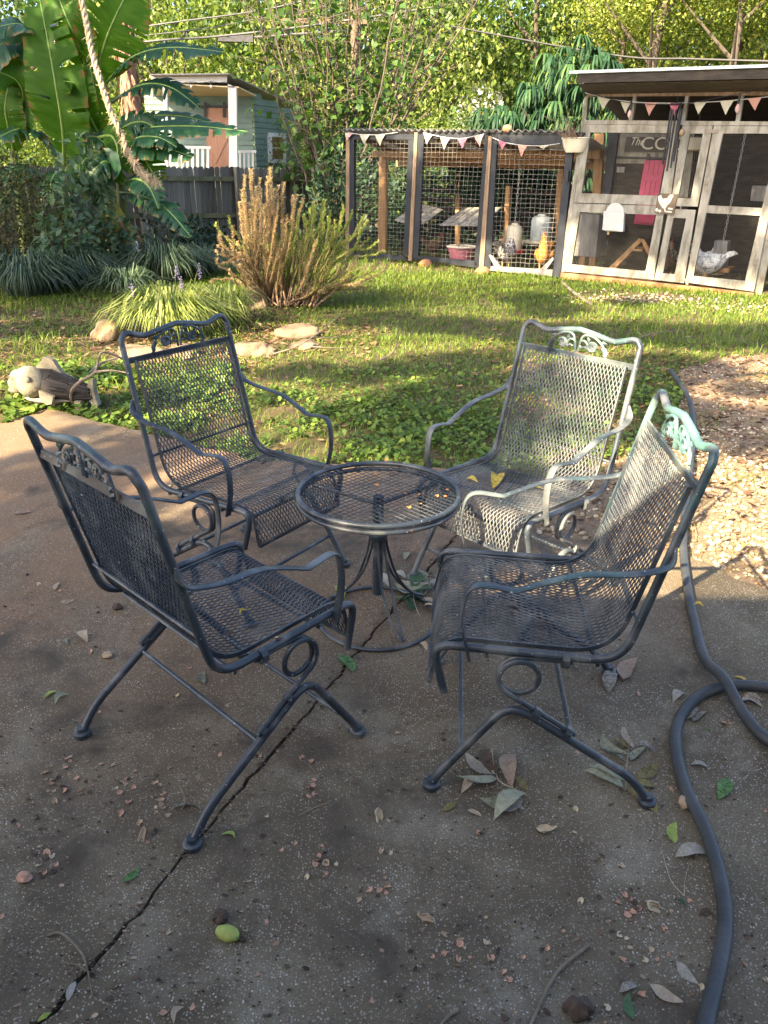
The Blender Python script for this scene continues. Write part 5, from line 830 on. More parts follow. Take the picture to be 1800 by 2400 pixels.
run_panel('left wire panel of the run', [[(108, 92), (137, 92), (140, 880), (104, 880)], [(138, 92), (523, 92), (523, 130), (138, 130)], [(490, 131), (524, 131), (488, 884), (456, 882)], [(106, 860), (456, 884), (488, 912), (104, 912)]], [(136, 130), (492, 130), (458, 884), (138, 862)])
run_panel('middle wire panel of the run', [[(554, 78), (592, 78), (552, 902), (516, 902)], [(592, 74), (1008, 70), (1008, 124), (592, 124)], [(984, 126), (1022, 126), (958, 946), (916, 944)], [(520, 898), (552, 884), (918, 916), (956, 966)]], [(588, 124), (986, 124), (918, 916), (552, 888)])
p3f = run_panel('right wire panel of the run, a door', [[(1036, 60), (1068, 60), (1022, 970), (980, 966)], [(1068, 92), (1620, 100), (1616, 166), (1066, 162)], [(1514, 168), (1560, 168), (1472, 1030), (1424, 1014)]], [(1062, 162), (1516, 166), (1428, 966), (1010, 950)])
pb('bottom_rail', [(1000, 950), (1424, 974), (1420, 1018), (980, 976)], -.05, -.003, M_GREYB, p3f); pb('corner_brace', [(1010, 880), (1022, 875), (1092, 968), (1056, 968)], -.049, .002, M_GREYB, p3f); pb('corner_brace', [(1426, 890), (1430, 910), (1380, 976), (1340, 974)], -.049, .002, M_GREYB, p3f)
pb('door_handle', [(1512, 334), (1528, 334), (1522, 402), (1506, 402)], .0, .04, M_BLK, p3f); pb('top_plank', [(1030, 70), (1630, 84), (1630, 100), (1030, 90)], -.08, .01, M_BLKW)
# corrugated roof over the run, falling to the back, with rafters and a beam
M_CORR = M('dull_corrugated_sheet', [(.3, (.28, .27, .25)), (.7, (.48, .47, .44))], scale=4, rough=.5, bump=.1, trans=.35)
tl, tr = np.array(PPL.pix(*Z3(80, 74), 0)), np.array(PPL.pix(*Z3(1610, 88), 0)); nu = 210; V = []; 
dpt, fall = 2.3, .46
for j in range(2):
    for i in range(nu+1):
        q = tl + (tr-tl)*i/nu; V.append(PPL.P(q[0], q[1] + .022*math.sin(i*1.05) + .02 - j*fall, .06 - j*dpt) - PPO)
V = np.array(V); F = np.array([(i, i+1, nu+2+i, nu+1+i) for i in range(nu)]); fast_mesh('corrugated_roof', np.concatenate([V, V+[0, 0, .006]]), np.concatenate([F[:, ::-1], F+2*(nu+1)]), M_CORR, PN)
uA, uB = tl[0], tr[0]; Rz = lambda u, w: float(np.interp(u, [uA, uB], [tl[1], tr[1]])) - fall*(.06-w)/dpt
def pbx(name, u0, u1, v0, v1, w0, w1, mt): return cbox(name, u0, u1, v0, v1, w0, w1, mt, PN, PPL, PPO)
for w in (-.75, -1.5): pbx('purlin', uA, uB, Rz(uB, w)-.16, Rz(uB, w)-.05, w-.04, w, M_NEWT)
pb('cross_beam', [(330, 216), (1500, 238), (1500, 302), (330, 262)], -1.04, -1.0, M_NEWT, wp=-1.0)
for k in range(8): u = uA + (uB-uA)*(k+.3)/8; mb = MB(); mb.add(np.array([PPL.P(u, Rz(u, 0)-.10, -.05), PPL.P(u+.04, Rz(u, 0)-.10, -.05), PPL.P(u+.04, Rz(u, -2.2)-.10, -2.2), PPL.P(u, Rz(u, -2.2)-.10, -2.2), PPL.P(u, Rz(u, 0)-.02, -.05), PPL.P(u+.04, Rz(u, 0)-.02, -.05), PPL.P(u+.04, Rz(u, -2.2)-.02, -2.2), PPL.P(u, Rz(u, -2.2)-.02, -2.2)])-PPO, [(0,3,2,1),(4,5,6,7),(0,1,5,4),(1,2,6,5),(2,3,7,6),(3,0,4,7)]); mb.make('rafter', M_TIMB, PN)
for q, w in (([(300, 245), (345, 245), (338, 800), (290, 800)], -1.0), ([(1120, 430), (1148, 430), (1128, 640), (1096, 640)], -1.4), ([(795, 350), (822, 350), (816, 530), (790, 530)], -1.6), ([(1452, 320), (1492, 320), (1470, 560), (1436, 560)], -1.4)): pb('rear_post', [q[0], q[1], (q[2][0], 880), (q[3][0], 880)], w-.08, w, M_NEWT, wp=w)
for k in range(7): pbx('back_fence_board', uA+.02+k*.0, uB, .05+k*.17, .05+k*.17+.10, -2.26, -2.23, M_DARKB)
pbx('run_floor', uA-.1, uB, -.028, -.012, -2.3, -.06, M_FLOORC)
for w, q in ((-.9, [(400, 655), (600, 528), (750, 528), (620, 690), (560, 700)]), (-.9, [(690, 690), (790, 530), (950, 530), (950, 690)])):
    t = thing('slanted_ramp', 'weathered grey boards of a sloping ' + ('ramp at left' if q[0][0] == 400 else 'ramp at right') + ' in the middle of the run', 'ramp', PPL.P(*PPL.pix(*Z3(*q[0]), w), w)); o3 = np.array(t.location)
    a, b = PPL.P(*PPL.pix(*Z3(*q[-1]), -.55), -.55), PPL.P(*PPL.pix(*Z3(*q[0]), -.55), -.55) if q[0][0] == 400 else PPL.P(*PPL.pix(*Z3(690, 690), -.55), -.55); bk_ = -PPL.n*.75 + np.array([0, 0, .26])
    if q[0][0] != 400: a, b = PPL.P(*PPL.pix(*Z3(950, 690), -.55), -.55), b
    for k in range(4):
        s0, s1 = k/4+.01, (k+1)/4-.01; c0_, c1_ = b+(a-b)*s0-o3, b+(a-b)*s1-o3; mb = MB(); mb.add(np.array([c0_, c1_, c1_+bk_, c0_+bk_, c0_+[0, 0, .02], c1_+[0, 0, .02], c1_+bk_+[0, 0, .02], c0_+bk_+[0, 0, .02]]), [(0,3,2,1),(4,5,6,7),(0,1,5,4),(1,2,6,5),(2,3,7,6),(3,0,4,7)]); mb.make('plank', M_GREYB, t)
    mb = MB(); mb.tube([(a+b)/2-o3, np.array([*((a+b)/2-o3)[:2], -o3[2]])], .03, 6); mb.make('leg', M_NEWT, t)
# feeders, tub, chickens
def QX(x, y, w): q = PPL.pix(*Z3(x, y), w); return PPL.P(*q, w)
def feeder(label, q, s, mt, red=True):
    t = thing('poultry_feeder', label, 'feeder', q, 0, 'hanging feeders in the run'); mb = MB(); mb.lathe([(.10*s, .03), (.115*s, .06), (.115*s, .36), (.10*s, .41), (.05*s, .44), (.05*s, .46)], n=18); mb.make('jar', mt, t, True)
    mb = MB(); mb.lathe([(.12*s, -.02), (.165*s, 0), (.17*s, .045), (.16*s, .045), (.12*s, .02)], n=18); mb.make('tray', M_REDP if red else M_CREAM, t, True); return t
q = QX(1165, 862, -.55); feeder('cream poultry feeder with red tray hanging on a chain behind the right run panel', q, 1.15, M_CREAM); chain('hanging_chain', 'thin chain holding the cream feeder in the run', QX(1215, 300, -.55), q + np.array([0, 0, .46]), M_CHAIN, .005, .05)
q = QX(1340, 800, -1.2); q[2] = max(q[2], .3); feeder('grey-blue poultry waterer hanging behind the orange hen', q, 1.5, flat('grey_blue_plastic', (.42, .47, .47), .5), False)
TB = thing('pink_tub', 'faded pink plastic tub on the run floor behind the middle panel', 'tub', QX(830, 915, -.5)*[1, 1, 0]); mb = MB(); mb.lathe([(.17, 0), (.24, .26), (.255, .26), (.25, .28), (.225, .27), (.16, .02)], n=18); mb.make('tub_shell', flat('faded_pink', (.42, .14, .17), .6), TB, True); mb = MB(); mb.lathe([(.255, .265), (.27, .28), (.255, .295), (.24, .28)], n=18); mb.make('rim', M_CREAM, TB, True)
def hen(label, loc, face, sc, mt, mt2, comb=.03, tail=1.0, head=0.0):
    t = thing('chicken', label, 'chicken', loc, face, 'chickens in the coop and run')
    ax = np.array([(-.20, 0, .30), (-.15, 0, .27), (-.09, 0, .235), (-.01, 0, .215), (.07, 0, .225), (.12, 0, .265), (.145, 0, .32+head), (.155, 0, .365+head), (.168, 0, .395+head), (.180, 0, .402+head)])*sc; rr = np.array([.012, .045, .085, .112, .105, .075, .050, .038, .032, .012])*sc
    a2 = spline(ax, 4); r2 = np.interp(np.linspace(0, 9, len(a2)), np.arange(10), rr); mb = MB(); mb.tube(a2, r2, 14, flat=(1.08, .92), up=(0, 0, 1)); g = np.random.default_rng(int(loc[0]*50) % 97); vv = np.concatenate(mb.v); mb.v = [vv*(1+g.normal(0, .016, (len(vv), 1)))]; b = mb.make('body', mt, t, True)
    for k in range(7): an = (k-3)*.16; mb = MB(); d = np.array([-math.cos(.9-.12*abs(k-3)), math.sin(an)*.5, math.sin(.9-.12*abs(k-3))]); o = np.array([-.16, an*.10, .285])*sc; mb.tube([o, o+d*.07*sc*tail, o+d*.15*sc*tail+np.array([-.02, 0, -.015])*sc], [.016*sc, .022*sc, .004*sc], 6, flat=(1.2, .35)); mb.make('tail_feather', mt2, b)
    for s in (-1, 1):
        mb = MB(); mb.blob((-.02*sc, s*.095*sc, .225*sc), (.115*sc, .026*sc, .062*sc), 3, .08, 2, rot('Y', .15)); mb.make('wing', mt2, b, True)
        mb = MB(); mb.tube(np.array([(0, s*.045, .13), (-.005, s*.045, .06), (.0, s*.045, .006)])*sc, np.array([.022, .009, .008])*sc, 6); [mb.tube(np.array([(0, s*.045, .008), (.045*math.cos(a), s*.045+.045*math.sin(a), .005)])*sc, .005*sc, 4) for a in (-.5, 0, .5, pi)]; mb.make('leg', M_BEAK, t)
        mb = MB(); mb.blob(np.array([.172, s*.028, .398+head])*sc, (.005*sc,)*3, 1, 0, 1); mb.make('eye', M_BLK, b)
    mb = MB(); mb.tube(np.array([(.19, 0, .396+head), (.212, 0, .388+head)])*sc, np.array([.011, .002])*sc, 6); mb.make('beak', M_BEAK, b)
    mb = MB(); n_ = 5; [mb.tube(np.array([(.145+.012*k, 0, .42+head), (.142+.012*k, 0, .425+head+comb*(.6+.4*math.sin(k+.6)))])*sc, np.array([.009, .004])*sc, 5, flat=(1, .5)) for k in range(n_)]; mb.blob(np.array([.186, 0, .362+head])*sc, np.array([.010, .012, .022])*sc, 2, .05, 1); mb.make('comb_and_wattle', M_COMB, b); return t
M_BEAK = flat('beak_and_legs', (.36, .24, .09), .6); M_COMB = flat('red_comb', (.50, .05, .035), .5)
M_ORH = M('orange_feathers', [(.3, (.30, .11, .022)), (.6, (.48, .22, .045)), (.8, (.55, .32, .08))], scale=22, rough=.8); M_SPH = M('barred_feathers', [(.46, (.03, .03, .032)), (.54, (.50, .48, .44))], scale=38, detail=3, rough=.8); M_GRH = M('pale_grey_feathers', [(.35, (.17, .18, .19)), (.5, (.50, .52, .52)), (.7, (.66, .67, .65))], scale=20, rough=.85); M_BRH = M('dark_brown_feathers', [(.3, (.06, .035, .02)), (.7, (.20, .11, .05))], scale=22, rough=.8)
gq = lambda x, y, w: QX(x, y, w)*[1, 1, 0]; cq = lambda x, y, w: PX(x, y, w)*[1, 1, 0] + np.array([0, 0, .03])
hen('orange hen with a red comb facing out through the right run panel', G(1272, 640), -1.9, 1.3, M_ORH, M_ORH, .04, 1.0, .05); hen('black and white speckled hen under the cream feeder in the run', G(1184, 632), 1.0, 1.25, M_SPH, M_SPH, .03)
hen('brown hen in the shade under the slanted boards of the middle run panel', G(1015, 605), .4, .95, M_BRH, M_BRH); hen('plump pale grey hen beside the hanging feeder behind the right coop door', cq(1190, 1590, -.45), 2.5, 1.35, M_GRH, M_GRH, .012, .7); hen('second grey hen standing behind the plump one in the coop', cq(1160, 1560, -1.0), .3, 1.15, M_GRH, M_SPH, .012, .8)
hen('dark tall hen behind the lower narrow coop door', cq(905, 1540, -.6), 1.2, 1.25, M_BRH, M_SPH, .03)
# planters and bits at the corner between run and coop
PT = thing('hanging_planter', 'cream half-round planter with dried stems hung at the coop corner', 'planter', CPL.P(*CPL.pix(*Z4(185, 660), .16), .16)); mb = MB(); th = np.linspace(0, pi, 13); prof = [(.13, 0), (.17, .07), (.20, .175), (.21, .18), (.21, .195), (.185, .195)]; v = []
for r, z in prof: v += [CPL.u*r*math.cos(a) + CPL.n*(r*.75*math.sin(a) - .14) + np.array([0, 0, z]) for a in th]
mb.add(v, [(i*13+k, i*13+k+1, (i+1)*13+k+1, (i+1)*13+k) for i in range(5) for k in range(12)] + [tuple(i*13 for i in range(6)), tuple(i*13+12 for i in range(6))[::-1]] + [(i*13, (i+1)*13, (i+1)*13+12, i*13+12) for i in range(5)]); mb.make('basin', M_CREAM, PT, True)
mb = MB(); g = np.random.default_rng(3)
for k in range(34): a = g.uniform(0, 6.28); q = np.array([g.uniform(-.15, .12), g.uniform(-.06, .03), .18]); d = np.array([math.cos(a)*.12-.10, math.sin(a)*.10, g.uniform(.08, .34)]); mb.tube([q, q+d*.6+g.normal(0, .02, 3), q+d+g.normal(0, .04, 3)], [.004, .003, .0015], 4)
props(mb.make('dried_stems', M_TIMB, PT), kind='stuff')
bunting('bunting of white and cream pennants on the left run panel', PPL, .03, [(100, 86), (190, 98), (300, 98), (420, 84)], [((80, 86), (132, 88), (92, 142), 'l'), ((172, 96), (240, 98), (206, 166), 'c'), ((272, 98), (340, 96), (306, 174), 'c')], Z3)
bunting('bunting of cream and pink pennants on the middle run panel', PPL, .03, [(588, 84), (700, 112), (820, 124), (920, 108), (980, 94)], [((588, 86), (650, 98), (608, 162), 'c'), ((696, 112), (760, 120), (722, 196), 'c'), ((808, 124), (872, 120), (842, 188), 'm'), ((916, 110), (978, 96), (954, 178), 'l')], Z3)
bunting('bunting of pink and salmon pennants on the right run panel', PPL, .03, [(1034, 118), (1120, 150), (1240, 168), (1360, 170), (1470, 156)], [((1070, 132), (1128, 150), (1098, 196), 'm'), ((1200, 164), (1262, 168), (1222, 246), 'p'), ((1330, 170), (1398, 168), (1366, 196), 'c')], Z3)
for lab, x, y, w in (('terracotta ball on top of the run roof', 1132, 60, -.0),): o = MB().blob((0, 0, 0), (.075, .075, .06), 2, .06, 2).make('clay_ball', flat('terracotta', (.38, .17, .08), .8), None, True); o.location = tuple(QX(x, y, w)); props(o, lab, 'ball')
for lab, x, y in (('small clay clump at the foot of the run post', 970, 990), ('flat clay stone at the foot of the run beside the second post', 600, 942)): o = MB().blob((0, 0, 0), (.12, .10, .09), 5, .1, 2).make('clay_clump', M_CLAY, None, True); p = G(*Z3(x, y)); o.location = (p[0], p[1], 0); props(o, lab, 'stone')
# ------------------------------------------------------------------ wrought-iron chairs and table
def paint(name, teal, sun_sheen=0.):
    m = bpy.data.materials.new(name); m.use_nodes = True; t = m.node_tree; N = t.nodes; L = t.links; b = N['Principled BSDF']
    tc = N.new('ShaderNodeTexCoord')
    def noise(s, d, off):
        mp = N.new('ShaderNodeMapping'); mp.inputs['Location'].default_value = (off, off*.7, off*1.3); L.new(tc.outputs['Object'], mp.inputs[0])
        n = N.new('ShaderNodeTexNoise'); n.inputs['Scale'].default_value = s; n.inputs['Detail'].default_value = d; L.new(mp.outputs[0], n.inputs[0]); return n.outputs['Fac']
    def ramp(f, a, c):
        r = N.new('ShaderNodeMapRange'); r.inputs[1].default_value = a; r.inputs[2].default_value = c; L.new(f, r.inputs[0]); return r.outputs[0]
    def mix(f, a, c):
        x = N.new('ShaderNodeMix'); x.data_type = 'RGBA'; L.new(f, x.inputs[0])
        for s, q in ((6, a), (7, c)):
            if isinstance(q, tuple): x.inputs[s].default_value = (*q, 1)
            else: L.new(q, x.inputs[s])
        return x.outputs[2]
    c = mix(ramp(noise(5, 4, 1), .35, .65), (.016, .023, .036), (.032, .044, .056))       # navy to worn blue-green
    c = mix(min(.98, sun_sheen) if False else ramp(noise(7, 5, 11), .62 - sun_sheen*.5, .80 - sun_sheen*.5), c, (.13, .14, .14)); c = mix(ramp(noise(14, 6, 3), .56, .70), c, (.095, .10, .11))                          # sunlit silvery sheen put into the colour, then dusty wear
    sep = N.new('ShaderNodeSeparateXYZ'); L.new(tc.outputs['Object'], sep.inputs[0])
    hi = ramp(sep.outputs['Z'], .56, .98)
    mu = N.new('ShaderNodeMath'); mu.operation = 'MULTIPLY'; L.new(hi, mu.inputs[0]); L.new(ramp(noise(9, 5, 7), .54 - teal*.16, .62), mu.inputs[1])
    m2 = N.new('ShaderNodeMath'); m2.operation = 'MULTIPLY'; L.new(mu.outputs[0], m2.inputs[0]); m2.inputs[1].default_value = min(.9, teal*1.1)
    c = mix(m2.outputs[0], c, (.13, .30, .26))
    c = mix(ramp(noise(120, 2, 5), .70, .74), c, (.38, .42, .46))                          # bird specks and chips
    c = mix(ramp(noise(60, 3, 9), .70, .76), c, (.12, .05, .022))                          # rust freckles
    L.new(c, b.inputs['Base Color']); b.inputs['Roughness'].default_value = .42; b.inputs['Specular IOR Level'].default_value = .55
    bp_ = N.new('ShaderNodeBump'); bp_.inputs['Strength'].default_value = .25; bp_.inputs['Distance'].default_value = .002
    L.new(noise(160, 3, 0), bp_.inputs['Height']); L.new(bp_.outputs[0], b.inputs['Normal'])
    return m
PAINT = {1: paint('navy_paint', .10, .2), 2: paint('navy_paint_aged', .06, .05), 3: paint('navy_paint_verdigris', .16, .40), 4: paint('navy_paint_teal', .60, .22)}  # last value: painted sun sheen, strongest on the chair standing in the sun
for o_, c_ in ((3, .5), (4, .45)): pass
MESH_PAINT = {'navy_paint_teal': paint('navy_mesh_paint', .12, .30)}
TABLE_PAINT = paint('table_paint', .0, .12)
kA, kB, kC, kD, kE = np.array([.255,-.323,.944]), np.array([.25,-.310,.883]), np.array([.264,-.205,.430]), np.array([.254,.231,.434]), np.array([.260,.222,.300])
kF, kG, kH = np.array([.268,-.268,.698]), np.array([.271,.167,.632]), np.array([.272,.163,.428])
kI, kJ, kK, kR = np.array([.281,.243,0]), np.array([.284,-.327,0]), np.array([.284,.057,.300]), np.array([.272,.040,.372])
def mir(p, s): p = np.array(p, float).copy(); p[..., 0] *= s; return p
def profile(w, off=0.0):                    # the mesh sheet's side profile from the top bar over the seat and down the front curl
    pts = [(w, kB[1]+.012-off, kB[2]), (w, -.190-off, .428-off), (w, .235+off*.3, .446), (w, .262, .305)]
    return fillet(pts, [.11, .07], 9)
def resample(p, n):
    d = np.r_[0, np.cumsum(np.linalg.norm(np.diff(p, axis=0), axis=1))]; s = np.linspace(0, d[-1], n)
    return np.stack([np.interp(s, d, p[:, k]) for k in range(3)], -1), d[-1]
def lattice(path2, half, nx, pitch, name, mt, parent, wid=.0032, thick=.0022):
    """expanded metal: zigzag strands over a (y,z) path of given half width (half may vary along the path)"""
    L_ = np.linalg.norm(np.diff(path2, axis=0), axis=1).sum(); ny = int(round(L_/pitch))*2
    q, _ = resample(path2, ny+1)
    tg = np.gradient(q, axis=0); tg /= np.linalg.norm(tg, axis=1)[:, None]; nm = np.stack([0*tg[:, 0], -tg[:, 2], tg[:, 1]], -1)
    hw = np.interp(np.linspace(0, 1, ny+1), np.linspace(0, 1, len(half)), half)
    V = []; F = []; c = 0
    cell = 1.0/nx
    for j in range(ny):
        for i in range(nx*2):
            up = (i + j) % 2 == 0
            xa, xb = (i/(2*nx), (i+1)/(2*nx)) if up else ((i+1)/(2*nx), i/(2*nx))
            a = q[j] + np.array([(2*xa-1)*hw[j], 0, 0]); b = q[j+1] + np.array([(2*xb-1)*hw[j+1], 0, 0])
            d = b-a; d /= np.linalg.norm(d); n0 = (nm[j]+nm[j+1])/2; sd_ = np.cross(d, n0)
            tw = sd_*.9 + n0*(.4 if up else -.4); tw /= np.linalg.norm(tw); th = np.cross(d, tw)
            for p in (a, b):
                for s1, s2 in ((-1,-1),(1,-1),(1,1),(-1,1)): V.append(p + tw*wid/2*s1 + th*thick/2*s2)
            for k in range(4): F.append((c+k, c+(k+1) % 4, c+4+(k+1) % 4, c+4+k))
            c += 8
    return fast_mesh(name, np.array(V), np.array(F), mt, parent)
def spiral(c, r0, r1, a0, a1, n=22):
    t = np.linspace(0, 1, n); r = r0+(r1-r0)*t; a = a0+(a1-a0)*t
    return np.stack([c[0]+r*np.cos(a), np.full(n, c[1]), c[2]+r*np.sin(a)], -1)
def build_chair(label, mt):
    T = thing('spring_armchair', label, 'chair', group='wrought iron chairs around the round mesh table')
    r = .0108
    fr = MB()                               # one bent tube: side, camel-back top, side
    side = [mir(kE, 1) + np.array([0, .0, -.0]), mir(kD + np.array([0, .028, .008]), 1), mir(kC, 1), mir(kA, 1)]
    L1 = fillet([side[0], side[1], side[2], side[3]], [.05, .075], 7)
    top = [mir(kA + [-.004, -.004, .012], 1), np.array([.225, kA[1]-.008, kA[2]+.030]), np.array([.15, kA[1]-.006, kA[2]+.012]), np.array([.07, kA[1]-.006, kA[2]+.024]), np.array([0, kA[1]-.006, kA[2]+.034])]
    left = np.concatenate([L1[:-1], spline([L1[-1]] + top, 6)])
    full = np.concatenate([left, mir(left[::-1][1:], -1)])
    fr.tube(full, r, 10)
    fr.make('tube_frame', mt, T, True)
    tb = MB(); tb.box((0, kB[1], kB[2]), (.5, .006, .022), rot('X', -.2)); tb.make('top_bar', mt, T)
    lb = MB(); lb.tube([(-.262, -.228, .545), (.262, -.228, .545)], .005, 6); lb.tube([(-.262, -.15, .415), (.262, -.15, .415)], .006, 6); lb.tube([(-.262, .12, .42), (.262, .12, .42)], .006, 6); lb.make('cross_bar', mt, T)
    path = profile(0); hw = [.222, .222]
    # split into back and seat at the bend
    k = int(np.argmin(np.abs(path[:, 2]-.47) + 10*(path[:, 1] > .1)))
    pb, ps = path[:k+1], path[k:]
    lattice(pb, hw, 29, .0335, 'backrest_mesh', mt, T); lattice(ps, hw, 29, .0335, 'seat_mesh', mt, T)
    ed = MB()
    for s in (-1, 1): ed.tube(mir(path + np.array([.226, 0, 0]), s), .007, 4, flat=(.45, 1.2), up=None)
    ed.tube(np.array([(-.226, .262, .305), (.226, .262, .305)]), .006, 4)
    ed.make('mesh_border', mt, T)
    for s in (-1, 1):                       # flat-bar arms
        a = MB(); pts = spline([mir(kF + [-.006, -.012, .05], s), mir(kF + [.016, .0, .012], s), mir(kF + [.026, .08, -.008], s), mir(kF + [.022, .2, -.020], s), mir(kG + [.012, -.10, -.008], s)], 5)
        tail = fillet([pts[-1], mir(kG + [.006, .010, .006], s), mir(kG + [.004, .028, -.10], s), mir(kH + [0, .002, -.012], s)], [.045, .06], 8)
        p = np.concatenate([pts[:-1], tail]); a.tube(p, .0155, 8, flat=(1, .22) if False else (.22, 1), up=None)
        # re-orient: broad side faces up along the rest, sideways down the post
        a.v = []; a.f = []; a.n = 0
        tg = np.gradient(p, axis=0); tg /= np.linalg.norm(tg, axis=1)[:, None]; ring = []
        for q, t_ in zip(p, tg):
            x = np.array([1., 0, 0]); x = x - t_*(x @ t_); x /= np.linalg.norm(x); n_ = np.cross(x, t_)
            for du, dn in ((-1, -.5), (-.8, -1), (.8, -1), (1, -.5), (1, .5), (.8, 1), (-.8, 1), (-1, .5)): ring.append(q + x*.0125*du + n_*.0032*dn)
        f = [(i*8+j, i*8+(j+1) % 8, (i+1)*8+(j+1) % 8, (i+1)*8+j) for i in range(len(p)-1) for j in range(8)] + [tuple(range(8))[::-1], tuple((len(p)-1)*8+j for j in range(8))]
        a.add(ring, f); a.make('arm', mt, T, True)
    for s in (-1, 1):                       # bent tube bases with coil springs
        b = MB(); b.tube(mir(fillet([kI + [0, 0, .012], kI + [0, -.022, .055], kK, kJ + [0, .052, .085], kJ + [0, .0, .012]], [.03, .065, .05], 7), s), .0115, 10)
        lg = b.make('leg_frame', mt, T, True)
        for kx in (kI, kJ):
            g = MB(); g.lathe([(.0125, .032), (.014, .020), (.0205, .018), (.0235, .015), (.0235, .002), (.021, 0)], mir(kx, s), 16); g.make('foot_glide', mt, lg, True)
        c = MB(); R_ = .050; cen = kR
        th = np.linspace(pi/2, pi/2 + 2*pi + 3*pi/4 + .15, 50)
        x = np.linspace(0, .026, 50)
        co = np.stack([cen[0] - .012 + x, cen[1] + R_*np.cos(pi - th)*-1*-1, cen[2] + R_*np.sin(th)], -1)
        co[:, 1] = cen[1] - R_*np.cos(th)     # turns over the front and down
        head = [np.array([cen[0]-.012, cen[1]-.13, cen[2]+R_-.004]), np.array([cen[0]-.012, cen[1]-.06, cen[2]+R_])]
        dirn = (kJ + [0, .052, .085]) - kK; dirn /= np.linalg.norm(dirn)
        nrm = np.array([0, -dirn[2], dirn[1]]); nrm *= np.sign(nrm[2])
        base_ = kK + nrm*.021
        tail = [base_ + dirn*.06 + [.0, 0, 0], base_ + dirn*.19]
        cp = np.concatenate([np.array(head), co, spline([co[-1], tail[0], tail[1]], 5)[1:]])
        c.tube(mir(cp, s), .0072, 8); sp = c.make('coil_spring', mt, lg, True)
        for q, d_ in ((base_ + dirn*.07 - nrm*.01, dirn), (base_ + dirn*.17 - nrm*.01, dirn), (np.array([cen[0]-.006, cen[1]-.11, cen[2]+R_+.004]), np.array([0, 1., 0]))):
            cl = MB(); cl.tube(mir(np.array([q - d_*.009, q + d_*.009]), s), .021, 8, flat=(1, .8)); cl.make('clamp', mt, lg)
    for t_, ka, kb in ((.42, kK, kJ + [0, .052, .085]), (.5, kK, kI)):
        p = ka + (kb-ka)*t_*1.2; st = MB(); st.tube([mir(p, -1), mir(p, 1)], .0068, 8); st.make('stretcher', mt, T, True)
    orn = MB(); y0 = kB[1]-.010; zb = kB[2]+.012   # cast scrolls, roses and leaves under the camel back
    for s in (-1, 1):
        orn.tube(mir(spiral((.022, y0, zb+.028), .024, .006, -.6, 5.2), s), .0042, 6)
        orn.tube(mir(spline([(.006, y0, zb), (.020, y0, zb+.060), (.062, y0, zb+.066), (.105, y0, zb+.042), (.128, y0, zb+.004)], 7), s), .0045, 6)
        for k_ in range(3):
            R0 = .019-.006*k_; orn.tube(mir(np.stack([.066+R0*np.cos(np.linspace(0, 5.6, 16)+k_), np.full(16, y0-.003*k_), zb+.028+R0*.85*np.sin(np.linspace(0, 5.6, 16)+k_)], -1), s), .0046, 5)
        for (lx, lz, an, ln) in ((.100, .030, -.5, .040), (.112, .018, -1.1, .036), (.092, .046, .1, .034), (.048, .040, 1.9, .028), (.045, .018, 2.9, .026), (.122, .006, -1.4, .034)):
            d_ = np.array([math.cos(an), 0, math.sin(an)]); u_ = np.array([-d_[2], 0, d_[0]]); o_ = np.array([lx, y0, zb+lz])
            q = [o_, o_+d_*ln*.4+u_*ln*.28+[0,-.004,0], o_+d_*ln, o_+d_*ln*.4-u_*ln*.28+[0,-.004,0], o_+d_*ln*.45+[0,-.009,0], o_+d_*ln*.45+[0,.004,0]]
            q = mir(np.array(q), s); orn.add(q, [(0,1,4),(1,2,4),(2,3,4),(3,0,4),(1,0,5),(2,1,5),(3,2,5),(0,3,5)])
    orn.make('scroll_ornament', mt, T)
    return T
CH_POSE = {1: (-.439, 1.777, -.757, .011), 2: (-.523, 2.695, -2.171, .018), 3: (.489, 2.647, 2.329, -.021), 4: (.404, 1.814, 1.486, -.003)}
CH_LAB = {1: 'dark blue iron chair at lower left with its back to the camera',
          2: 'dark iron chair facing the camera in front of the liriope bed, left of the table',
          3: 'iron chair with sunlit silvery mesh back and verdigris arms, beyond the table beside the gravel',
          4: 'iron chair with teal worn top rail seen side-on beside the black hose'}
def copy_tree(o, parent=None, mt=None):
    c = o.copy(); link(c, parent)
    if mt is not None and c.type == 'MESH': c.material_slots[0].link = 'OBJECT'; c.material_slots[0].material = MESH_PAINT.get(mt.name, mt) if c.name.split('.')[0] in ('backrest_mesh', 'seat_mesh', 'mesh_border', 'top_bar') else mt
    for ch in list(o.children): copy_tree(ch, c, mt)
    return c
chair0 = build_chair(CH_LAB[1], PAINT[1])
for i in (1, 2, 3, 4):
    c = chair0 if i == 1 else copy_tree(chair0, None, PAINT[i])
    x, y, a, rk = CH_POSE[i]; c.location = (x, y, 0); c.rotation_euler = (0, 0, a); c['label'] = CH_LAB[i]
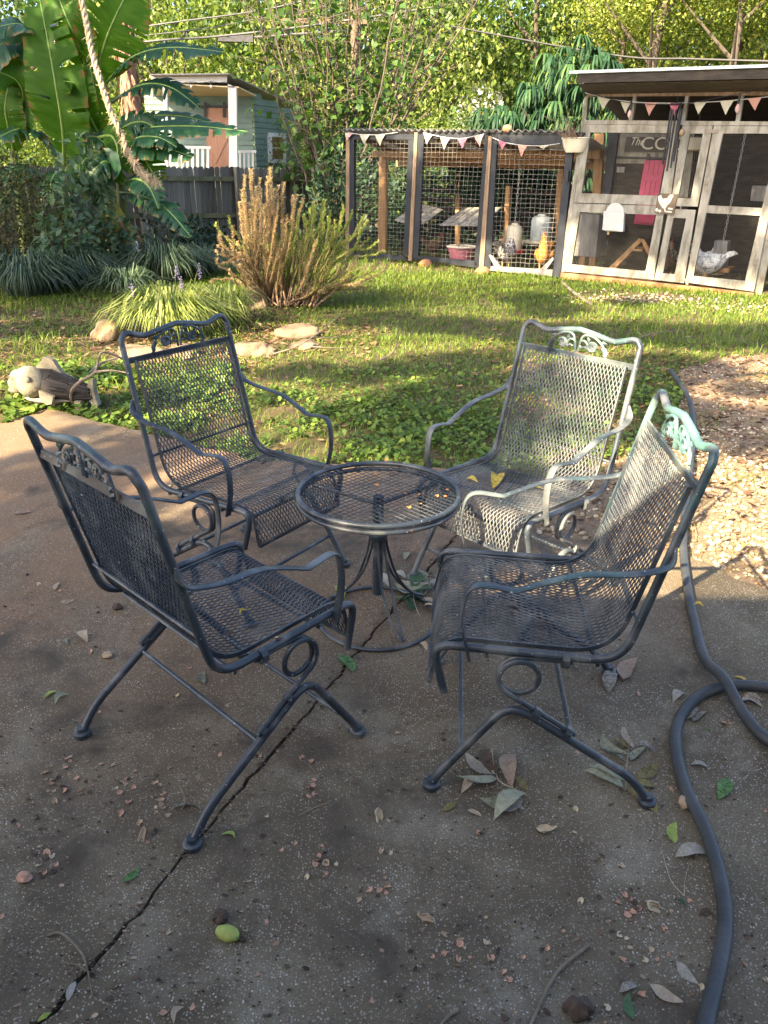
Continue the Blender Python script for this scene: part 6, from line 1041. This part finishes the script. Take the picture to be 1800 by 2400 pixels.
# round mesh table
TX, TY, TZ, TR = -.02, 2.42, .500, .283
T = thing('round_mesh_table', 'small round iron mesh table on a pedestal between the four chairs', 'table', (TX, TY, 0))
V = []; F = []; c = 0; px_, py_ = .0315, .0155
for j in range(-20, 21):                    # expanded metal disc, clipped to the rim
    for i in range(-22, 23):
        up = (i + j) % 2 == 0
        xa, xb = (i*px_/2, (i+1)*px_/2) if up else ((i+1)*px_/2, i*px_/2)
        a = np.array([xa, j*py_, TZ-.012]); b = np.array([xb, (j+1)*py_, TZ-.012])
        if max(np.hypot(*a[:2]), np.hypot(*b[:2])) > TR-.006: continue
        d = b-a; d /= np.linalg.norm(d); n0 = np.array([0, 0, 1.]); s0 = np.cross(d, n0); tw = s0*.8 + n0*(.6 if up else -.6); th = np.cross(d, tw)
        for p in (a, b):
            for s1, s2 in ((-1,-1),(1,-1),(1,1),(-1,1)): V.append(p + tw*.0019*s1 + th*.0011*s2)
        for k in range(4): F.append((c+k, c+(k+1) % 4, c+4+(k+1) % 4, c+4+k))
        c += 8
fast_mesh('tabletop_mesh', np.array(V), np.array(F), TABLE_PAINT, T)
an = np.linspace(0, 2*pi, 72, endpoint=False)
for z, rr, rt, nm in ((TZ-.004, TR-.004, .0095, 'tabletop_rim'), (TZ-.026, TR-.004, .0085, 'lower_rim')):
    m = MB(); m.tube(np.stack([rr*np.cos(an), rr*np.sin(an), np.full(72, z)], -1), rt, 10, closed=True); m.make(nm, TABLE_PAINT, T, True)
m = MB()
for k in range(3):
    a = .6 + k*2*pi/3; m.tube([(0, 0, TZ-.05), (.26*math.cos(a), .26*math.sin(a), TZ-.028)], .007, 6)
m.make('support_rod', TABLE_PAINT, T)
m = MB(); m.lathe([(.019, .09), (.019, TZ-.02)], n=16); m.make('pedestal', TABLE_PAINT, T, True)
m = MB(); m.lathe([(.030, .315), (.034, .32), (.034, .335), (.027, .34), (.027, .35), (.031, .354), (.031, .362), (.022, .37)], n=20); m.make('collar', TABLE_PAINT, T, True)
for k, a in enumerate((-1.12, .64, 2.62)):
    e = np.array([math.cos(a), math.sin(a), 0]); q = np.array([-e[1], e[0], 0]); m = MB()
    for s in (-1, 1):
        m.tube(spline([e*.026 + q*s*.010 + [0,0,.34], e*.034 + q*s*.014 + [0,0,.27], e*.075 + q*s*.018 + [0,0,.15], e*.145 + q*s*.013 + [0,0,.055], e*.213 + q*s*.004 + [0,0,.010]], 6), .0048, 7)
    m.make('leg', TABLE_PAINT, T, True)
m = MB(); m.tube(np.stack([.215*np.cos(an), -.03 + .215*np.sin(an), np.full(72, .007)], -1), .0068, 8, closed=True); m.make('base_ring', TABLE_PAINT, T, True)
# ------------------------------------------------------------------ hose, rope, stone fish, litter
M_HOSE = M('dusty_rubber', [(.3, (.026, .031, .037)), (.66, (.055, .060, .064)), (.82, (.13, .12, .10))], scale=9, rough=.5, bump=.2, bscale=80)
def ground_path(pts, r): return np.array([G(x, y, r) + np.array([0, 0, dz]) for x, y, dz in pts])
mb = MB(); pA = [(1572, 868, 0), (1612, 930, 0), (1625, 1000, 0), (1619, 1080, 0), (1607, 1180, 0), (1601, 1280, 0), (1612, 1380, 0), (1626, 1450, 0), (1650, 1550, .012), (1690, 1618, .046), (1742, 1682, .012), (1806, 1738, 0), (1950, 1800, 0), (2150, 1790, 0), (2260, 1700, 0), (2150, 1630, 0), (1990, 1618, 0)]
pB = [(1900, 1618, 0), (1805, 1611, 0), (1722, 1606, 0), (1645, 1627, 0), (1594, 1682, 0), (1584, 1752, 0), (1608, 1850, 0), (1656, 1950, 0), (1693, 2080, 0), (1699, 2180, 0), (1682, 2280, 0), (1654, 2400, 0), (1630, 2560, 0)]
mb.tube(spline(ground_path(pA + pB, .0225), 9), .0172, 12); props(mb.make('garden_hose', M_HOSE, None, True), 'long dark dusty hose looping over the right side of the patio from the gravel', 'hose')
# frayed rope hanging from a limb
M_ROPE = M('jute_rope', [(.3, (.32, .23, .13)), (.7, (.58, .46, .30))], scale=50, rough=.9, bump=.4, bscale=120)
YR_ = 2.35
rp = [AT(x, y, YR_) for x, y in ((180, -40), (200, 40), (215, 120), (236, 192), (262, 270), (284, 312), (294, 345), (318, 388), (345, 415), (366, 428))]
topd = rp[0] - rp[1]; rp = [rp[0] + topd*9 + np.array([0, 0, .6]), rp[0] + topd*4, rp[0] + topd*1.6] + rp
RO = thing('frayed_rope', 'frayed tan jute rope hanging in front of the banana leaves at upper left', 'rope', rp[-4]); ro = np.array(RO.location)
ax = spline(np.array(rp), 26); n = len(ax); tg = np.gradient(ax, axis=0); tg /= np.linalg.norm(tg, axis=1)[:, None]; u_ = np.cross(tg, [0, 1, 0]); u_ /= np.linalg.norm(u_, axis=1)[:, None]; v_ = np.cross(tg, u_); L_ = np.r_[0, np.cumsum(np.linalg.norm(np.diff(ax, axis=0), axis=1))]
endf = np.clip((L_ - L_[-1] + .24)/.24, 0, 1); g = np.random.default_rng(8)
for k in range(3):
    a = L_*2*pi/.052 + k*2*pi/3; rad = .0040*(1-.55*endf) + .010*endf*np.sin(k*2.1+1); st = ax + (u_*np.cos(a)[:, None] + v_*np.sin(a)[:, None])*np.abs(rad)[:, None]
    st[:, :] += (endf**2)[:, None]*np.array([.010*(k-1), .004*k, -.008*k]); mb = MB(); mb.tube(st - ro, .0039*(1-.66*endf)+.0006, 6); mb.make('strand', M_ROPE, RO, True)
X = []; F = []; c = 0
for q in range(620):
    i = int(g.integers(n*.25, n-2)) if g.random() < .5 else int(n - 1 - abs(g.normal(0, 42))); i = min(max(i, 5), n-2); bunch = 1.7 if abs(L_[i]-L_[-1]+.30) < .10 else 1.0
    a = g.uniform(0, 6.28); d = u_[i]*math.cos(a) + v_[i]*math.sin(a) + tg[i]*g.uniform(-.6, 1.4); d /= np.linalg.norm(d); o = ax[i] + d*.004; l = g.uniform(.004, .010)*bunch*(1+1.2*endf[i]); b = o + d*l*.6 + g.normal(0, .002, 3); e = o + d*l + g.normal(0, .005, 3) + [0, 0, -.004]; w = np.cross(d, [0, 1, 0])*.0006
    X += [o-w, o+w, b+w, b-w, e]; F += [(c, c+1, c+2), (c, c+2, c+3), (c+3, c+2, c+4)]; c += 5
props(fast_mesh('loose_fibres', np.array(X)-ro, np.array(F), M_ROPE, RO), kind='stuff')
T0 = TREES[0]; o3 = np.array(T0.location); mb = MB(); mb.tube(spline([np.array([.1, .1, 3.6]), (rp[0]-o3)*.55 + np.array([0, 0, 1.6]), rp[0]-o3 + np.array([0, 0, .04]), rp[0]-o3 + np.array([1.2, .5, .1])], 6), np.linspace(.12, .035, 19), 8); mb.make('limb', M_BARK, T0, True)
# stone fish on its log
M_STONE = M('cast_stone', [(.3, (.14, .12, .08)), (.6, (.24, .215, .155)), (.8, (.30, .275, .215))], scale=9, rough=.9, bump=.5, bscale=45); M_SLAT = M('grey_bark_slat', [(.3, (.010, .009, .008)), (.7, (.050, .044, .040))], scale=7, rough=.9, stretch=(.6, 5, 5), obj_rand=.4)
p = G(140, 950); FI = thing('stone_fish', 'stone carp ornament with a bark-slat body lying at the far left patio edge', 'ornament', p, -.22); FI.scale = (.9, .9, .9)
def fish_r(s): return np.interp(s, [0, .12, .35, .7, 1.0], [.085, .125, .135, .085, .05])
def fax(s): return np.array([-.21 + .50*s, .0, .165 - .045*s])
mb = MB(); mb.tube([fax(s) for s in np.linspace(.0, 1, 12)], [fish_r(s)-.012 for s in np.linspace(.0, 1, 12)], 16); mb.make('body', flat('dark_body', (.04, .034, .03)), FI, True)
for k in range(30):
    a = 2*pi*k/30; 
    for s0, s1 in ((.10, .40), (.41, .68), (.69, .98)):
        j = g.uniform(-.04, .04); s0_, s1_ = s0+j, s1+j+.01; mb = MB(); v = []
        for s in (s0_, s1_):
            for da, dr in ((-.085, -.014), (.085, -.014), (.075, .004), (-.075, .004)): r = fish_r(s)+dr+g.uniform(0, .003); v.append(fax(s) + np.array([0, math.cos(a+da)*r*.85, math.sin(a+da)*r]))
        mb.add(v, [(0,1,2,3),(7,6,5,4),(0,4,5,1),(1,5,6,2),(2,6,7,3),(3,7,4,0)]); mb.make('bark_slat', M_SLAT, FI)
mb = MB(); mb.blob((-.16, -.07, .19), (.125, .105, .118), 3, .03, 3); mb.blob((-.275, -.075, .165), (.075, .06, .062), 5, .05, 3); mb.blob((-.29, -.08, .125), (.06, .05, .028), 7, .05, 2); mb.blob((-.235, -.075, .235), (.085, .07, .05), 9, .05, 2); hd = mb.make('head', M_STONE, FI, True)
mb = MB(); mb.blob((-.115, -.165, .235), (.026, .014, .026), 3, .0, 2); mb.make('eye', M_STONE, hd, True)
def fin(name, pts, th=.03):
    mb = MB(); nn = len(pts); v = [np.array(q) + [0, -th/2, 0] for q in pts] + [np.array(q) + [0, th/2, 0] for q in pts]; mb.add(v, [tuple(range(nn)), tuple(range(nn, 2*nn))[::-1]] + [(i, nn+i, nn+(i+1) % nn, (i+1) % nn) for i in range(nn)]); return mb.make(name, M_STONE, FI)
fin('back_fin', [(-.16, .02, .28), (-.06, .02, .37), (.0, .02, .35), (.06, .02, .25), (.20, .02, .19), (.18, .02, .17), (-.1, .02, .26)], .04); fin('side_fin', [(-.05, -.135, .15), (.07, -.14, .115), (.05, -.145, .06), (.0, -.14, .045), (-.05, -.135, .08)], .025); fin('tail_fin', [(.26, .0, .14), (.30, .0, .22), (.335, .0, .235), (.325, .0, .14), (.345, .0, .03), (.30, .0, .02), (.27, .0, .09)], .05)
for x in (-.14, -.02, .20): mb = MB(); mb.box((x, -.02, .018), (.05, .09, .09)); mb.make('foot_block', M_STONE, FI)
mb = MB(); mb.blob((-.06, -.02, .055), (.20, .10, .03), 8, .06, 2); mb.make('belly_slab', M_STONE, FI, True)
# ---- leaves
LC_ = {'tan': ((.28, .22, .15), (.44, .36, .26)), 'grey': ((.25, .235, .20), (.41, .385, .33)), 'sage': ((.21, .225, .155), (.36, .37, .27)), 'olive': ((.15, .13, .05), (.25, .21, .09)), 'brown': ((.10, .065, .04), (.20, .13, .085)), 'green': ((.10, .21, .07), (.20, .33, .12)), 'dgreen': ((.035, .085, .045), (.08, .15, .075)), 'yellow': ((.42, .32, .06), (.55, .44, .10)), 'lime': ((.22, .30, .06), (.36, .42, .12)), 'dark': ((.030, .024, .02), (.075, .06, .05)), 'rose': ((.25, .18, .13), (.38, .29, .22))}
ML = {k: M('fallen_leaf_' + k, [(.30, tuple(q*.45 for q in a)), (.42, a), (.7, b)], scale=11, obj_rand=.25, rough=.7, trans=.12, bump=.2, bscale=90, spec=.3) for k, (a, b) in LC_.items()}
LEAF = []
for k in range(10):                         # lanceolate leaflets, each with its own curl, keel and bend
    g = np.random.default_rng(200+k); n = 9; s = np.linspace(0, 1, n); w = np.sin(np.pi*s**.85)**.9*.15*(1+.1*np.sin(s*9+k)); w[0] = w[-1] = .004; bend = g.normal(0, .14); cu = g.uniform(.10, .42)*(1 if g.random() < .75 else -.6); keel = g.uniform(.25, .9); V = []; tw = g.normal(0, .5)
    for i in range(n):
        c = np.array([s[i], bend*math.sin(s[i]*3.0), cu*math.sin(s[i]*pi)*.6 + .02]); ct, st = math.cos(tw*s[i]), math.sin(tw*s[i])
        for sg in (-1, 0, 1): y, z = sg*w[i], abs(sg)*w[i]*keel; V.append(c + [0, y*ct - z*st, y*st + z*ct])
    V = np.array(V); V[:, 2] -= V[:, 2].min() - .004; F = np.array([(3*i+j, 3*i+j+1, 3*i+4+j, 3*i+3+j) for i in range(n-1) for j in (0, 1)]); me = bpy.data.meshes.new('leaf'); me.from_pydata(V.tolist(), [], F.tolist()); me.materials.append(ML['tan']); me.shade_smooth(); LEAF.append(me)
def leaf_obj(name, p0, p1, col, parent=None, org=None, v=None, wide=1.0):
    d = np.array(p1) - np.array(p0); L_ = np.linalg.norm(d[:2]); o = link(bpy.data.objects.new(name, LEAF[RNG.integers(0, 10) if v is None else v]), parent); o.location = tuple(np.array(p0) - (org if org is not None else 0)); o.rotation_euler = (RNG.normal(0, .12), 0, math.atan2(d[1], d[0])); o.scale = (L_, L_*wide, L_)
    o.material_slots[0].link = 'OBJECT'; o.material_slots[0].material = ML[col]; return o
Z5 = lambda x, y: (900 + x/1.8433, 1500 + y/1.8433); ZT = lambda x, y: (700 + x/3.687, 1050 + y/3.687); Z1 = lambda x, y: (x/1.8433, 1500 + y/1.8433)
def spray(label, cv, rach, lfs, group='dry compound leaves on the patio'):
    P_ = np.array([G(*cv(*q), .012) for q in rach]); t = thing('leaf_spray', label, 'leaf', P_[0], 0, group); o3 = np.array(t.location); mb = MB(); mb.tube(spline(P_, 5) - o3, .0016, 5); mb.make('leaf_stalk', ML['tan'], t)
    for a, b, c in lfs: leaf_obj('leaflet', G(*cv(*a), RNG.uniform(.001, .008)), G(*cv(*b)), c, t, o3, None, 1.15)
spray('dry pale leaf spray on the patio between the feet of the teal-railed chair', Z5, [(620, 672), (555, 640), (490, 595), (465, 470)], [((490, 600), (310, 585), 'sage'), ((480, 590), (352, 502), 'grey'), ((497, 600), (465, 478), 'brown'), ((552, 640), (576, 498), 'rose'), ((556, 640), (398, 688), 'sage'), ((606, 660), (474, 788), 'sage'), ((618, 655), (566, 588), 'olive'), ((390, 598), (332, 674), 'tan'), ((598, 690), (506, 750), 'grey'), ((560, 700), (610, 740), 'grey')])
spray('dry leaf spray under the rear foot of the teal-railed chair', Z5, [(1045, 648), (1048, 560), (1058, 460), (1068, 430)], [((1050, 505), (946, 418), 'sage'), ((1050, 532), (958, 490), 'sage'), ((1060, 470), (986, 438), 'olive'), ((1070, 475), (1032, 388), 'tan'), ((1078, 462), (1172, 490), 'grey'), ((1065, 530), (1136, 478), 'sage'), ((1042, 608), (880, 548), 'sage'), ((1036, 642), (862, 566), 'sage'), ((1046, 632), (1182, 768), 'olive'), ((1052, 645), (1176, 640), 'olive'), ((1085, 600), (1182, 545), 'olive'), ((1040, 560), (955, 535), 'sage')])
spray('grey-green dry leaf spray on the patio beside the table base', ZT, [(1090, 1260), (1130, 1180), (1140, 1120)], [((1120, 1190), (850, 1150), 'grey'), ((1100, 1225), (830, 1195), 'sage'), ((1125, 1185), (1000, 1115), 'sage'), ((1120, 1115), (1005, 1058), 'sage'), ((1130, 1180), (1245, 1145), 'grey'), ((1128, 1200), (1245, 1222), 'grey'), ((930, 1135), (815, 1085), 'grey'), ((1050, 1305), (1228, 1365), 'tan'), ((1080, 1360), (1190, 1390), 'tan'), ((800, 1212), (690, 1105), 'grey')])
spray('fresh dark green leaf sprig lying at the table base', ZT, [(1040, 1440), (1000, 1330), (980, 1210)], [((975, 1235), (992, 1085), 'dgreen'), ((1000, 1245), (1185, 1228), 'dgreen'), ((930, 1295), (960, 1430), 'dgreen'), ((950, 1300), (1090, 1385), 'dgreen'), ((900, 1290), (806, 1318), 'green'), ((990, 1300), (1070, 1330), 'dgreen'), ((960, 1260), (880, 1330), 'dgreen'), ((985, 1230), (1090, 1290), 'dgreen')])
ONE = [  # label, tail pixel, tip pixel, colour, converter, height
 ('green leaf curled against the right front foot of the chair at lower left', (1462, 72), (1522, 150), 'green', Z1, 0), ('short yellow-green leaf near the rear foot of the lower-left chair', (955, 845), (1015, 866), 'lime', Z1, 0), ('bright green narrow leaf on the dark joint line at lower left', (530, 1048), (608, 985), 'green', Z1, 0), ('yellow-green leaf cut by the bottom edge at left', (160, 1650), (225, 1610), 'lime', Z1, 0), ('pale olive leaf of a pair left of the lower-left chair', (190, 258), (262, 232), 'lime', Z1, 0), ('second leaf of the pair left of the lower-left chair', (238, 278), (306, 238), 'sage', Z1, 0), ('pale leaf standing under the seat of the lower-left chair', (880, 196), (884, 138), 'sage', Z1, 0), ('flat grey-green leaf beside the rear leg of the lower-left chair', (745, 735), (870, 752), 'sage', Z1, 0), ('grey curled leaf lying in the joint near the bottom left', (288, 1560), (330, 1478), 'grey', Z1, 0), ('cream upright leaf at the bottom edge left of centre', (750, 1659), (800, 1588), 'tan', Z1, 0),
 ('lime green curved leaf left of the hose at lower right', (1252, 885), (1262, 796), 'lime', Z5, 0), ('pale green oval leaf right of the hose', (1442, 690), (1474, 596), 'green', Z5, 0), ('grey narrow leaf pointing at the hose', (1258, 936), (1402, 925), 'grey', Z5, 0), ('long tan leaf near the bottom right beside the hose', (1146, 1492), (1292, 1572), 'tan', Z5, 0), ('dark green leaf near the bottom right', (1078, 1645), (1060, 1530), 'dgreen', Z5, 0), ('dark grey leaf touching the dark green one near the bottom right', (1015, 1520), (1098, 1500), 'grey', Z5, 0), ('curled grey-brown leaf left of the hose at the bottom right', (1262, 1390), (1358, 1492), 'grey', Z5, 0), ('small olive leaf left of the dry leaf spray', (252, 738), (314, 702), 'olive', Z5, 0), ('brown wedge-shaped leaf below the dry leaf spray', (360, 738), (422, 772), 'tan', Z5, 0), ('yellow leaf inside the hose loop', (1510, 160), (1560, 192), 'yellow', Z5, 0), ('grey leaf inside the hose loop at its left', (1248, 270), (1312, 240), 'grey', Z5, 0), ('silver leaf lying inside the hose bend', (1305, 345), (1340, 288), 'grey', Z5, 0), ('crumpled silver leaf inside the hose bend', (1335, 360), (1398, 318), 'grey', Z5, 0), ('long grey leaf inside the hose loop at right', (1530, 272), (1640, 300), 'grey', Z5, 0), ('tan leaf inside the hose loop at right', (1540, 240), (1640, 268), 'tan', Z5, 0), ('pale rose leaf near the far foot of the teal-railed chair', (1030, 185), (1095, 92), 'rose', Z5, 0), ('grey leaf near the far foot of the teal-railed chair', (970, 228), (1005, 142), 'grey', Z5, 0), ('dry brown leaf under the bent leg of the teal-railed chair', (520, 352), (690, 372), 'brown', Z5, 0), ('grey leaf by the hose at mid right', (1322, 540), (1402, 555), 'grey', Z5, 0), ('curled brown leaf against the hose at lower right', (1358, 1190), (1430, 1205), 'brown', Z5, 0), ('dark green leaf tip near the hose at lower right', (1268, 1118), (1302, 1160), 'dgreen', Z5, 0), ('small green leaf left of the dry hull near the centre bottom', (1388, 382), (1418, 390), 'green', Z5, 0),
 ('yellow-green leaf under the left side of the table', (350, 1185), (400, 1310), 'lime', ZT, 0), ('tan curled leaf right of the table base ring', (1140, 1640), (1200, 1690), 'tan', ZT, 0), ('tan narrow leaf below the table base ring at right', (1045, 1680), (1110, 1760), 'tan', ZT, 0), ('small blue-green leaf on the patio behind the table', (915, 970), (945, 905), 'sage', ZT, 0),
 ('yellow leaf on the seat of the sunlit chair', (1155, 1145), (1160, 1115), 'yellow', None, .448), ('golden leaf at the front corner of the sunlit seat', (1092, 1122), (1120, 1132), 'yellow', None, .448), ('golden dry leaf on the seat of the sunlit chair', (1240, 1143), (1278, 1150), 'yellow', None, .44), ('brown leaf lying on the seat of the teal-railed chair', (1252, 1458), (1300, 1470), 'brown', None, .446), ('dark crumpled leaf on the seat of the teal-railed chair', (1185, 1425), (1215, 1438), 'dark', None, .446), ('yellow leaf on the seat of the lower-left chair', (562, 1440), (582, 1432), 'yellow', None, .445), ('brown leaf on the seat of the lower-left chair', (530, 1500), (562, 1485), 'brown', None, .445), ('dark leaf on the seat of the chair facing the camera', (612, 1090), (628, 1082), 'dark', None, .445),
 ('yellow leaf on the hose at the shade line', (1625, 1418), (1650, 1424), 'yellow', None, .046), ('upright tan leaf by the left rear leg of the lower-left chair', (205, 1505), (202, 1478), 'tan', None, 0), ('pale olive leaf on the far left of the patio', (160, 1512), (168, 1495), 'sage', None, 0), ('yellow leaf lying on the sunlit gravel', (1735, 1285), (1752, 1278), 'yellow', None, 0), ('small yellow leaf at the right edge of the sunlit gravel', (1705, 1218), (1725, 1212), 'yellow', None, 0), ('pale tan leaf in the sun left of the lower-left chair', (140, 1412), (176, 1408), 'tan', None, 0), ('curled tan leaf in the sunlit clay left of the lower-left chair', (128, 1385), (140, 1368), 'tan', None, 0), ('orange flat leaf on the clay at left', (30, 1205), (75, 1200), 'rose', None, 0), ('fresh green leaves by the hose in the sun', (1590, 1290), (1600, 1262), 'lime', None, 0)]
for lab, a, b, col, cv, z in ONE:
    a, b = (cv(*a), cv(*b)) if cv else (a, b); props(leaf_obj('fallen_leaf', G(*a, z+.002), G(*b, z), col, None, None, None, 1.3), lab, 'leaf', 'single fallen leaves')
# nut hulls, pods, chips
def shell_mesh(seed, kind):
    g = np.random.default_rng(seed); bm = bmesh.new(); bmesh.ops.create_icosphere(bm, subdivisions=2, radius=1)
    cut = .15 if kind == 'hull' else g.uniform(.1, .5); dl = [v for v in bm.verts if v.co.z > cut or (kind != 'hull' and v.co.x > g.uniform(.3, .9))]; bmesh.ops.delete(bm, geom=dl, context='VERTS')
    sc_ = (1, .42, .38) if kind == 'hull' else (1, g.uniform(.5, .9), g.uniform(.3, .6))
    for v in bm.verts: v.co = Vector((v.co.x*sc_[0]+g.normal(0, .06), v.co.y*sc_[1]+g.normal(0, .06), (v.co.z*sc_[2]+g.normal(0, .05))))
    lo = min(v.co.z for v in bm.verts)
    for v in bm.verts: v.co.z -= lo
    ex = bmesh.ops.solidify(bm, geom=bm.faces[:], thickness=.10); me = bpy.data.meshes.new('nut_shell'); bm.to_mesh(me); bm.free(); return me
SHM = [shell_mesh(300+k, 'chip') for k in range(8)]; HUM = [shell_mesh(400+k, 'hull') for k in range(3)]
MS = {'salmon': flat('shell_salmon', (.42, .25, .175), .85, vary=.3, scale=60), 'tan': flat('shell_tan', (.36, .27, .18), .85, vary=.25, scale=60), 'dark': flat('shell_dark', (.065, .046, .035), .85, vary=.3, scale=60), 'cream': flat('shell_cream', (.46, .38, .26), .7, vary=.15, scale=60), 'orange': flat('shell_orange', (.48, .23, .08), .8, vary=.25, scale=60)}
for me in SHM + HUM: me.materials.append(MS['tan'])
def shell(name, me, p, s, col, lab, grp, up=None):
    o = link(bpy.data.objects.new(name, me)); o.location = tuple(p); o.scale = (s,)*3; o.rotation_euler = ((0 if up is None else up) + RNG.normal(0, .25), RNG.normal(0, .25), RNG.uniform(0, 6.28)); o.material_slots[0].link = 'OBJECT'; o.material_slots[0].material = MS[col]; return props(o, lab, 'nut shell', grp)
for lab, q, s in (('cream half nut hull on the patio right of centre, above the two others', Z5(705, 830), .026), ('dark-lined cream hull near the hose at lower right', Z5(1160, 1155), .026), ('brown half hull left of the bottom centre', Z5(180, 1205), .022), ('upright cream hull below the table, left of the dry leaf spray', Z1(1630, 765), .024), ('brown hull inside the hose loop', Z5(1475, 362), .022), ('curved tan hull on the patio near the pale leaf', Z1(618, 845), .020)): shell('nut_hull', HUM[RNG.integers(0, 3)], G(*q, .001), s, 'cream' if 'cream' in lab else 'tan', lab, 'half nut hulls on the patio')
for lab, q, r, c in (('round mottled green-brown pod behind the lower-left chair', (255, 1541), .016, 'tan'), ('dark ringed seed pod under the lower-left chair', (278, 1428), .018, 'dark'), ('brown crumpled pod against the hose', Z5(1310, 720), .024, 'tan'), ('dark oval pod touching the green husk', (514, 2156), .018, 'dark'), ('dark shrivelled husk at the bottom edge right of centre', Z5(840, 1610), .026, 'dark'), ('brown pod at the far left of the patio', (58, 2062), .016, 'salmon')):
    o = MB().blob((0, 0, 0), (r, r*.8, r*.75), int(q[0]), .2, 3, fr=2.6).make('seed_pod', MS[c], None, True); p = G(*q); o.location = (p[0], p[1], r*.6); props(o, lab, 'seed pod')
o = MB().blob((0, 0, 0), (.027, .017, .016), 5, .06, 3).make('green_husk', M('green_husk', [(.3, (.20, .26, .05)), (.62, (.33, .38, .10)), (.75, (.08, .07, .03))], scale=50, rough=.6), None, True); p = G(534, 2197); o.location = (p[0], p[1], .013); o.rotation_euler = (0, 0, -.2); props(o, 'green nut husk with black spots on the patio at lower left', 'nut husk')
CL_ = []
for (x, y), n, s in (((270, 600), 16, 45), ((215, 960), 10, 40), ((370, 600), 10, 50), ((600, 735), 10, 60), ((690, 680), 10, 40), ((1390, 960), 14, 40), ((1380, 640), 8, 40), ((1640, 1090), 8, 50), ((500, 640), 8, 60)): CL_ += [Z1(x + RNG.normal(0, s), y + RNG.normal(0, s*1.2)) for _ in range(n)]
for (x, y), n, s in (((1080, 1140), 10, 60), ((1120, 1280), 8, 70), ((300, 1280), 6, 60), ((520, 1420), 5, 60)): CL_ += [Z5(x + RNG.normal(0, s), y + RNG.normal(0, s)) for _ in range(n)]
CL_ += [(RNG.uniform(0, 1800), 1440 + 960*RNG.random()) for _ in range(95)] + [(RNG.uniform(0, 520), RNG.uniform(1100, 1500)) for _ in range(18)]
for q in CL_:
    p = G(*q, .001)
    if p[1] < .6: continue
    c = RNG.choice(['salmon', 'salmon', 'tan', 'dark', 'salmon', 'dark', 'cream']); s = RNG.uniform(.0055, .0115); shell('nut_shell', SHM[RNG.integers(0, 8)], p, s, str(c), {'salmon': 'salmon-brown broken nut shell lying on the patio', 'tan': 'tan broken nut shell lying on the patio', 'dark': 'dark brown broken nut shell lying on the patio', 'cream': 'cream broken nut shell lying on the patio'}[str(c)], 'broken nut shells on the patio')
for (x, y) in ((235, 175), (380, 140), (365, 172), (655, 220), (828, 210), (600, 290), (682, 322), (925, 400), (1042, 405), (1285, 362), (1055, 485), (950, 510), (1195, 420), (1275, 422), (190, 492), (425, 398), (90, 275), (755, 103)): shell('nut_shell', SHM[RNG.integers(0, 8)], G(*ZT(x, y), TZ-.008), RNG.uniform(.007, .012), str(RNG.choice(['orange', 'salmon', 'orange'])), 'orange-brown nut shell lying on the mesh tabletop', 'nut shells on the tabletop')
for (x, y) in ((1100, 1125), (1210, 1150), (1200, 1440), (590, 1470), (655, 1500), (640, 1078), (575, 1100)): shell('nut_shell', SHM[RNG.integers(0, 8)], G(x, y, .447), RNG.uniform(.007, .012), 'dark', 'dark nut shell lying on a chair seat', 'nut shells on the chair seats')
# sticks and needles on the slab
stick('pale branching twig on the patio at the bottom centre right', [G(1382, 2214, .005), G(1322, 2262, .006), G(1297, 2292, .006), G(1270, 2345, .005), G(1236, 2420, .004)], .0042, mt=M_BARK2, name='twig', cat='twig', taper=.8)
stick('forked grey twig lying at the lower left of the patio', [G(*Z1(205, 1275), .004), G(*Z1(268, 1268), .008), G(*Z1(345, 1342), .010), G(*Z1(375, 1412), .010), G(*Z1(400, 1542), .004)], .0035, [[G(*Z1(375, 1430), .01), G(*Z1(330, 1402), .010), G(*Z1(262, 1392), .004)]], name='twig', cat='twig', mt=M_BARK2)
stick('short pale twig at the very bottom centre', [G(*Z5(320, 1598), .004), G(*Z5(280, 1625), .004), G(*Z5(230, 1680), .004)], .005, name='twig', cat='twig', mt=M_BARK2)
stick('pair of thin tan pine needles forming a V left of the hose', [G(*Z5(1207, 930), .003), G(*Z5(1240, 1040), .006), G(*Z5(1297, 1105), .003)], .0011, [[G(*Z5(1297, 1105), .003), G(*Z5(1300, 1040), .005), G(*Z5(1322, 955), .003)]], ML['tan'], name='pine_needles', cat='pine needles', taper=.8)
stick('thin straw on the patio right of the joint line', [G(*Z1(1288, 760), .003), G(*Z1(1350, 728), .004), G(*Z1(1412, 705), .003)], .0011, (), ML['tan'], name='straw', cat='straw', taper=.8)
stick('thin brown leaf stalk curled on the patio under the lower-left chair', [G(*Z1(785, 735), .002), G(*Z1(800, 690), .01), G(*Z1(785, 645), .006)], .002, (), M_STICK, name='leaf_stalk', cat='twig')
# crumbs, grit and dark flakes no one could count
n = 4600; px = np.c_[RNG.uniform(-150, 1950, n), 1010 + 1500*RNG.random(n)**.8]; P = np.array([G(*q)[:2] for q in px]); k1 = in_patio(P); P = P[k1]
j = [np.array([crack_x(y) + RNG.normal(0, .016), y]) for y in RNG.uniform(.7, 3.4, 1100)]; P = np.concatenate([P, np.array(j)]); n = len(P)
M_CRUMB = M('crumbs', [(.1, (.032, .024, .018)), (.5, (.085, .062, .045)), (.75, (.22, .14, .09)), (1, (.42, .33, .24))], scale=5, rough=.95, attr=.97)
discs(P, RNG.uniform(.002, .005, n), RNG.uniform(.0013, .0042, n)*np.where(RNG.random(n) < .12, 2.0, 1), 'patio_crumbs', M_CRUMB, 5, .35, rnd=RNG.beta(1.3, 1.5, n), asp=.6)
